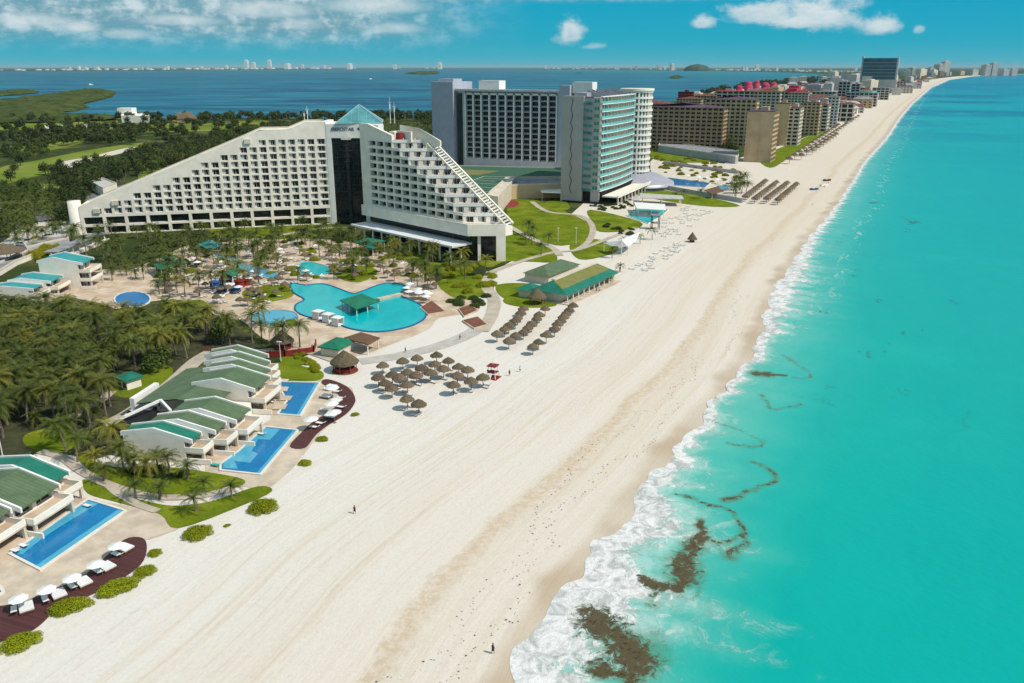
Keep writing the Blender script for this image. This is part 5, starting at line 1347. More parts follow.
canopy('mangrove_islet', [(668, 77), (678, 76.3), (684, 77.5), (678, 79), (669, 78.8)], 30, 16, 'dark mangrove islet in the lagoon right of centre', seed=4)
canopy('mangrove_islet', [(573, 73.4), (578, 72.9), (583, 73.5), (578, 74.2)], 45, 18, 'left one of two tiny far mangrove islets', seed=5)
canopy('mangrove_islet', [(590, 73.2), (594, 72.8), (597, 73.4), (593, 74.0)], 45, 18, 'right one of two tiny far mangrove islets', seed=6)
canopy('mangrove_islet', [(404, 73.6), (420, 72.4), (440, 72.6), (440, 74), (420, 74.8)], 45, 18, 'long low islet left of the slab hotel top', seed=7)
canopy('strip_woodland', [(640, 110), (700, 97), (760, 85), (800, 85.5), (838, 82), (858, 84), (830, 92), (800, 98), (760, 100), (700, 108)], 14, 9, 'dark wood on the lagoon side of the apartment strip', seed=8)
canopy('strip_woodland', [(855, 80), (880, 78), (900, 77), (925, 75), (925, 78), (905, 82), (880, 88), (862, 88)], 30, 12, 'far dark wood behind the glass hotel', seed=9)

# ---- shrubs
def shrub(x, y, rx, ry, az, h, m, label, group=None, cat='shrub', n=[0]):
    n[0] += 1; o = link('shrub', SHR[m][n[0] % 4], None, (x, y, .1), azr(az)); o.scale = (rx, ry, h); return tag(o, label, cat, group)
for (X, Y, w, d, az, lab) in [(263, 507, 2.35, 1.8, 70, 'largest round bright green shrub on the sand by the lawn end'), (198, 533, 2.3, 1.5, 55, 'bright green shrub on the sand beside the lawn steps'), (322, 438, 1.0, .95, 0, 'small round shrub by the inner end of the middle deck'),
        (305, 462, 1.05, 1.0, 0, 'small shrub on the sand below the middle deck'), (355, 413, .8, .6, 60, 'tiny shrub on the sand right of the middle deck'), (21, 643, 2.5, 1.3, 52, 'bright shrub nearest the bottom left corner'),
        (70, 607, 2.8, 1.2, 62, 'long bright shrub under the deck, second from the corner'), (118, 588, 2.9, 1.25, 55, 'long bright shrub under the deck, third from the corner'), (145, 571, 1.5, 1.1, 50, 'bright shrub under the deck tip'), (155, 552, .95, .8, 50, 'small bright shrub right of the deck tip'),
        (227, 524, .5, .3, 50, 'tiny green tuft on the sand beside the biggest shrub')]:
    p = P(X, Y + 2.5); shrub(p.x, p.y, w * .86 + .15, d * 1.15, az - 90, max(w, d) * .4 + d * .6, 'shrub', lab)
for (X, Y) in [(36, 250), (42, 246), (47, 251), (52, 247), (40, 256), (50, 256), (55, 252), (34, 258), (45, 260)]:
    p = P(X, Y); shrub(p.x, p.y, 3.2, 2.8, X * 7, 3.6, 'yellowleaf', 'tall yellow green shrub mass above the aqua villas', 'yellow shrubs above the aqua villas')
for pts, spc, m, r0, r1, lab, grp in [
        ([(135, 462), (190, 470), (200, 478), (160, 482), (128, 474)], 2.0, 'darkleaf', .8, 1.5, 'dark shrub in the bed before the villa end wall', 'shrubs before the villa end wall'),
        ([(285, 350), (300, 352), (330, 372), (318, 374), (296, 364)], 2.6, 'shrub', .8, 1.4, 'clipped bright shrub by the steps near the huts', 'shrubs near the thatched huts'),
        ([(150, 262), (196, 250), (250, 244), (330, 244), (372, 252), (400, 264), (430, 282), (390, 280), (340, 280), (290, 278), (210, 268), (165, 290)], 6.2, 'shrub', 1.0, 2.2, 'green garden shrub among the pool loungers', 'shrubs of the pool garden'),
        ([(246, 288), (290, 287), (290, 296), (250, 302)], 3.6, 'shrub', 1.0, 2.0, 'leafy shrub in the bed left of the lagoon pool', 'shrubs left of the lagoon pool'),
        ([(95, 238), (200, 234), (330, 230), (352, 226), (372, 240), (330, 244), (250, 250), (196, 258), (150, 272), (108, 262)], 8.2, 'leaf', 1.2, 2.4, 'dense shrub in the belt before the hotel', 'shrubs before the hotel'),
        ([(372, 240), (420, 250), (470, 266), (496, 276), (490, 292), (452, 294), (430, 276), (390, 260)], 5.5, 'shrub', 1.2, 2.4, 'bright shrub before the stepped wing', 'shrubs before the stepped wing'),
        ([(448, 296), (490, 296), (490, 308), (462, 308), (446, 302)], 3.2, 'leaf', 1.3, 2.2, 'dark hedge shrub beside the curving path', 'hedge by the curving path'),
        ([(30, 240), (60, 236), (72, 252), (56, 262), (40, 258)], 4.5, 'yellowleaf', 1.6, 2.8, 'yellow green shrub above the aqua villas', 'yellow shrubs by the aqua villas'),
        ([(142, 366), (176, 366), (172, 384), (140, 384)], 3.8, 'shrub', 1.2, 2.2, 'bright shrub round the garden hut', 'shrubs round the garden hut'),
        ([(602, 224), (636, 230), (652, 238), (640, 238), (600, 232)], 4.5, 'leaf', 1.0, 1.9, 'low shrub between the lawns and beach club pool', 'shrubs by the beach club pool'),
        ([(655, 156), (700, 160), (742, 172), (750, 182), (742, 190), (700, 184), (658, 172)], 9, 'yellowleaf', 1.2, 2.6, 'dune shrub beyond the long pool', 'dune shrubs'),
        ([(585, 272), (606, 270), (614, 278), (600, 280)], 2.8, 'shrub', 1.3, 1.9, 'bright shrub at the restaurant corner', 'shrubs at the restaurant corner'),
        ([(-30, 305), (60, 302), (120, 318), (180, 306), (236, 332), (200, 352), (112, 374), (110, 410), (84, 446), (40, 426), (-40, 440)], 10.5, 'shrub', 1.2, 2.2, 'bright undergrowth shrub between the grove palms', 'undergrowth of the grove'),
        ([(590, 206), (632, 200), (640, 206), (604, 212)], 3.2, 'leaf', .8, 1.4, 'dark planting before the glass tower', 'planting before the glass tower')]:
    rs = random.Random(len(pts) * 7 + int(spc * 10))
    for (x, y) in scatter(pts, spc, 33, .5, .85):
        if free((x, y)): r = rs.uniform(r0, r1); shrub(x, y, r, r * rs.uniform(.6, 1), rs.uniform(0, 180), r * 1.0, m, lab, grp)
# ------------------------------------------------------------ small things: parasols, loungers, huts, people
def thatch_parasol_proto():
    r = empty('thatched_parasol', (0, 0, 0), 0)
    rs = random.Random(4); b = MB(); n = 18
    prof = [(0, 3.0), (.45, 2.72), (.95, 2.38), (1.35, 2.02), (1.42, 1.86)]
    rings = []
    for k, (rr, z) in enumerate(prof):
        rings.append([((rr * (1 + (rs.uniform(-.06, .06) if k > 1 else 0))) * math.cos(2 * PI * i / n), rr * math.sin(2 * PI * i / n), z + (rs.uniform(-.07, .07) if k > 1 else 0)) for i in range(n)])
    for k in range(len(prof) - 1):
        for i in range(n):
            j = (i + 1) % n; b.quad(rings[k][i], rings[k][j], rings[k + 1][j], rings[k + 1][i]) if k else b.tri(rings[0][0], rings[1][j], rings[1][i])
    for i in range(60):   # loose straw along the edge
        a = rs.uniform(0, 6.3); q = Vector((1.3 * math.cos(a), 1.3 * math.sin(a), 2.03)); t = Vector((-math.sin(a), math.cos(a), 0)) * .07
        b.tri(q - t, q + t, q * 1.14 + Vector((0, 0, -.62)))
    b.build('thatch', M['thatch'], r); p = MB(); p.cyl(0, 0, 0, 2.9, .08, n=7); p.build('pole', M['wood'], r); return r
def cloth_parasol_proto(m='sling'):
    r = empty('beach_umbrella', (0, 0, 0), 0); b = MB(); n = 8
    for i in range(n):
        a0, a1 = 2 * PI * i / n + .39, 2 * PI * (i + 1) / n + .39
        b.tri((0, 0, 2.55), (1.35 * math.cos(a0), 1.35 * math.sin(a0), 2.05), (1.35 * math.cos(a1), 1.35 * math.sin(a1), 2.05))
    b.build('canopy', M[m], r); p = MB(); p.cyl(0, 0, 0, 2.6, .035, n=6); p.cyl(0, 0, 0, .1, .3, n=10); p.build('pole', M['metal'], r); return r
def lounger_proto(m='sling'):
    r = empty('sun_lounger', (0, 0, 0), 0); b = MB()
    b.box(-.32, .32, -.95, .35, .30, .38); k = len(b.v)
    b.face([(-.32, .35, .30), (.32, .35, .30), (.32, .95, .66), (-.32, .95, .66)]); b.face([(-.32, .95, .74), (.32, .95, .74), (.32, .35, .38), (-.32, .35, .38)])
    b.face([(-.32, .35, .3), (-.32, .95, .66), (-.32, .95, .74), (-.32, .35, .38)]); b.face([(.32, .35, .38), (.32, .95, .74), (.32, .95, .66), (.32, .35, .3)]); b.face([(-.32, .95, .66), (.32, .95, .66), (.32, .95, .74), (-.32, .95, .74)])
    b.build('sling', M[m], r)
    for x in (-.28, .28):
        for y in (-.85, .3): q = MB(); q.box(x - .03, x + .03, y - .03, y + .03, 0, .3); q.build('leg', M['metal'], r)
    return r
def umbrella_pair_bed_proto(m='sling'):
    r = empty('daybed', (0, 0, 0), 0); b = MB(); b.box(-.75, .75, -.95, .95, .28, .46); b.build('mattress', M[m], r); q = MB(); q.box(-.8, .8, -1, 1, .1, .277); q.build('base', M['wood'], r); return r
PR = dict(thatch=thatch_parasol_proto(), cloth=cloth_parasol_proto(), lounger=lounger_proto(), bed=umbrella_pair_bed_proto(), aqua=lounger_proto('aquafab'))
used = set()
def put(kind, x, y, label, cat, group=None, az=0, z=.1, s=1.0):
    o = PR[kind]
    if kind in used: o = copy_tree(o)
    used.add(kind); o.location = (x, y, z); o.rotation_euler = (0, 0, azr(az)); o.scale = (s, s, s)
    if 'group' in o: del o['group']
    return tag(o, label, cat, group)
def pts_z(zo, lst): return [(zo[0] + a / zo[2], zo[1] + b / zo[2]) for a, b in lst]
Z2 = (340, 280, 3.938)
for (X, Y) in pts_z(Z2, [(168, 333), (247, 318), (303, 305), (380, 294), (427, 315), (467, 340), (503, 353), (563, 382), (516, 398), (447, 412), (462, 374), (408, 350), (373, 330), (322, 346), (356, 363), (300, 372), (265, 362), (205, 372), (150, 383), (235, 384), (177, 402), (264, 410), (204, 424), (264, 467), (310, 488)]):
    p = P(X, Y, 2.2); put('thatch', p.x, p.y, 'thatched parasol in the loose cluster beside the red lifeguard tower', 'parasol', 'thatched parasols of the near cluster', rnd(0, 360), .06, rnd(.94, 1.06))
    for k in (0, 1):
        if random.random() < .55: put('lounger', p.x + rnd(-.9, .9), p.y - .6 + 1.5 * k, 'lounger in the shade of a parasol of the near cluster', 'lounger', 'loungers under the near cluster', rnd(110, 125), .06, .9)
for row, nm in (([(618, 210), (648, 190), (665, 178), (690, 160), (700, 145), (712, 130), (722, 112)], 'left'), ([(665, 237), (692, 216), (722, 200), (740, 185), (755, 172), (775, 150), (785, 137), (808, 110)], 'middle'),
            ([(760, 258), (782, 240), (812, 216), (845, 190), (858, 172), (870, 160), (880, 145), (890, 132), (903, 118), (918, 100)], 'right')):
    for (X, Y) in pts_z(Z2, row):
        p = P(X, Y, 2.2); put('thatch', p.x, p.y, 'thatched parasol in the %s row of the three rows below the restaurant' % nm, 'parasol', 'thatched parasols, %s row' % nm, rnd(0, 360), .06, rnd(.9, 1.05))
for n, (a, b_) in enumerate([((765, 185.5), (745, 201.5)), ((776, 187), (754.5, 203.7)), ((786.7, 187.6), (766, 203.7)), ((796, 188.7), (777.5, 205))]):
    A_, B_ = P(*a), P(*b_)
    for k in range(11):
        q = A_.lerp(B_, k / 10); put('thatch', q.x, q.y, 'thatched parasol in row %s of the four rows beyond the long pool' % ['one, nearest the hotel', 'two', 'three', 'four, nearest the sea'][n], 'parasol', 'parasols beyond the long pool, row %d' % (n + 1), rnd(0, 360), .06, 1.25)
for n, (a, b_, c_) in enumerate([((789, 164), (838, 128), 15), ((801, 160), (846, 127), 14), ((812, 155), (836, 138), 8), ((846, 126), (858, 119), 5)]):
    A_, B_ = P(*a), P(*b_)
    for k in range(c_):
        q = A_.lerp(B_, k / (c_ - 1)); put('thatch', q.x, q.y, 'far thatched parasol on the sand before the tan apartments, row %s' % ['by the lawn', 'in the middle', 'by the sea', 'beyond the boat store'][n], 'parasol', 'far parasols, row %d' % (n + 1), rnd(0, 360), .06, 1.7)
# deck loungers, lower left: umbrellas and daybeds along the curved deck
Z1 = (0, 430, 2.846)
for i, (X, Y) in enumerate(pts_z(Z1, [(50, 472), (130, 446), (203, 413), (270, 374), (330, 322)])):
    p = P(X, Y, 2.2); put('cloth', p.x, p.y, '%s white umbrella along the lower left deck' % ['leftmost', 'second', 'middle', 'fourth', 'rightmost'][i], 'umbrella', 'white umbrellas of the lower left deck', 20, .1, .82)
for i, (X, Y) in enumerate(pts_z(Z1, [(75, 506), (167, 468), (238, 434), (304, 390), (355, 337)])):
    p = P(X, Y, .4); put('bed', p.x, p.y, '%s wide white daybed on the lower left deck' % ['leftmost', 'second', 'middle', 'fourth', 'rightmost'][i], 'daybed', 'daybeds of the lower left deck', 145 - 7 * i, .22)
for i, (X, Y) in enumerate(pts_z(Z1, [(40, 516), (130, 486), (207, 448), (281, 405), (334, 356)])):
    p = P(X, Y, .4); put('lounger', p.x, p.y, '%s narrow white lounger on the lower left deck' % ['leftmost', 'second', 'middle', 'fourth', 'rightmost'][i], 'lounger', 'narrow loungers of the lower left deck', 150 - 8 * i, .22)
Z8 = (240, 370, 5.69)
for i, (X, Y) in enumerate(pts_z(Z8, [(525, 100), (520, 190), (535, 238), (403, 278)])):
    p = P(X, Y, 2.2); put('cloth', p.x, p.y, '%s white umbrella of the middle deck' % ['farthest', 'second farthest', 'third farthest', 'nearest'][i], 'umbrella', 'white umbrellas of the middle deck', 10, .1)
for i, (X, Y) in enumerate(pts_z(Z8, [(520, 96), (555, 125), (575, 162), (548, 176), (578, 214), (545, 240), (515, 262), (460, 306), (425, 328), (492, 150), (482, 228), (500, 110)])):
    p = P(X, Y, .4); put('lounger' if i % 3 else 'bed', p.x, p.y, 'white lounger on the middle curved deck', 'lounger', 'loungers of the middle deck', 112, .23)
for (X, Y, k) in [(208, 462, 'aqua'), (216, 465, 'aqua'), (224, 449, 'lounger'), (233, 442, 'lounger'), (246, 440, 'lounger'), (262, 434, 'lounger'), (272, 402, 'lounger'), (276, 394, 'lounger'), (16, 551, 'lounger'), (24, 546, 'lounger'), (70, 508, 'lounger'), (88, 506, 'lounger')]:
    p = P(X, Y, .4); put(k, p.x, p.y, ('aqua' if k == 'aqua' else 'white') + ' lounger standing on the patio edge of a villa pool', 'lounger', ('aqua' if k == 'aqua' else 'white') + ' loungers by the villa pools', rnd(95, 115), .2, .85)
# hotel pool garden: rows of loungers with brown parasols
gp = [p for p in scatter([(160, 272), (200, 256), (250, 252), (330, 250), (380, 262), (440, 290), (455, 298), (432, 300), (410, 284), (380, 282), (335, 285), (290, 282), (288, 300), (250, 306), (250, 314), (236, 318), (200, 302), (170, 300)], 4.5, 55, .42, .85) if free(p)]
rs = random.Random(8); nl = 0
for (x, y) in gp:
    if in_poly(x, y, world([(213, 250), (235, 254), (282, 275), (273, 282), (226, 264)])): continue
    if rs.random() < .62: put('thatch', x, y, 'brown thatched parasol among the loungers of the pool garden', 'parasol', 'parasols of the pool garden', 0, .08, rs.uniform(.75, .95))
    for k in range(rs.choice([1, 2, 2])):
        if nl < 185: nl += 1; put('lounger', x + 1.0 + k * .9, y + rs.uniform(-1, 1), 'white lounger in the crowded pool garden', 'lounger', 'loungers of the pool garden', rs.choice([20, 110, 112, 200]), .09, 1.0)
rs = random.Random(81)
for (x, y) in scatter([(170, 262), (250, 246), (330, 246), (384, 258), (430, 280), (380, 280), (335, 283), (290, 280), (240, 300), (190, 300)], 9.5, 66, .5, .5):
    if free((x, y)): put('cloth', x, y, 'pale cloth umbrella in the pool garden', 'umbrella', 'cloth umbrellas of the pool garden', 0, .1, .95)
# white umbrellas by the round end of the lagoon pool and at the beach club
for (x, y) in scatter([(402, 289), (414, 290), (432, 302), (428, 309), (416, 301), (404, 297)], 2.7, 3, .3): put('cloth', x, y, 'white umbrella in the block at the round end of the lagoon pool', 'umbrella', 'white umbrellas by the lagoon pool end', 0, .1, .95)
for (x, y) in scatter([(654, 230), (672, 214), (686, 206), (716, 212), (720, 216), (700, 222), (680, 236), (662, 238)], 4.6, 9, .5, .62):
    put('lounger', x, y, 'white lounger on the sand by the beach club pool', 'lounger', 'loungers by the beach club pool', 115, .07, 1.3)
for (x, y) in scatter([(632, 268), (655, 252), (672, 243), (688, 243), (684, 250), (662, 262), (646, 274), (634, 274)], 3.4, 10, .4, .75):
    put('lounger', x, y, 'white lounger in the rows below the shade sail', 'lounger', 'loungers below the shade sail', 115, .07, 1.25)
for (x, y) in scatter([(655, 178), (700, 180), (735, 186), (735, 188), (712, 184), (668, 178)], 4.2, 11, .3, .9): put('cloth', x, y, 'pale umbrella along the long hotel pool', 'umbrella', 'umbrellas along the long pool', 0, .1, 1.1)

# big thatched huts
def thatch_hut(X, Y, r, h, label, walls=None):
    c = P(X, Y); root = empty('thatched_hut', (c.x, c.y, 0), 0, label, 'hut'); b = MB(); n = 24; rs = random.Random(int(X))
    prof = [(0.02, h + 2.2), (r * .3, h + 1.55), (r * .65, h + .7), (r, h - .15), (r * 1.03, h - .5)]; R_ = []
    for k, (rr, z) in enumerate(prof): R_.append([((rr + rs.uniform(-.07, .07)) * math.cos(2 * PI * i / n), (rr + rs.uniform(-.07, .07)) * math.sin(2 * PI * i / n), z + rs.uniform(-.08, .08) * (k > 0)) for i in range(n)])
    for k in range(4):
        for i in range(n): b.quad(R_[k][i], R_[k][(i + 1) % n], R_[k + 1][(i + 1) % n], R_[k + 1][i])
    b.build('thatch_roof', M['thatch'], root)
    for i in range(7): q = MB(); a = 2 * PI * i / 7; q.cyl(r * .82 * math.cos(a), r * .82 * math.sin(a), 0, h + .2, .11, n=7); q.build('post', M['wood'], root)
    if walls:
        q = MB(); q.cyl(0, 0, 0, .95, r * .72, n=16); q.build('counter', M[walls], root)
    f = MB(); f.cyl(0, 0, 0, .14, r * .95, n=20); f.build('floor', M['brick'], root)
thatch_hut(345, 371, 2.9, 2.4, 'largest thatched hut, on the sand right of the villa lawn', 'redwall')
thatch_hut(283, 349, 2.6, 2.3, 'thatched hut with red counter behind the red fence', 'redwall')
thatch_hut(537, 304, 2.5, 2.3, 'thatched hut below the green roofed restaurant', None)
thatch_hut(6, 262, 6.0, 4, 'big thatched roof cut by the left edge above the villas', None)
thatch_hut(226, 285, 1.8, 2, 'small thatched hut beside the splash tower', None)
# red fence
def fence(pts, h, m, label, name='fence'):
    w = world(pts); c = w[0]; root = empty(name, (c[0], c[1], 0), 0, label, 'fence')
    for a, b_ in zip(w[:-1], w[1:]):
        d = math.hypot(b_[0] - a[0], b_[1] - a[1]); q = MB(); q.bar((*a, h / 2), (*b_, h / 2), .12, h - .15); wpart(q, 'panel', M[m], root)
        for k in range(max(1, int(d / 2.5)) + 1):
            t = k / max(1, int(d / 2.5)); q = MB(); q.box(a[0] + (b_[0] - a[0]) * t - .12, a[0] + (b_[0] - a[0]) * t + .12, a[1] + (b_[1] - a[1]) * t - .12, a[1] + (b_[1] - a[1]) * t + .12, 0, h + .1); wpart(q, 'post', M[m], root)
fence([(257, 358), (285, 357), (314, 353), (316, 346)], 1.5, 'redwall', 'red wooden fence before the thatched hut')
fence([(204, 352), (230, 352), (257, 358)], 1.3, 'wood', 'brown fence left of the red fence')
# pergola on posts beside the bar hut
def flat_roof(X0, z, pts, m, posts, label, name='pergola', cat='pergola', thick=.25, rise=0):
    w = [P(x, y, z) for x, y in pts]; c = sum(w, Vector()) / len(w); root = empty(name, (c.x, c.y, 0), 0, label, cat)
    if rise:
        b = MB(); n = len(w)
        for i in range(n): b.tri(w[i], w[(i + 1) % n], c + Vector((0, 0, rise)))
        for i in range(n): a, d = w[i], w[(i + 1) % n]; b.quad(a - Vector((0, 0, thick)), d - Vector((0, 0, thick)), d, a)
    else: b = MB(); b.prism([(p.x, p.y) for p in w], z - thick, z)
    wpart(b, 'roof', M[m], root)
    for p in w + ([(w[i] + w[(i + 1) % len(w)]) / 2 for i in range(len(w))] if posts > 4 else []):
        q = c + (p - c) * .88; k = MB(); k.cyl(q.x, q.y, 0, z - thick - .01, .13, n=7); wpart(k, 'post', M['white'], root)
    return root
flat_roof(0, 2.7, [(344, 337.5), (361, 332), (380, 337.5), (368, 344.5)], 'wood', 4, 'tan slatted pergola joined to the emerald roofed bar hut', rise=.4)
MATS['weathered_wood'].diffuse_color = (.3, .22, .15, 1)
flat_roof(0, 2.3, [(339.7, 300), (362, 293.5), (380, 301), (356, 309)], 'bright_green_roof', 8, 'green roofed swim up bar standing in the lagoon pool', 'swim_up_bar', 'bar', rise=.6)
flat_roof(0, 3.4, [(354, 242), (368, 237.5), (386, 240.5), (373, 249)], 'teal_roof', 4, 'teal roofed open pavilion before the stepped wing', 'pavilion', 'pavilion', rise=.7)
flat_roof(0, 3.2, [(196, 243), (207, 239), (222, 244), (210, 250)], 'aqua_roof', 4, 'grey green roofed pavilion at the top of the pool garden', 'pavilion', 'pavilion', rise=.4)
flat_roof(0, 3.2, [(153, 264), (171, 258), (188, 262), (160, 269)], 'bright_green_roof', 4, 'wide emerald tent roof left of the splash tower', 'pavilion', 'pavilion', rise=.7)
flat_roof(0, 4.4, [(160, 257), (168, 254.5), (176, 257), (167, 260)], 'bright_green_roof', 4, 'small emerald tent roof behind the wide one', 'pavilion', 'pavilion', rise=.8)
flat_roof(0, 4.0, [(222, 272), (236, 267), (246, 270), (232, 276)], 'teal_roof', 4, 'green roof over the children\'s splash tower', 'splash_tower', 'play tower', rise=.5)
for i, (X, Y, m, h) in enumerate([(215, 288, 'tilepool', 1.6), (240, 287, 'redwall', 1.7), (247, 285, 'redwall', 1.4), (230, 290, 'white2', 1.5), (236, 292, 'tilepool', 1.2), (222, 292, 'tilepool', 1.1)]):
    c = P(X, Y); b = MB(); b.cyl(0, 0, 0, h, 1.4, 1.3, 14); b.cyl(0, 0, h, h + .25, 1.55, 1.5, 14); o = b.build('play_drum', M[m], None, (c.x, c.y, .1)); tag(o, '%s drum of the splash playground, %s' % ({'tilepool': 'blue', 'redwall': 'red', 'white2': 'white'}[m], ['leftmost', 'middle', 'rightmost', 'the only white one', 'in front', 'front left'][i]), 'play drum')
# curtained white cabanas
for i, (X, Y) in enumerate([(318.5, 319.5), (328.5, 322.5), (338, 326)]):
    c = P(X, Y); root = empty('cabana', (c.x, c.y, .1), azr(30), '%s white curtained cabana at the near rim of the lagoon pool' % ['left', 'middle', 'right'][i], 'cabana', 'white cabanas by the lagoon pool')
    b = MB(); b.box(-1.15, 1.15, -1.15, 1.15, 2.0, 2.2); b.build('roof', M['sling'], root)
    for x in (-1, 1):
        for y in (-1, 1): q = MB(); q.box(x - .06, x + .06, y - .06, y + .06, 0, 2); q.build('post', M['white2'], root)
    for y in (-1, .85): q = MB(); q.box(-.9, .9, y, y + .12, .25, 2); q.build('curtain', M['sail'], root)
    q = MB(); q.box(-.9, .9, -.8, .8, .1, .45); q.build('bed', M['sling'], root)
# planters with terracotta beds
for pts, lab in [([(284, 322), (296, 320), (300, 327), (288, 329)], 'raised blue walled planter left of the lagoon pool'), ([(420, 309), (432, 302), (446, 313), (428, 316)], 'terracotta planter at the round end of the lagoon pool'),
                 ([(462, 322), (478, 318), (488, 326), (474, 330)], 'terracotta planter by the curving path'), ([(458, 310), (472, 306), (478, 312), (464, 318)], 'low walled planter above the curving path')]:
    w = world(pts); b = MB(); b.prism(w, 0, .45); o = b.build('planter', M['tanpave']); tag(o, lab, 'planter'); k = MB(); k.prism(inset(w, .35), .45, .6); k.build('soil_bed', M['lawn'] if 'blue' in lab else M['brick'], o)
# restaurant
def restaurant():
    az = 33; root = empty('restaurant', (*P(575, 290)[:2], 0), azr(az), 'beach restaurant with long olive and teal hipped roof, posts facing the sand', 'restaurant')
    W2, L2 = 5.6, 15.
    b = MB(); b.box(-W2 + 1, W2 - 2.2, -L2 + 1, L2 - 1, .1, 2.6); b.build('wall', M['cream'], root)
    r = MB(); z0, z1 = 2.7, 5.2; rl = 2.5
    A_, B_ = (-rl * .2, -L2 + 3.5, z1), (-rl * .2, L2 - 1.5, z1); m0, m1 = (3.6, -L2 + 1, z0 + 1.0), (3.6, L2 - .4, z0 + 1.0)
    r.quad(A_, (3.6, -L2 + 1.4, 3.7), (3.6, L2 - .3, 3.7), B_); r.build('roof', mat('olive_roof', (.20, .20, .055), .8, .1, .5), root)
    t = MB(); t.quad((3.6, -L2 + 1.4, 3.68), (W2 + .6, -L2 - .2, z0), (W2 + .6, L2 + .3, z0), (3.6, L2 - .3, 3.68)); t.quad((-W2, -L2 - .2, z0), (W2 + .6, -L2 - .2, z0), (3.6, -L2 + 1.4, 3.68), A_); t.quad(A_, B_, (-W2, L2 + .3, z0), (-W2, -L2 - .2, z0)); t.tri((3.6, L2 - .3, 3.68), (W2 + .6, L2 + .3, z0), B_); t.tri((W2 + .6, L2 + .3, z0), (-W2, L2 + .3, z0), B_)
    t.build('skirt_roof', M['teal_roof'], root)
    k = MB(); k.bar((A_[0], A_[1], z1 + .1), (B_[0], B_[1], z1 + .1), 1.0, .35); k.build('ridge', M['cream'], root)
    for i in range(10): q = MB(); y = -L2 + 1.2 + i * 3.05; q.cyl(W2 - .3, y, .1, 2.6, .16, n=8); q.build('post', M['white'], root)
    f = MB(); f.box(-W2 - .5, W2 + 1.5, -L2 - .5, L2 + .5, 0, .35); f.build('terrace', M['stone'], root)
    root2 = empty('kitchen_block', (*P(552, 277)[:2], 0), azr(az), 'darker green hipped roof building joined behind the restaurant', 'restaurant')
    b = MB(); b.box(-4, 4, -9, 9, 0, 2.6); b.build('wall', M['cream'], root2)
    r = MB(); c4 = [(-4.6, -9.6, 2.6), (4.6, -9.6, 2.6), (4.6, 9.6, 2.6), (-4.6, 9.6, 2.6)]; a_, b_ = (0, -5, 4.6), (0, 5, 4.6)
    r.quad(c4[1], c4[2], b_, a_); r.quad(c4[3], c4[0], a_, b_); r.tri(c4[0], c4[1], a_); r.tri(c4[2], c4[3], b_); r.build('roof', M['green_roof'], root2)
    root3 = empty('side_pavilion', (*P(530, 296)[:2], 0), azr(az), 'small bright teal hipped pavilion at the near end of the restaurant', 'pavilion')
    b = MB(); b.box(-2.2, 2.2, -2.4, 2.4, 0, 2.2); b.build('wall', M['cream'], root3); r = MB(); a_ = (0, 0, 3.8); c4 = [(-3, -3.2, 2.3), (3, -3.2, 2.3), (3, 3.2, 2.3), (-3, 3.2, 2.3)]
    for i in range(4): r.tri(c4[i], c4[(i + 1) % 4], a_)
    r.build('roof', M['teal_roof'], root3)
restaurant()
# low wings between the hotels: green courts on the roof
def low_block(pts, h, m, roofm, label, name='low_wing', cat='building', roofpx=False, parapet=.6):
    w = [tuple(P(x, y, h)[:2]) for x, y in pts] if roofpx else world(pts); c = (sum(p[0] for p in w) / len(w), sum(p[1] for p in w) / len(w))
    root = empty(name, (*c, 0), 0, label, cat); b = MB(); b.prism(w, 0, h); wpart(b, 'wall', M[m], root)
    i_ = inset(w, .5); r = MB(); r.prism(i_, h, h + .05); wpart(r, 'roof', M[roofm], root)
    q = MB(); o_ = w; n = len(w)
    for i in range(n): j = (i + 1) % n; q.quad((*o_[i], h + parapet), (*o_[j], h + parapet), (*i_[j], h + parapet), (*i_[i], h + parapet)); q.quad((*o_[i], h), (*o_[j], h), (*o_[j], h + parapet), (*o_[i], h + parapet)); q.quad((*i_[j], h), (*i_[i], h), (*i_[i], h + parapet), (*i_[j], h + parapet))
    wpart(q, 'parapet', M['cream'], root); return root
M['court'] = mat('green_court', (.045, .12, .07), .8, .08, .4); M['courtlt'] = mat('olive_court', (.20, .20, .06), .8, .1, .4)
lb = low_block([(448, 166), (590, 169), (590, 177), (508, 178), (487, 201), (470, 190)], 7.5, 'cream', 'court', 'low cream podium with green roof courts between the two hotels', roofpx=True)
k = MB(); k.prism([tuple(P(x, y, 7.5)[:2]) for x, y in [(456, 169.5), (500, 171), (478, 175), (458, 175)]], 7.56, 7.6); wpart(k, 'court_border', M['courtlt'], lb)
for q_ in ([(470, 183), (498, 184.5), (489, 192), (476, 191)], [(484, 176.5), (512, 177), (502, 182), (474, 180)]):
    w = [tuple(P(x, y, 7.5)[:2]) for x, y in q_]; n = 4; k = MB()
    for i in range(4): k.bar((*w[i], 7.62), (*w[(i + 1) % 4], 7.62), .25, .05)
    k.bar((*((Vector(w[0]) + Vector(w[3])) / 2), 7.62), (*((Vector(w[1]) + Vector(w[2])) / 2), 7.62), .25, .05); wpart(k, 'court_line', M['white2'], lb)
lb = low_block([(506, 175.5), (562, 179), (562, 184), (504, 186)], 6.5, 'tan', 'roofgrey', 'plain beige service wall block in front of the slab hotel', roofpx=True)
w0, w1 = Vector(P(486, 203, 0)), Vector(P(506, 190, 0))
lb = low_block([(486.5, 196), (506, 178), (516, 178), (498, 198)], 7.8, 'cream', 'cream', 'narrow cream arcade wall climbing beside the green courts', roofpx=True)
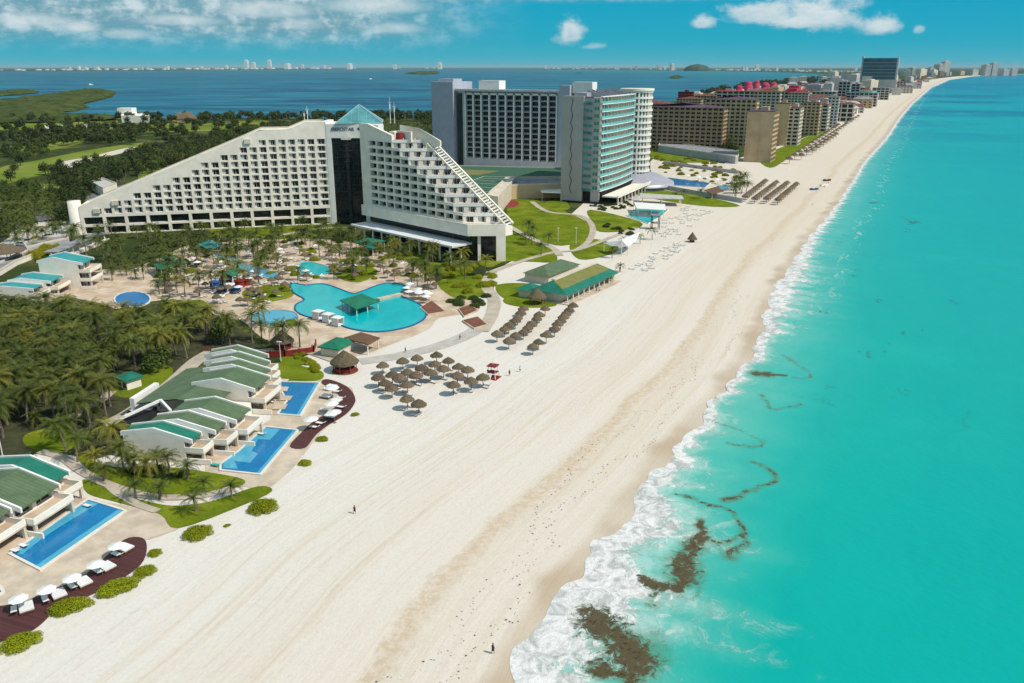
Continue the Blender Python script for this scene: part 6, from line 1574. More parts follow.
for i in range(4):
    c = Vector(P(*[a + (b_ - a) * (i + .6) / 4.4 for a, b_ in ((486.8, 506), (209, 194))])); k = MB(); k.box(c.x - .9, c.x + .9, c.y - 1.2, c.y + 1.2, .1, 4.2); wpart(k, 'arch', M['dark'], lb)
fr_ = flat_roof(0, 4.2, [(540, 187), (562, 187.5), (562, 193), (541, 192)], 'white2', 4, 'white entrance canopy at the foot of the glass tower', 'entrance_canopy', 'canopy')
flat_roof(0, 3.6, [(634, 202), (665, 204), (666, 210), (637, 208.5)], 'white2', 8, 'white flat canopy along the beach club pool', 'pool_canopy', 'canopy')
flat_roof(0, 3.6, [(640, 193), (682, 195.5), (684, 199), (640, 198)], 'concrete', 8, 'long low pale roof behind the beach club pool', 'bar_roof', 'canopy')
# white shade sail
c = P(622, 246); root = empty('shade_sail', (c.x, c.y, 0), 0, 'big white tensile shade sail by the lawn above the beach loungers', 'shade sail')
b = MB(); g = [P(604, 243, 3), P(618, 240, 4.5), P(640, 232, 5.2), P(636, 241, 3), P(628, 247, 2.8), P(612, 246, 3.2)]; cc = P(622, 240, 5.5)
for i in range(6): b.tri(g[i], g[(i + 1) % 6], cc)
wpart(b, 'sail', M['sling'], root)
for p in (g[0], g[2], g[4], cc): k = MB(); k.cyl(p.x, p.y, 0, p.z + .8, .12, n=6); wpart(k, 'mast', M['white2'], root)
# walls of the long pool deck
for pts, h, lab in [([(640, 190), (668, 190), (742, 203), (743, 199)], 2.2, 'long grey retaining wall below the long hotel pool'), ([(664, 164), (738, 174)], 2.0, 'grey boundary wall behind the dune sand')]:
    w = world(pts); b = MB()
    for a, b_ in zip(w[:-1], w[1:]): b.bar((*a, h / 2), (*b_, h / 2), .5, h)
    tag(b.build('retaining_wall', M['grey']), lab, 'wall')
low_block([(658, 152), (735, 164), (738, 163.4), (738, 158), (660, 147)], 4.5, 'grey', 'roofgrey', 'long grey wall and deck below the dark tan apartments', name='garden_terrace')
fl = flat_roof(0, 2.6, [(704, 190), (718, 186), (724, 191), (712, 194)], 'wood', 4, 'brown roofed pool bar on the long pool deck', 'pool_bar', 'bar')
# lifeguard tower
def lifeguard(X, Y, label):
    c = P(X, Y); root = empty('lifeguard_tower', (c.x, c.y, .06), azr(25), label, 'lifeguard tower'); 
    for x in (-.8, .8):
        for y in (-.8, .8): q = MB(); q.bar((x * 1.3, y * 1.3, 0), (x * .8, y * .8, 2.6), .12); q.build('post', M['white2'], root)
    q = MB(); q.box(-.9, .9, -.9, .9, 1.2, 1.32); q.build('platform', M['redwall'], root); q = MB(); q.prism([(-1, -1), (1, -1), (1, 1), (-1, 1)], 2.6, 2.75); q.build('roof', M['redwall'], root)
    q = MB(); q.box(-.9, .9, -.95, -.88, 1.5, 1.9); q.box(-1.3, 1.3, -1.3, 1.3, .0, .12); q.build('red_panel', M['redwall'], root); q = MB(); q.bar((0, -1.9, 0), (0, -.9, 1.3), .5, .08); q.build('ladder', M['white2'], root)
    q = MB(); q.cyl(0, 0, 2.75, 4.2, .04, n=5); q.build('flag_pole', M['white2'], root)
lifeguard(493, 378, 'small red and white lifeguard tower on the open sand')
def watch_tower(X, Y, label):
    c = P(X, Y); root = empty('watch_tower', (c.x, c.y, 0), 0, label, 'tower')
    for x in (-1.4, 1.4):
        for y in (-1.4, 1.4): q = MB(); q.box(x - .12, x + .12, y - .12, y + .12, 0, 5.5); q.build('post', M['dark'], root)
    for z in (2.4, 5.4): q = MB(); q.box(-1.7, 1.7, -1.7, 1.7, z, z + .2); q.build('deck', M['roofgrey'], root)
watch_tower(655, 229, 'dark framed lookout tower beside the beach club pool')
# a dark stacked tree-shaped ornament and furled umbrellas on the sand
c = P(692, 242); root = empty('beach_kiosk', (c.x, c.y, 0), 0, 'dark pointed thatched kiosk alone on the sand past the loungers', 'kiosk'); q = MB(); q.cyl(0, 0, 1.0, 3.6, 1.9, .1, 10); q.build('thatch', M['thatch'], root); q = MB(); q.cyl(0, 0, 0, 1.1, .9, n=8); q.build('body', M['wood'], root)
for (X, Y, h, lab) in [(651, 250, 7, 'tall thin pole on the sand, nearest the shade sail'), (666, 240, 7, 'tall thin pole beside the beach club pool'), (576, 245, 6, 'pale lamp post on the big lawn edge'), (558, 242, 5, 'pale lamp post in the middle of the big lawn'), (4, 462, 6, 'thin lamp post at the left edge behind the villa'), (192, 420, 4, 'thin lamp post behind the villa roofs'), (281, 362, 4.5, 'lamp post with two heads on the lawn by the red fence')]:
    c = P(X, Y); root = empty('lamp_post', (c.x, c.y, 0), 0, lab, 'lamp post'); q = MB(); q.cyl(0, 0, 0, h, .09, .05, 6); q.build('pole', M['white2'], root); q = MB(); q.box(-.5, .5, -.12, .12, h, h + .15); q.build('lamp_head', M['white2'], root)
# covered walkway left of the hotel
w0, w1 = P(52, 262), P(104, 241); root = empty('covered_walkway', (w0.x, w0.y, 0), 0, 'long grey roofed walkway climbing to the left end of the hotel', 'walkway')
b = MB(); b.bar(w0 + Vector((0, 0, 3.2)), w1 + Vector((0, 0, 3.2)), 4.5, .3); wpart(b, 'roof', M['roofgrey'], root); b = MB(); b.bar(w0 + Vector((0, 0, .5)), w1 + Vector((0, 0, .5)), 4.8, 1.0); wpart(b, 'base', M['white'], root)
for i in range(9): q = w0.lerp(w1, i / 8) + Vector((1.2, -1.8, 0)); k = MB(); k.cyl(q.x, q.y, .9, 3.1, .2, n=6); wpart(k, 'column', M['white'], root)
low_block([(-6, 270), (18, 258), (30, 254), (36, 258), (18, 265), (0, 276)], 1.2, 'white', 'roofgrey', 'long grey roofed ramp building left of the aqua villas')
low_block([(24, 250), (44, 244), (70, 241), (70, 245), (50, 249), (28, 255)], 2.2, 'grey', 'roofgrey', 'flat grey service roof behind the yellow shrubs')
low_block([(92, 190), (104, 186), (118, 192), (104, 197)], 4, 'white', 'concrete', 'small pale flat roofed house behind the sloping wing')
# clubhouse by the lagoon
r = low_block([(122, 119.5), (150, 119.5), (150, 123), (122, 123)], 7, 'white2', 'white2', 'white clubhouse with stepped flat roofs by the lagoon', cat='house'); k = MB(); q = P(130, 120); k.box(q.x - 11, q.x + 6, q.y - 6, q.y + 8, 7, 14); wpart(k, 'upper_storey', M['white2'], r)
r = small_house('thatched_clubhouse', P(188, 122)[:2], 90, 24, 16, 4, 8, M['tan'], M['thatch'], 'brown thatched clubhouse by the lagoon shore', windows=4)
r = small_house('thatched_clubhouse', P(180, 121)[:2], 90, 14, 12, 4, 6, M['tan'], M['thatch'], 'smaller brown thatched pavilion beside the thatched clubhouse', windows=3)
# cars
def car(X, Y, az, label):
    c = P(X, Y); root = empty('parked_car', (c.x, c.y, .2), azr(az), label, 'car'); b = MB()
    b.prism([(-.85, -2.1), (.85, -2.1), (.85, 2.1), (-.85, 2.1)], .35, .85); b.build('body', M['car'], root); q = MB()
    q.v += [(-.8, -1.7, .86), (.8, -1.7, .86), (.8, 1.2, .86), (-.8, 1.2, .86), (-.65, -1.3, 1.4), (.65, -1.3, 1.4), (.65, .6, 1.4), (-.65, .6, 1.4)]
    for f in ((0, 1, 5, 4), (1, 2, 6, 5), (2, 3, 7, 6), (3, 0, 4, 7)): q.f.append(f); q.m.append(0)
    q.build('windows', M['glass'], root); q = MB(); q.box(-.64, .64, -1.28, .58, 1.39, 1.44); q.build('roof', M['car'], root)
    for x in (-.85, .85):
        for y in (-1.35, 1.35): w = MB(); w.cyl(0, 0, -.1, .1, .33, n=12); w.xf(Matrix.Translation((x, y, .33)) @ Matrix.Rotation(PI / 2, 4, 'Y')); w.build('wheel', M['tyre'], root)
car(139, 417, 40, 'white car parked at the back of the middle villas'); car(146, 412, 40, 'second white car, just behind the first at the villas')
car(22, 246, 80, 'white car in the yard at the far left'); car(30, 243, 80, 'white car farther right in the yard at far left')
# people
def person(X, Y, az, label, top='cloth_dark', legs='skin', z=.06, seat=False):
    c = P(X, Y); root = empty('person', (c.x, c.y, z), azr(az), label, 'person'); root.scale = (.78, .78, .78)
    me = bpy.data.meshes.new('body')
    vs = [(0, 0, .82), (0, 0, 1.05), (0, 0, 1.28), (0, .0, 1.40), (0, .02, 1.50), (0, .03, 1.62), (.17, 0, 1.33), (.24, .02, 1.08), (.25, .12, .86), (-.17, 0, 1.33), (-.24, -.02, 1.08), (-.25, .08, .86), (.1, 0, .78), (.11, .12, .42), (.11, .08, .05), (.11, .2, .03), (-.1, 0, .78), (-.11, -.1, .42), (-.11, -.2, .06), (-.11, -.08, .03)]
    es = [(0, 1), (1, 2), (2, 3), (3, 4), (4, 5), (2, 6), (6, 7), (7, 8), (2, 9), (9, 10), (10, 11), (0, 12), (12, 13), (13, 14), (14, 15), (0, 16), (16, 17), (17, 18), (18, 19)]
    rad = [.13, .12, .14, .07, .085, .10, .06, .045, .035, .06, .045, .035, .085, .06, .04, .04, .085, .06, .04, .04]
    me.from_pydata(vs, es, []); o = bpy.data.objects.new('body', me); C.objects.link(o); sk = o.modifiers.new('skin', 'SKIN'); o.modifiers.new('sub', 'SUBSURF').levels = 1
    for i, r_ in enumerate(rad): me.skin_vertices[0].data[i].radius = (r_, r_ * .85)
    me.skin_vertices[0].data[0].use_root = True
    bpy.context.view_layer.update(); m2 = bpy.data.meshes.new_from_object(o.evaluated_get(bpy.context.evaluated_depsgraph_get())); bpy.data.objects.remove(o)
    m2.materials.clear(); m2.materials.append(M['skin']); b = link('body', m2, root)
    for p in m2.polygons: p.use_smooth = True
    s = MB(); s.cyl(0, 0, .80, 1.36, .17, .19, 10, dy=0); s.build('shirt', M[top], root); s = MB(); s.cyl(0, 0, .52, .84, .2, .17, 10); s.build('shorts', M['cloth_dark'], root)
    h = MB(); h.cyl(0, .01, 1.60, 1.74, .11, .06, 10); h.build('hair', M['tyre'], root)
for (X, Y, az, t, lab) in [(405.5, 353, 60, 'cloth_dark', 'person in dark clothes walking on sand between pool and parasols'), (354.8, 514, 30, 'cloth_dark', 'lone person in dark clothes on the open sand right of the big shrub'), (596.5, 292, 90, 'cloth_dark', 'left person of the pair walking past the restaurant'), (599.5, 292, 90, 'sling', 'right person of the pair walking past the restaurant'),
        (493, 654, 40, 'cloth_dark', 'person near the wrack line at the bottom of the beach'), (509.5, 376, 0, 'cloth_dark', 'person sitting right of the lifeguard tower'), (460, 340, 0, 'cloth_red', 'person on the grey track right of the pool'), (780, 195, 0, 'cloth_red', 'person on the far beach past the parasol rows'),
        (824, 188, 0, 'cloth_dark', 'left bather at the far waterline'), (828, 184, 0, 'cloth_red', 'right bather at the far waterline'), (812, 206, 0, 'sling', 'walker on the far wet sand'), (520, 372, 0, 'sling', 'person on open sand right of the tower, farthest right')]:
    person(X, Y, az, lab, t)
# canoes / boats on the far beach
for (X, Y, m, lab) in [(814, 190, 'tilepool', 'blue catamaran pulled up on the far sand'), (827, 181, 'darkwood', 'dark boat pulled up on the far sand'), (824, 186, 'white2', 'white boat pulled up on the far sand')]:
    c = P(X, Y); root = empty('beached_boat', (c.x, c.y, .06), azr(70), lab, 'boat'); q = MB(); q.prism([(-.8, -2.2), (.8, -2.2), (.8, 1.2), (0, 2.8), (-.8, 1.2)], .1, .9); q.build('hull', M[m], root); q = MB(); q.box(-.6, .6, -1.2, -.2, .9, 1.1); q.build('thwart', M['white2'], root)
for (X, Y, s, lab) in [(370.7, 79.3, 16, 'tiny white boat on the lagoon above the pyramid roof'), (91, 85, 14, 'tiny white boat on the lagoon at far left')]:
    c = P(X, Y); root = empty('motor_boat', (c.x, c.y, .1), azr(60), lab, 'boat'); q = MB(); q.prism([(-s * .18, -s / 2), (s * .18, -s / 2), (s * .18, s * .2), (0, s / 2), (-s * .18, s * .2)], 0, 2.2); q.build('hull', M['white2'], root); q = MB(); q.box(-s * .13, s * .13, -s * .3, s * .1, 2.2, 5); q.build('cabin', M['white2'], root)
# seaweed: floating rafts in the shallows and the dry wrack line, many small clumps
M['weed'] = mat('brown_seaweed', (.075, .036, .012), .7, .4, 1.5, col2=(.03, .016, .007)); M['drywrack'] = mat('dry_seaweed', (.10, .065, .035), .95, .3, 2.)
def weed(line, wid, dens, z, size, m, label, seed, name='seaweed_raft', px=True, jag=1.0):
    rs = random.Random(seed); pts = world(line) if px else line; c = warp(pts, 8) if len(pts) > 2 else pts; b = MB(); tot = 0
    for i in range(len(c) - 1):
        p, q = Vector(c[i]), Vector(c[i + 1]); L_ = (q - p).length; t = (i + .5) / (len(c) - 1)
        w = (wid(t) if callable(wid) else wid) * (.4 + 1.3 * abs(mnoise.noise(Vector((p.x * .45, p.y * .45, 3)))) * 2); n = max(1, int(L_ * w * dens * .3 * (.5 + 1.0 * mnoise.noise(Vector((p.x * .25, p.y * .25, seed))) ** 2 * 3)))
        nr = Vector((-(q - p).y, (q - p).x)).normalized()
        for k in range(n):
            o = p.lerp(q, rs.random()) + nr * rs.gauss(0, .27) * w * (1 + .5 * mnoise.noise(Vector((p.x * .6, p.y * .6, seed + 3)))); s = size * .42 * rs.uniform(.4, 1.5); a = rs.uniform(0, 6.3); m_ = rs.randint(4, 6); zz = z + rs.uniform(.0, .10)
            b.face([(o.x + s * rs.uniform(.5, 1) * math.cos(a + 2 * PI * j / m_), o.y + s * .7 * rs.uniform(.5, 1) * math.sin(a + 2 * PI * j / m_), zz + rs.uniform(-.03, .03)) for j in range(m_)])
    return tag(b.build(name, M[m]), label, 'seaweed', kind='stuff')
Z3 = (500, 330, 1 / .5165)
def z3(l): return pts_z(Z3, l)
weed(z3([(175, 545), (205, 575), (245, 600), (262, 640), (240, 690)]), lambda t: 1.2 + 3.6 * math.sin(PI * min(1, t + .15)), 16, .30, .30, 'weed', 'big brown seaweed raft at the bottom edge of the surf', 1)
weed(z3([(180, 655), (215, 668), (240, 672)]), 1.6, 16, .30, .25, 'weed', 'small seaweed patch joined left of the biggest raft', 2)
weed(z3([(262, 480), (300, 496), (345, 484), (372, 450), (385, 410), (380, 372)]), lambda t: .7 + 1.7 * math.sin(PI * t), 15, .30, .26, 'weed', 'thick curved seaweed raft above the biggest one', 3)
weed(z3([(300, 495), (300, 545)]), .5, 6, .30, .2, 'weed', 'thin seaweed thread hanging below the curved raft', 4)
weed(z3([(345, 322), (390, 330), (435, 345), (462, 375), (465, 400), (445, 435)]), lambda t: .35 + 1.3 * t * t, 16, .28, .24, 'weed', 'seaweed arc ending in a dark knot', 5)
weed(z3([(385, 400), (420, 412), (455, 400)]), .5, 5, .28, .2, 'weed', 'seaweed thread linking raft and arc', 6)
weed(z3([(435, 328), (480, 322), (520, 295), (518, 275), (480, 255)]), .5, 5, .28, .22, 'weed', 'thin looping seaweed thread farther out', 7)
weed(z3([(400, 175), (440, 190), (490, 210), (495, 230), (440, 225)]), .4, 3, .28, .22, 'weed', 'faint seaweed thread in the pale shallows', 8)
weed(z3([(500, 84), (522, 88), (550, 92)]), 1.5, 13, .28, .28, 'weed', 'dark seaweed bar, uppermost of the near rafts', 9)
weed(z3([(512, 128), (522, 150), (545, 155), (580, 142)]), .7, 8, .28, .24, 'weed', 'hooked seaweed raft below the uppermost bar', 10)
weed(z3([(545, 50), (580, 75), (600, 90), (560, 95)]), .45, 4, .28, .24, 'weed', 'thin seaweed thread right of the uppermost bar', 11)
weed(z3([(345, 520), (380, 512), (390, 460)]), .3, 10, .28, .2, 'weed', 'faint greenish seaweed fringe outside the curved raft', 12)
for i, (X, Y, w) in enumerate([(832, 245, 14), (838, 242, 10), (853, 276, 10), (858, 271, 8), (825, 313, 7), (860, 218, 12), (846, 236, 12)]):
    weed([(X - w / 2, Y - 1), (X, Y), (X + w / 2, Y + .6)], 1.3, 6, .26, .5, 'weed', 'small far seaweed streak off the beach, %s' % ['left of a close pair', 'right of a close pair', 'lowest on the right', 'above the lowest right one', 'nearest one', 'farthest one', 'above the close pair'][i], 20 + i)
wl = [sea_pt(a, -6.5 + 2.0 * math.sin(a * .11) + 1.2 * math.sin(a * .37)) for a in np.arange(52, 230, 4)]
weed(wl, 1.6, 1.8, .08, .3, 'drywrack', 'scattered dry seaweed along the last high tide line', 31, 'wrack_line', False)
wl = [sea_pt(a, -10.5 + 2.2 * math.sin(a * .09 + 1) + 1.0 * math.sin(a * .31)) for a in np.arange(52, 330, 5)]
weed(wl, 2.4, .9, .08, .3, 'drywrack', 'thinner scattered dry seaweed higher up the sand', 32, 'wrack_line', False)
# ------------------------------------------------------------ apartment strip, far hotels, far shore
M['darktan'] = mat('dark_tan_render', (.42, .29, .17), .85, .12, .15)
M['palewall'] = mat('pale_far_wall', (.60, .58, .55), .8, .08, .05, objvar=.12)
def hgt(bx, by, ty):
    Y = P(bx, by).y; v = ty - 341.5; s = (FPX * math.sin(TH) + v * math.cos(TH)) / (FPX * math.cos(TH) - v * math.sin(TH)); return CAMH - s * Y
def condo(base, ty, wS, wE, label, wall='tan', roof='purple', az=25, cell=(4.2, 3.0), pitched=False, bal=True, limS=60, limE=40, cat='apartment block', blankS=False, group=None, name='apartment_block'):
    """base: survey pixel of the corner nearest the sea and the camera; wS along the camera-side face, wE along the sea face"""
    c = P(*base); h = max(6, hgt(base[0], base[1], ty)); org = (c.x, c.y)
    root = empty(name, (*org, 0), azr(az), label, cat, group)
    n = max(2, int(round(h / cell[1]))); zs = [h * j / n for j in range(n + 1)]; b = MB(); spE = []; spS = []
    Me = FM(org, az); u = max(1, int(round(wE / cell[0]))); facade(b, [wE * i / u for i in range(u + 1)], zs, lambda i, j: True, mu=.35, mb=.75, mt=.35, depth=1.2, spots=spE, Mx=Me)
    Ms = FM(offp(org, az + 270, wS), az + 90); u = max(1, int(round(wS / cell[0])))
    facade(b, [wS * i / u for i in range(u + 1)], zs, (lambda i, j: False) if blankS else (lambda i, j: True), mu=.7, mb=.8, mt=.5, depth=.8, spots=spS, Mx=Ms)
    k = len(b.v); b.quad((wE, 0, 0), (wE, wS, 0), (wE, wS, h), (wE, 0, h)); b.quad((wE, wS, 0), (0, wS, 0), (0, wS, h), (wE, wS, h)); b.xf(Me, k)
    if blankS:
        k = len(b.v); b.box(-.25, .6, -.25, .5, 0, h); b.box(wS * .5 - .3, wS * .5 + .3, -.25, .1, 0, h); b.xf(Ms, k)
    wpart(b, 'wall', M[wall], root)
    put_windows(root, spE, 'dark', limit=limE, seed=n); 
    if spS: put_windows(root, spS, 'dark', limit=limS, seed=n + 1)
    r = MB(); e = .7
    if pitched:
        t0, t1 = (-e, wS / 2), (wE + e, wS / 2); z = h + min(wS, 14) * .22
        r.quad((-e, -e, h), (wE + e, -e, h), (wE - wS * .2, wS / 2, z), (wS * .2, wS / 2, z)); r.quad((wE + e, wS + e, h), (-e, wS + e, h), (wS * .2, wS / 2, z), (wE - wS * .2, wS / 2, z)); r.tri((wE + e, -e, h), (wE + e, wS + e, h), (wE - wS * .2, wS / 2, z)); r.tri((-e, wS + e, h), (-e, -e, h), (wS * .2, wS / 2, z))
    else:
        r.box(-e * .3, wE + e * .3, -e * .3, wS + e * .3, h, h + .5)
    r.xf(Me); wpart(r, 'roof', M[roof], root)
    if not pitched:
        q = MB(); q.box(wE * .3, wE * .55, wS * .3, wS * .6, h + .5, h + 3); q.xf(Me); wpart(q, 'roof_room', M[wall], root)
    return root
condo((668, 147), 104, 36, 13, 'dark tan apartment block half hidden behind the rounded tower', 'darktan', 'clay', pitched=True)
condo((721, 152), 108, 62, 15, 'long dark tan apartment block with plum roof and pale end wall', 'darktan', 'purple', pitched=True)
condo((753, 147), 100, 40, 12, 'tan apartment block with arches behind the long plum roofed one', 'tan', 'purple', pitched=True)
condo((770, 163), 112, 17, 22, 'slender tan block nearest the beach, foremost of the strip', 'tan', 'purple', blankS=True)
condo((786, 146), 104, 11, 13, 'second tan slab by the lawn, behind the foremost one', 'tan', 'clay', blankS=True)
condo((797, 146), 108, 10, 22, 'tan block with white balconies right of the second slab', 'cream', 'clay')
condo((817, 136), 103, 15, 14, 'grey tan block with balconies, mid strip by the lawn', 'tan', 'clay')
condo((826, 132), 105, 6, 22, 'narrow cream block joined to the mid strip one', 'cream', 'clay')
condo((836, 128), 97, 11, 10, 'tall pale grey slab after the tan blocks', 'palewall', 'roofgrey')
condo((777, 130), 92, 26, 10, 'pale block behind the tan slabs', 'cream', 'clay', pitched=True, group=None)
condo((806, 118), 93, 24, 10, 'cream block between red roofed hotel and the beach blocks', 'cream', 'clay', pitched=True)
condo((738, 112), 91, 34, 12, 'cream block with red left end behind the dark tan ones', 'cream', 'redroof', cell=(6, 3.5))
condo((715, 113), 96, 30, 12, 'tan block with dark roof left of the red roofed hotel', 'tan', 'clay', pitched=True)
condo((700, 116), 99, 32, 12, 'low tan block with brown roof on the lagoon side', 'tan', 'clay', pitched=True)
condo((692, 106), 92, 24, 10, 'reddish ended block beside the lagoon', 'redroof', 'clay', cell=(6, 4))
pk = condo((788, 117), 92, 92, 26, 'wide white hotel with red roofs under pink domes', 'cream', 'redroof', cell=(7, 4), cat='hotel', name='hotel')
for (X, Y, r_, h0, lab) in [(738, 100, 9, 20, 'a'), (747, 98, 11, 24, 'b'), (755, 98, 9, 27, 'c'), (764, 99, 12, 22, 'd'), (772, 99, 10, 24, 'e')]:
    r_ *= .62; h0 *= .97; c = P(X, Y + 4); b = MB(); b.cyl(c.x, c.y, 15, h0 + 6, r_, n=14)
    for k in range(4): b.cyl(c.x, c.y, h0 + 6 + r_ * math.sin(k * PI / 8), h0 + 6 + r_ * math.sin((k + 1) * PI / 8), r_ * math.cos(k * PI / 8), r_ * math.cos((k + 1) * PI / 8), 14, cap=False)
    wpart(b, 'pink_dome', M['pink'], pk, True)
for (x_, y_, w_, d_, z_) in ((20, 12, 18, 12, 4), (40, 10, 26, 14, 7), (62, 12, 14, 12, 5), (78, 12, 10, 10, 3)):
    q = MB(); k0 = hgt(788, 117, 92); q.box(-6, 6, x_ - w_ / 2, x_ + w_ / 2, k0 + .6, k0 + z_); q.build('pink_storey', M['pink'] if w_ != 14 else M['cream'], pk)
    q = MB(); q.box(-8, 8, x_ - w_ / 2 - 2, x_ + w_ / 2 + 2, k0 + .55, k0 + 1.6); q.build('red_eave', M['redroof'], pk)
# pale hotels farther on
for i, (b_, ty, wS, wE, wl, rf, lab) in enumerate([((852, 122), 104, 40, 30, 'cream', 'clay', 'brown and white stepped hotel with low terraces'), ((848, 106), 82, 18, 20, 'palewall', 'roofgrey', 'tall pale slab left of the glass hotel, nearer one'), ((858, 103), 84, 14, 20, 'grey', 'roofgrey', 'grey slab left of the glass hotel'),
        ((876, 107), 93, 46, 30, 'palewall', 'aqua_roof', 'white low hotel with shell roof near the beach'), ((835, 103), 92, 40, 20, 'cream', 'roofgrey', 'pale low hotel on the lagoon side of mid strip'), ((905, 92), 82, 50, 60, 'palewall', 'clay', 'pale hotel just past the glass hotel'), ((868, 98), 88, 60, 30, 'tan', 'clay', 'tan low block before the glass hotel'), ((888, 100), 88, 30, 24, 'palewall', 'roofgrey', 'white block at the foot of the glass hotel')]):
    condo(b_, ty, wS, wE, lab, wl, rf, cell=(7, 4.5), cat='hotel', limS=30, limE=20, name='hotel')
# the glass hotel
c = P(893, 92); root = empty('glass_hotel', (c.x, c.y, 0), azr(25), 'big dark blue glass hotel with sloping lower front, far up the beach', 'hotel'); h = hgt(893, 92, 58)
wd = 31 / (FPX / (c.y * math.cos(TH) + 15)); b = MB(); b.box(-wd, 0, 0, 40, h * .35, h); b.build('upper_block', mat('blue_glass_far', (.02, .12, .17), .3, .2, .05, spec=.5), root)
b = MB(); b.prism([(-wd - 4, -2, h * .1), (6, -2, h * .1), (6, 44, h * .5), (-wd - 4, 44, h * .5)], 0, 0); b.box(-wd - 3, 5, -1, 42, 0, h * .36); b.build('base', M['palewall'], root)
for i in range(6): q = MB(); q.box(-wd - .5, .5, -.8, 0, h * (.36 + .1 * i), h * (.36 + .1 * i) + 1.2); q.build('floor_band', M['metal'], root)
q = MB(); q.box(-wd - 4, -wd, 3, 40, 0, h + 4); q.build('side_tower', M['palewall'], root); q = MB(); q.box(0, 4, 3, 40, 0, h + 4); q.build('side_tower', M['palewall'], root)
# far strip of towers round the bay
rs = random.Random(12)
def far_block(c, w, d, h, az, label, group, wall='palewall', parts=True):
    root = empty('far_hotel' if h > 18 else 'far_house', (c[0], c[1], 0), azr(az), label, 'hotel' if h > 18 else 'house', group)
    b = MB(); b.box(-w / 2, w / 2, -d / 2, d / 2, 0, h); b.build('wall', M[wall], root)
    q = MB(); q.box(-w * .2, w * .25, -d * .3, d * .3, h, h + max(2.5, h * .08)); q.build('roof_room', M[wall], root)
    n = max(1, int(h / 6)); q = MB()
    for j in range(n):
        for i in range(max(2, int(w / 9))):
            m_ = max(2, int(w / 9)); x = -w / 2 + w * (i + .5) / m_; q.quad((x - w * .32 / m_, -d / 2 - .15, h * (j + .3) / n), (x + w * .32 / m_, -d / 2 - .15, h * (j + .3) / n), (x + w * .32 / m_, -d / 2 - .15, h * (j + .75) / n), (x - w * .32 / m_, -d / 2 - .15, h * (j + .75) / n))
    q.build('window_rows', M['glass'], root)
for k in range(62):
    a = 1500 * (5.4 ** (k / 61)) + rs.uniform(-60, 60); bb = float(coast(a)) - rs.choice([85, 100, 130, 170, 230, 300]) - rs.uniform(0, 40) - a * .01
    x, y = from_ab(a, bb); h = rs.choice([9, 12, 14, 18, 22, 28]) * (1 + a / 7000); far_block((x, y), rs.uniform(22, 60) * (1 + a / 5000), rs.uniform(16, 30), h, 25 + 90 + rs.uniform(-20, 20), 'pale far hotel in the line of towers round the bay', 'far towers round the bay', rs.choice(['palewall', 'palewall', 'cream', 'tan', 'grey']))
for (X, w, h) in [(938, 90, 62), (944, 60, 78), (985, 70, 60), (992, 60, 70), (912, 80, 42), (1012, 60, 40), (930, 70, 40), (972, 90, 34), (1003, 80, 36)]:
    c = P(X, 75.6); far_block((c.x, c.y), w, 40, h * 1.25, 90, 'taller pale tower standing out of the line round the bay', 'tall towers round the bay')
# infill between the apartments: low houses with roofs
lows = scatter([(792, 112), (850, 98), (880, 96), (868, 108), (850, 118), (834, 122), (812, 112), (800, 120)], 34, 77, .4, .9) + scatter([(700, 104), (760, 92), (840, 84), (858, 90), (830, 98), (790, 100), (745, 104), (715, 112)], 48, 78, .45, .9) + scatter([(895, 92), (925, 79), (938, 77), (920, 86), (903, 98), (888, 104)], 60, 79, .45, .9)
for (x, y) in lows:
    w, d = rs.uniform(16, 30), rs.uniform(12, 22); root = empty('low_block', (x, y, 0), azr(25 + rs.choice([0, 90])), 'low block with shallow roof packed in the far hotel strip', 'building', 'low blocks of the strip')
    h = rs.uniform(7, 17); b = MB(); b.box(-w / 2, w / 2, -d / 2, d / 2, 0, h); b.build('wall', M[rs.choice(['cream', 'palewall', 'tan', 'tan', 'white'])], root)
    r = MB(); r.quad((-w / 2 - 1, -d / 2 - 1, h), (w / 2 + 1, -d / 2 - 1, h), (w * .3, 0, h + 3.5), (-w * .3, 0, h + 3.5)); r.quad((w / 2 + 1, d / 2 + 1, h), (-w / 2 - 1, d / 2 + 1, h), (-w * .3, 0, h + 3.5), (w * .3, 0, h + 3.5)); r.tri((w / 2 + 1, -d / 2 - 1, h), (w / 2 + 1, d / 2 + 1, h), (w * .3, 0, h + 3.5)); r.tri((-w / 2 - 1, d / 2 + 1, h), (-w / 2 - 1, -d / 2 - 1, h), (-w * .3, 0, h + 3.5)); r.build('roof', M[rs.choice(['clay', 'roofgrey', 'clay', 'concrete', 'purple'])], root)
    q = MB()
    for j in range(int(h / 3.5)):
        for i in range(4): x_ = -w / 2 + w * (i + .5) / 4; q.quad((x_ - 1.3, -d / 2 - .1, j * 3.5 + 1.2), (x_ + 1.3, -d / 2 - .1, j * 3.5 + 1.2), (x_ + 1.3, -d / 2 - .1, j * 3.5 + 2.8), (x_ - 1.3, -d / 2 - .1, j * 3.5 + 2.8))
    q.build('window_rows', M['dark'], root)
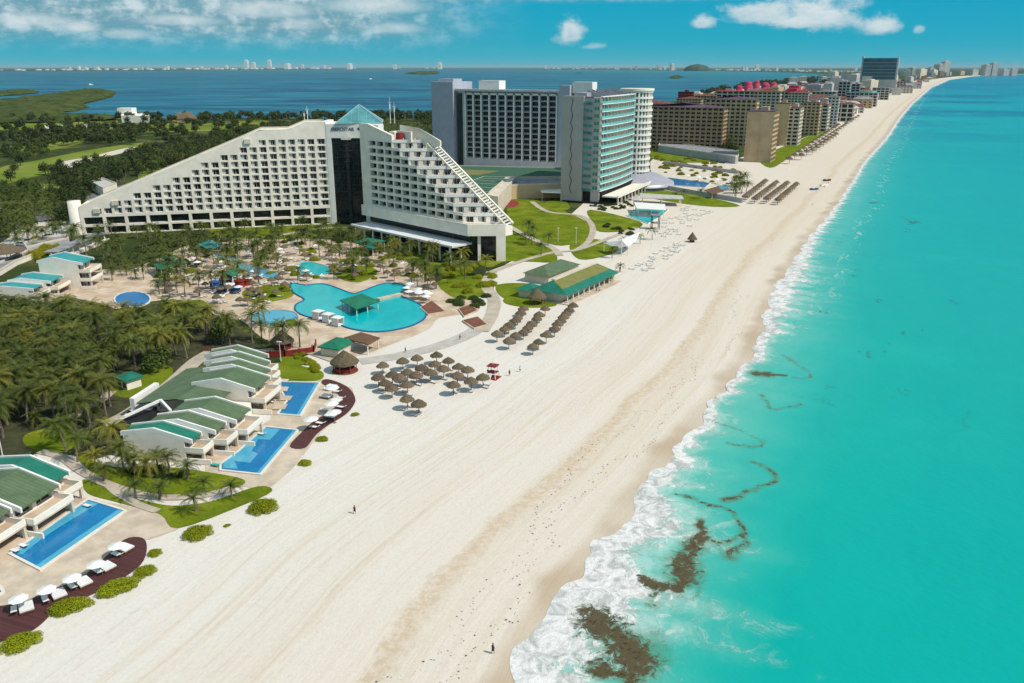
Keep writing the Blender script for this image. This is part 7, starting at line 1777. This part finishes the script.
# far shore across the lagoon
M['farland'] = mat('far_shore_scrub', (.05, .085, .045), 1., .3, .004, spec=.02)
shore = [(-420, 72.6), (0, 71.3), (120, 70.6), (330, 69.2), (520, 69.3), (700, 70.6), (845, 73.6), (1060, 73.0), (1060, 69.2), (700, 68.2), (330, 67.9), (0, 68.6), (-420, 69.2)]
sheet('far_shore', shore, 1.2, M['farland'])
rs = random.Random(3)
for k in range(190):
    X = rs.choice([rs.uniform(-10, 330), rs.uniform(0, 440), rs.uniform(540, 860), rs.uniform(720, 870)])
    Yb = float(np.interp(X, [-20, 120, 330, 520, 700, 845], [71.0, 70.2, 68.95, 68.95, 70.2, 72.6])) - rs.uniform(0, .5)
    c = P(X, Yb); s = c.y / FPX
    big = rs.random() < .12
    far_block((c.x, c.y), s * rs.uniform(2.5, 9 if not big else 4), s * 2, s * (rs.uniform(.7, 1.5) if not big else rs.uniform(2.2, 4)), 90, 'tiny pale building on the far shore of the lagoon', 'buildings on the far lagoon shore', 'white2' if k % 3 else 'palewall')
for (X, w, h, lab) in [(247, 5, 8, 'white far tower left of the pyramid roof'), (254, 4, 6, 'second white far tower left of the pyramid roof'), (270, 4, 8, 'slim white far tower, third left of the pyramid roof'), (288, 12, 5, 'broad white far block left of the pyramid roof'), (350, 14, 5, 'broad white far block above the pyramid roof'), (440, 16, 6, 'broad white far block just left of the slab hotel'), (395, 4, 4, 'dark far hump between white far blocks'), (672, 10, 6, 'white far block right of the rounded tower'), (757, 3, 5, 'slim far tower at the far shore right')]:
    c = P(X, 69.2 if X < 600 else 70.4); s = c.y / FPX; far_block((c.x, c.y), s * w, s * 3, s * h, 90, lab, None, 'white2')
# dark wooded hump on the far shore
c = P(697, 71.0); s = c.y / FPX; b = MB()
for k in range(5): b.cyl(0, 0, s * 1.25 * k, s * 1.25 * (k + 1), s * 13 * math.sqrt(max(0, 1 - (k / 5) ** 2)), s * 13 * math.sqrt(max(.002, 1 - ((k + 1) / 5) ** 2)), 18, cap=(k == 4))
o = b.build('wooded_hill', M['farland'], None, (c.x, c.y, 0)); tag(o, kind='structure')

# ------------------------------------------------------------ small groups: say which one, counted from the left
ORD = ['leftmost', 'second', 'third', 'fourth', 'fifth', 'sixth', 'seventh', 'eighth', 'ninth', 'tenth', 'eleventh', 'twelfth', 'thirteenth', 'fourteenth', 'fifteenth', 'sixteenth', 'seventeenth', 'eighteenth', 'nineteenth', 'twentieth', 'twenty first', 'twenty second', 'twenty third', 'twenty fourth', 'twenty fifth', 'twenty sixth', 'twenty seventh', 'twenty eighth']
_g = {}
for o in S.objects:
    if o.parent is None and 'label' in o and o.get('group'): _g.setdefault((o['group'], o['label']), []).append(o)
for (gname, lab), L_ in _g.items():
    if 1 < len(L_) <= 28 and len(lab.split()) <= 12:
        L_.sort(key=lambda o: proj(o.location)[0])
        for i, o in enumerate(L_):
            o['label'] = (lab + ', ' + ('leftmost' if i == 0 else 'rightmost' if i == len(L_) - 1 else ORD[i] + ' from left'))
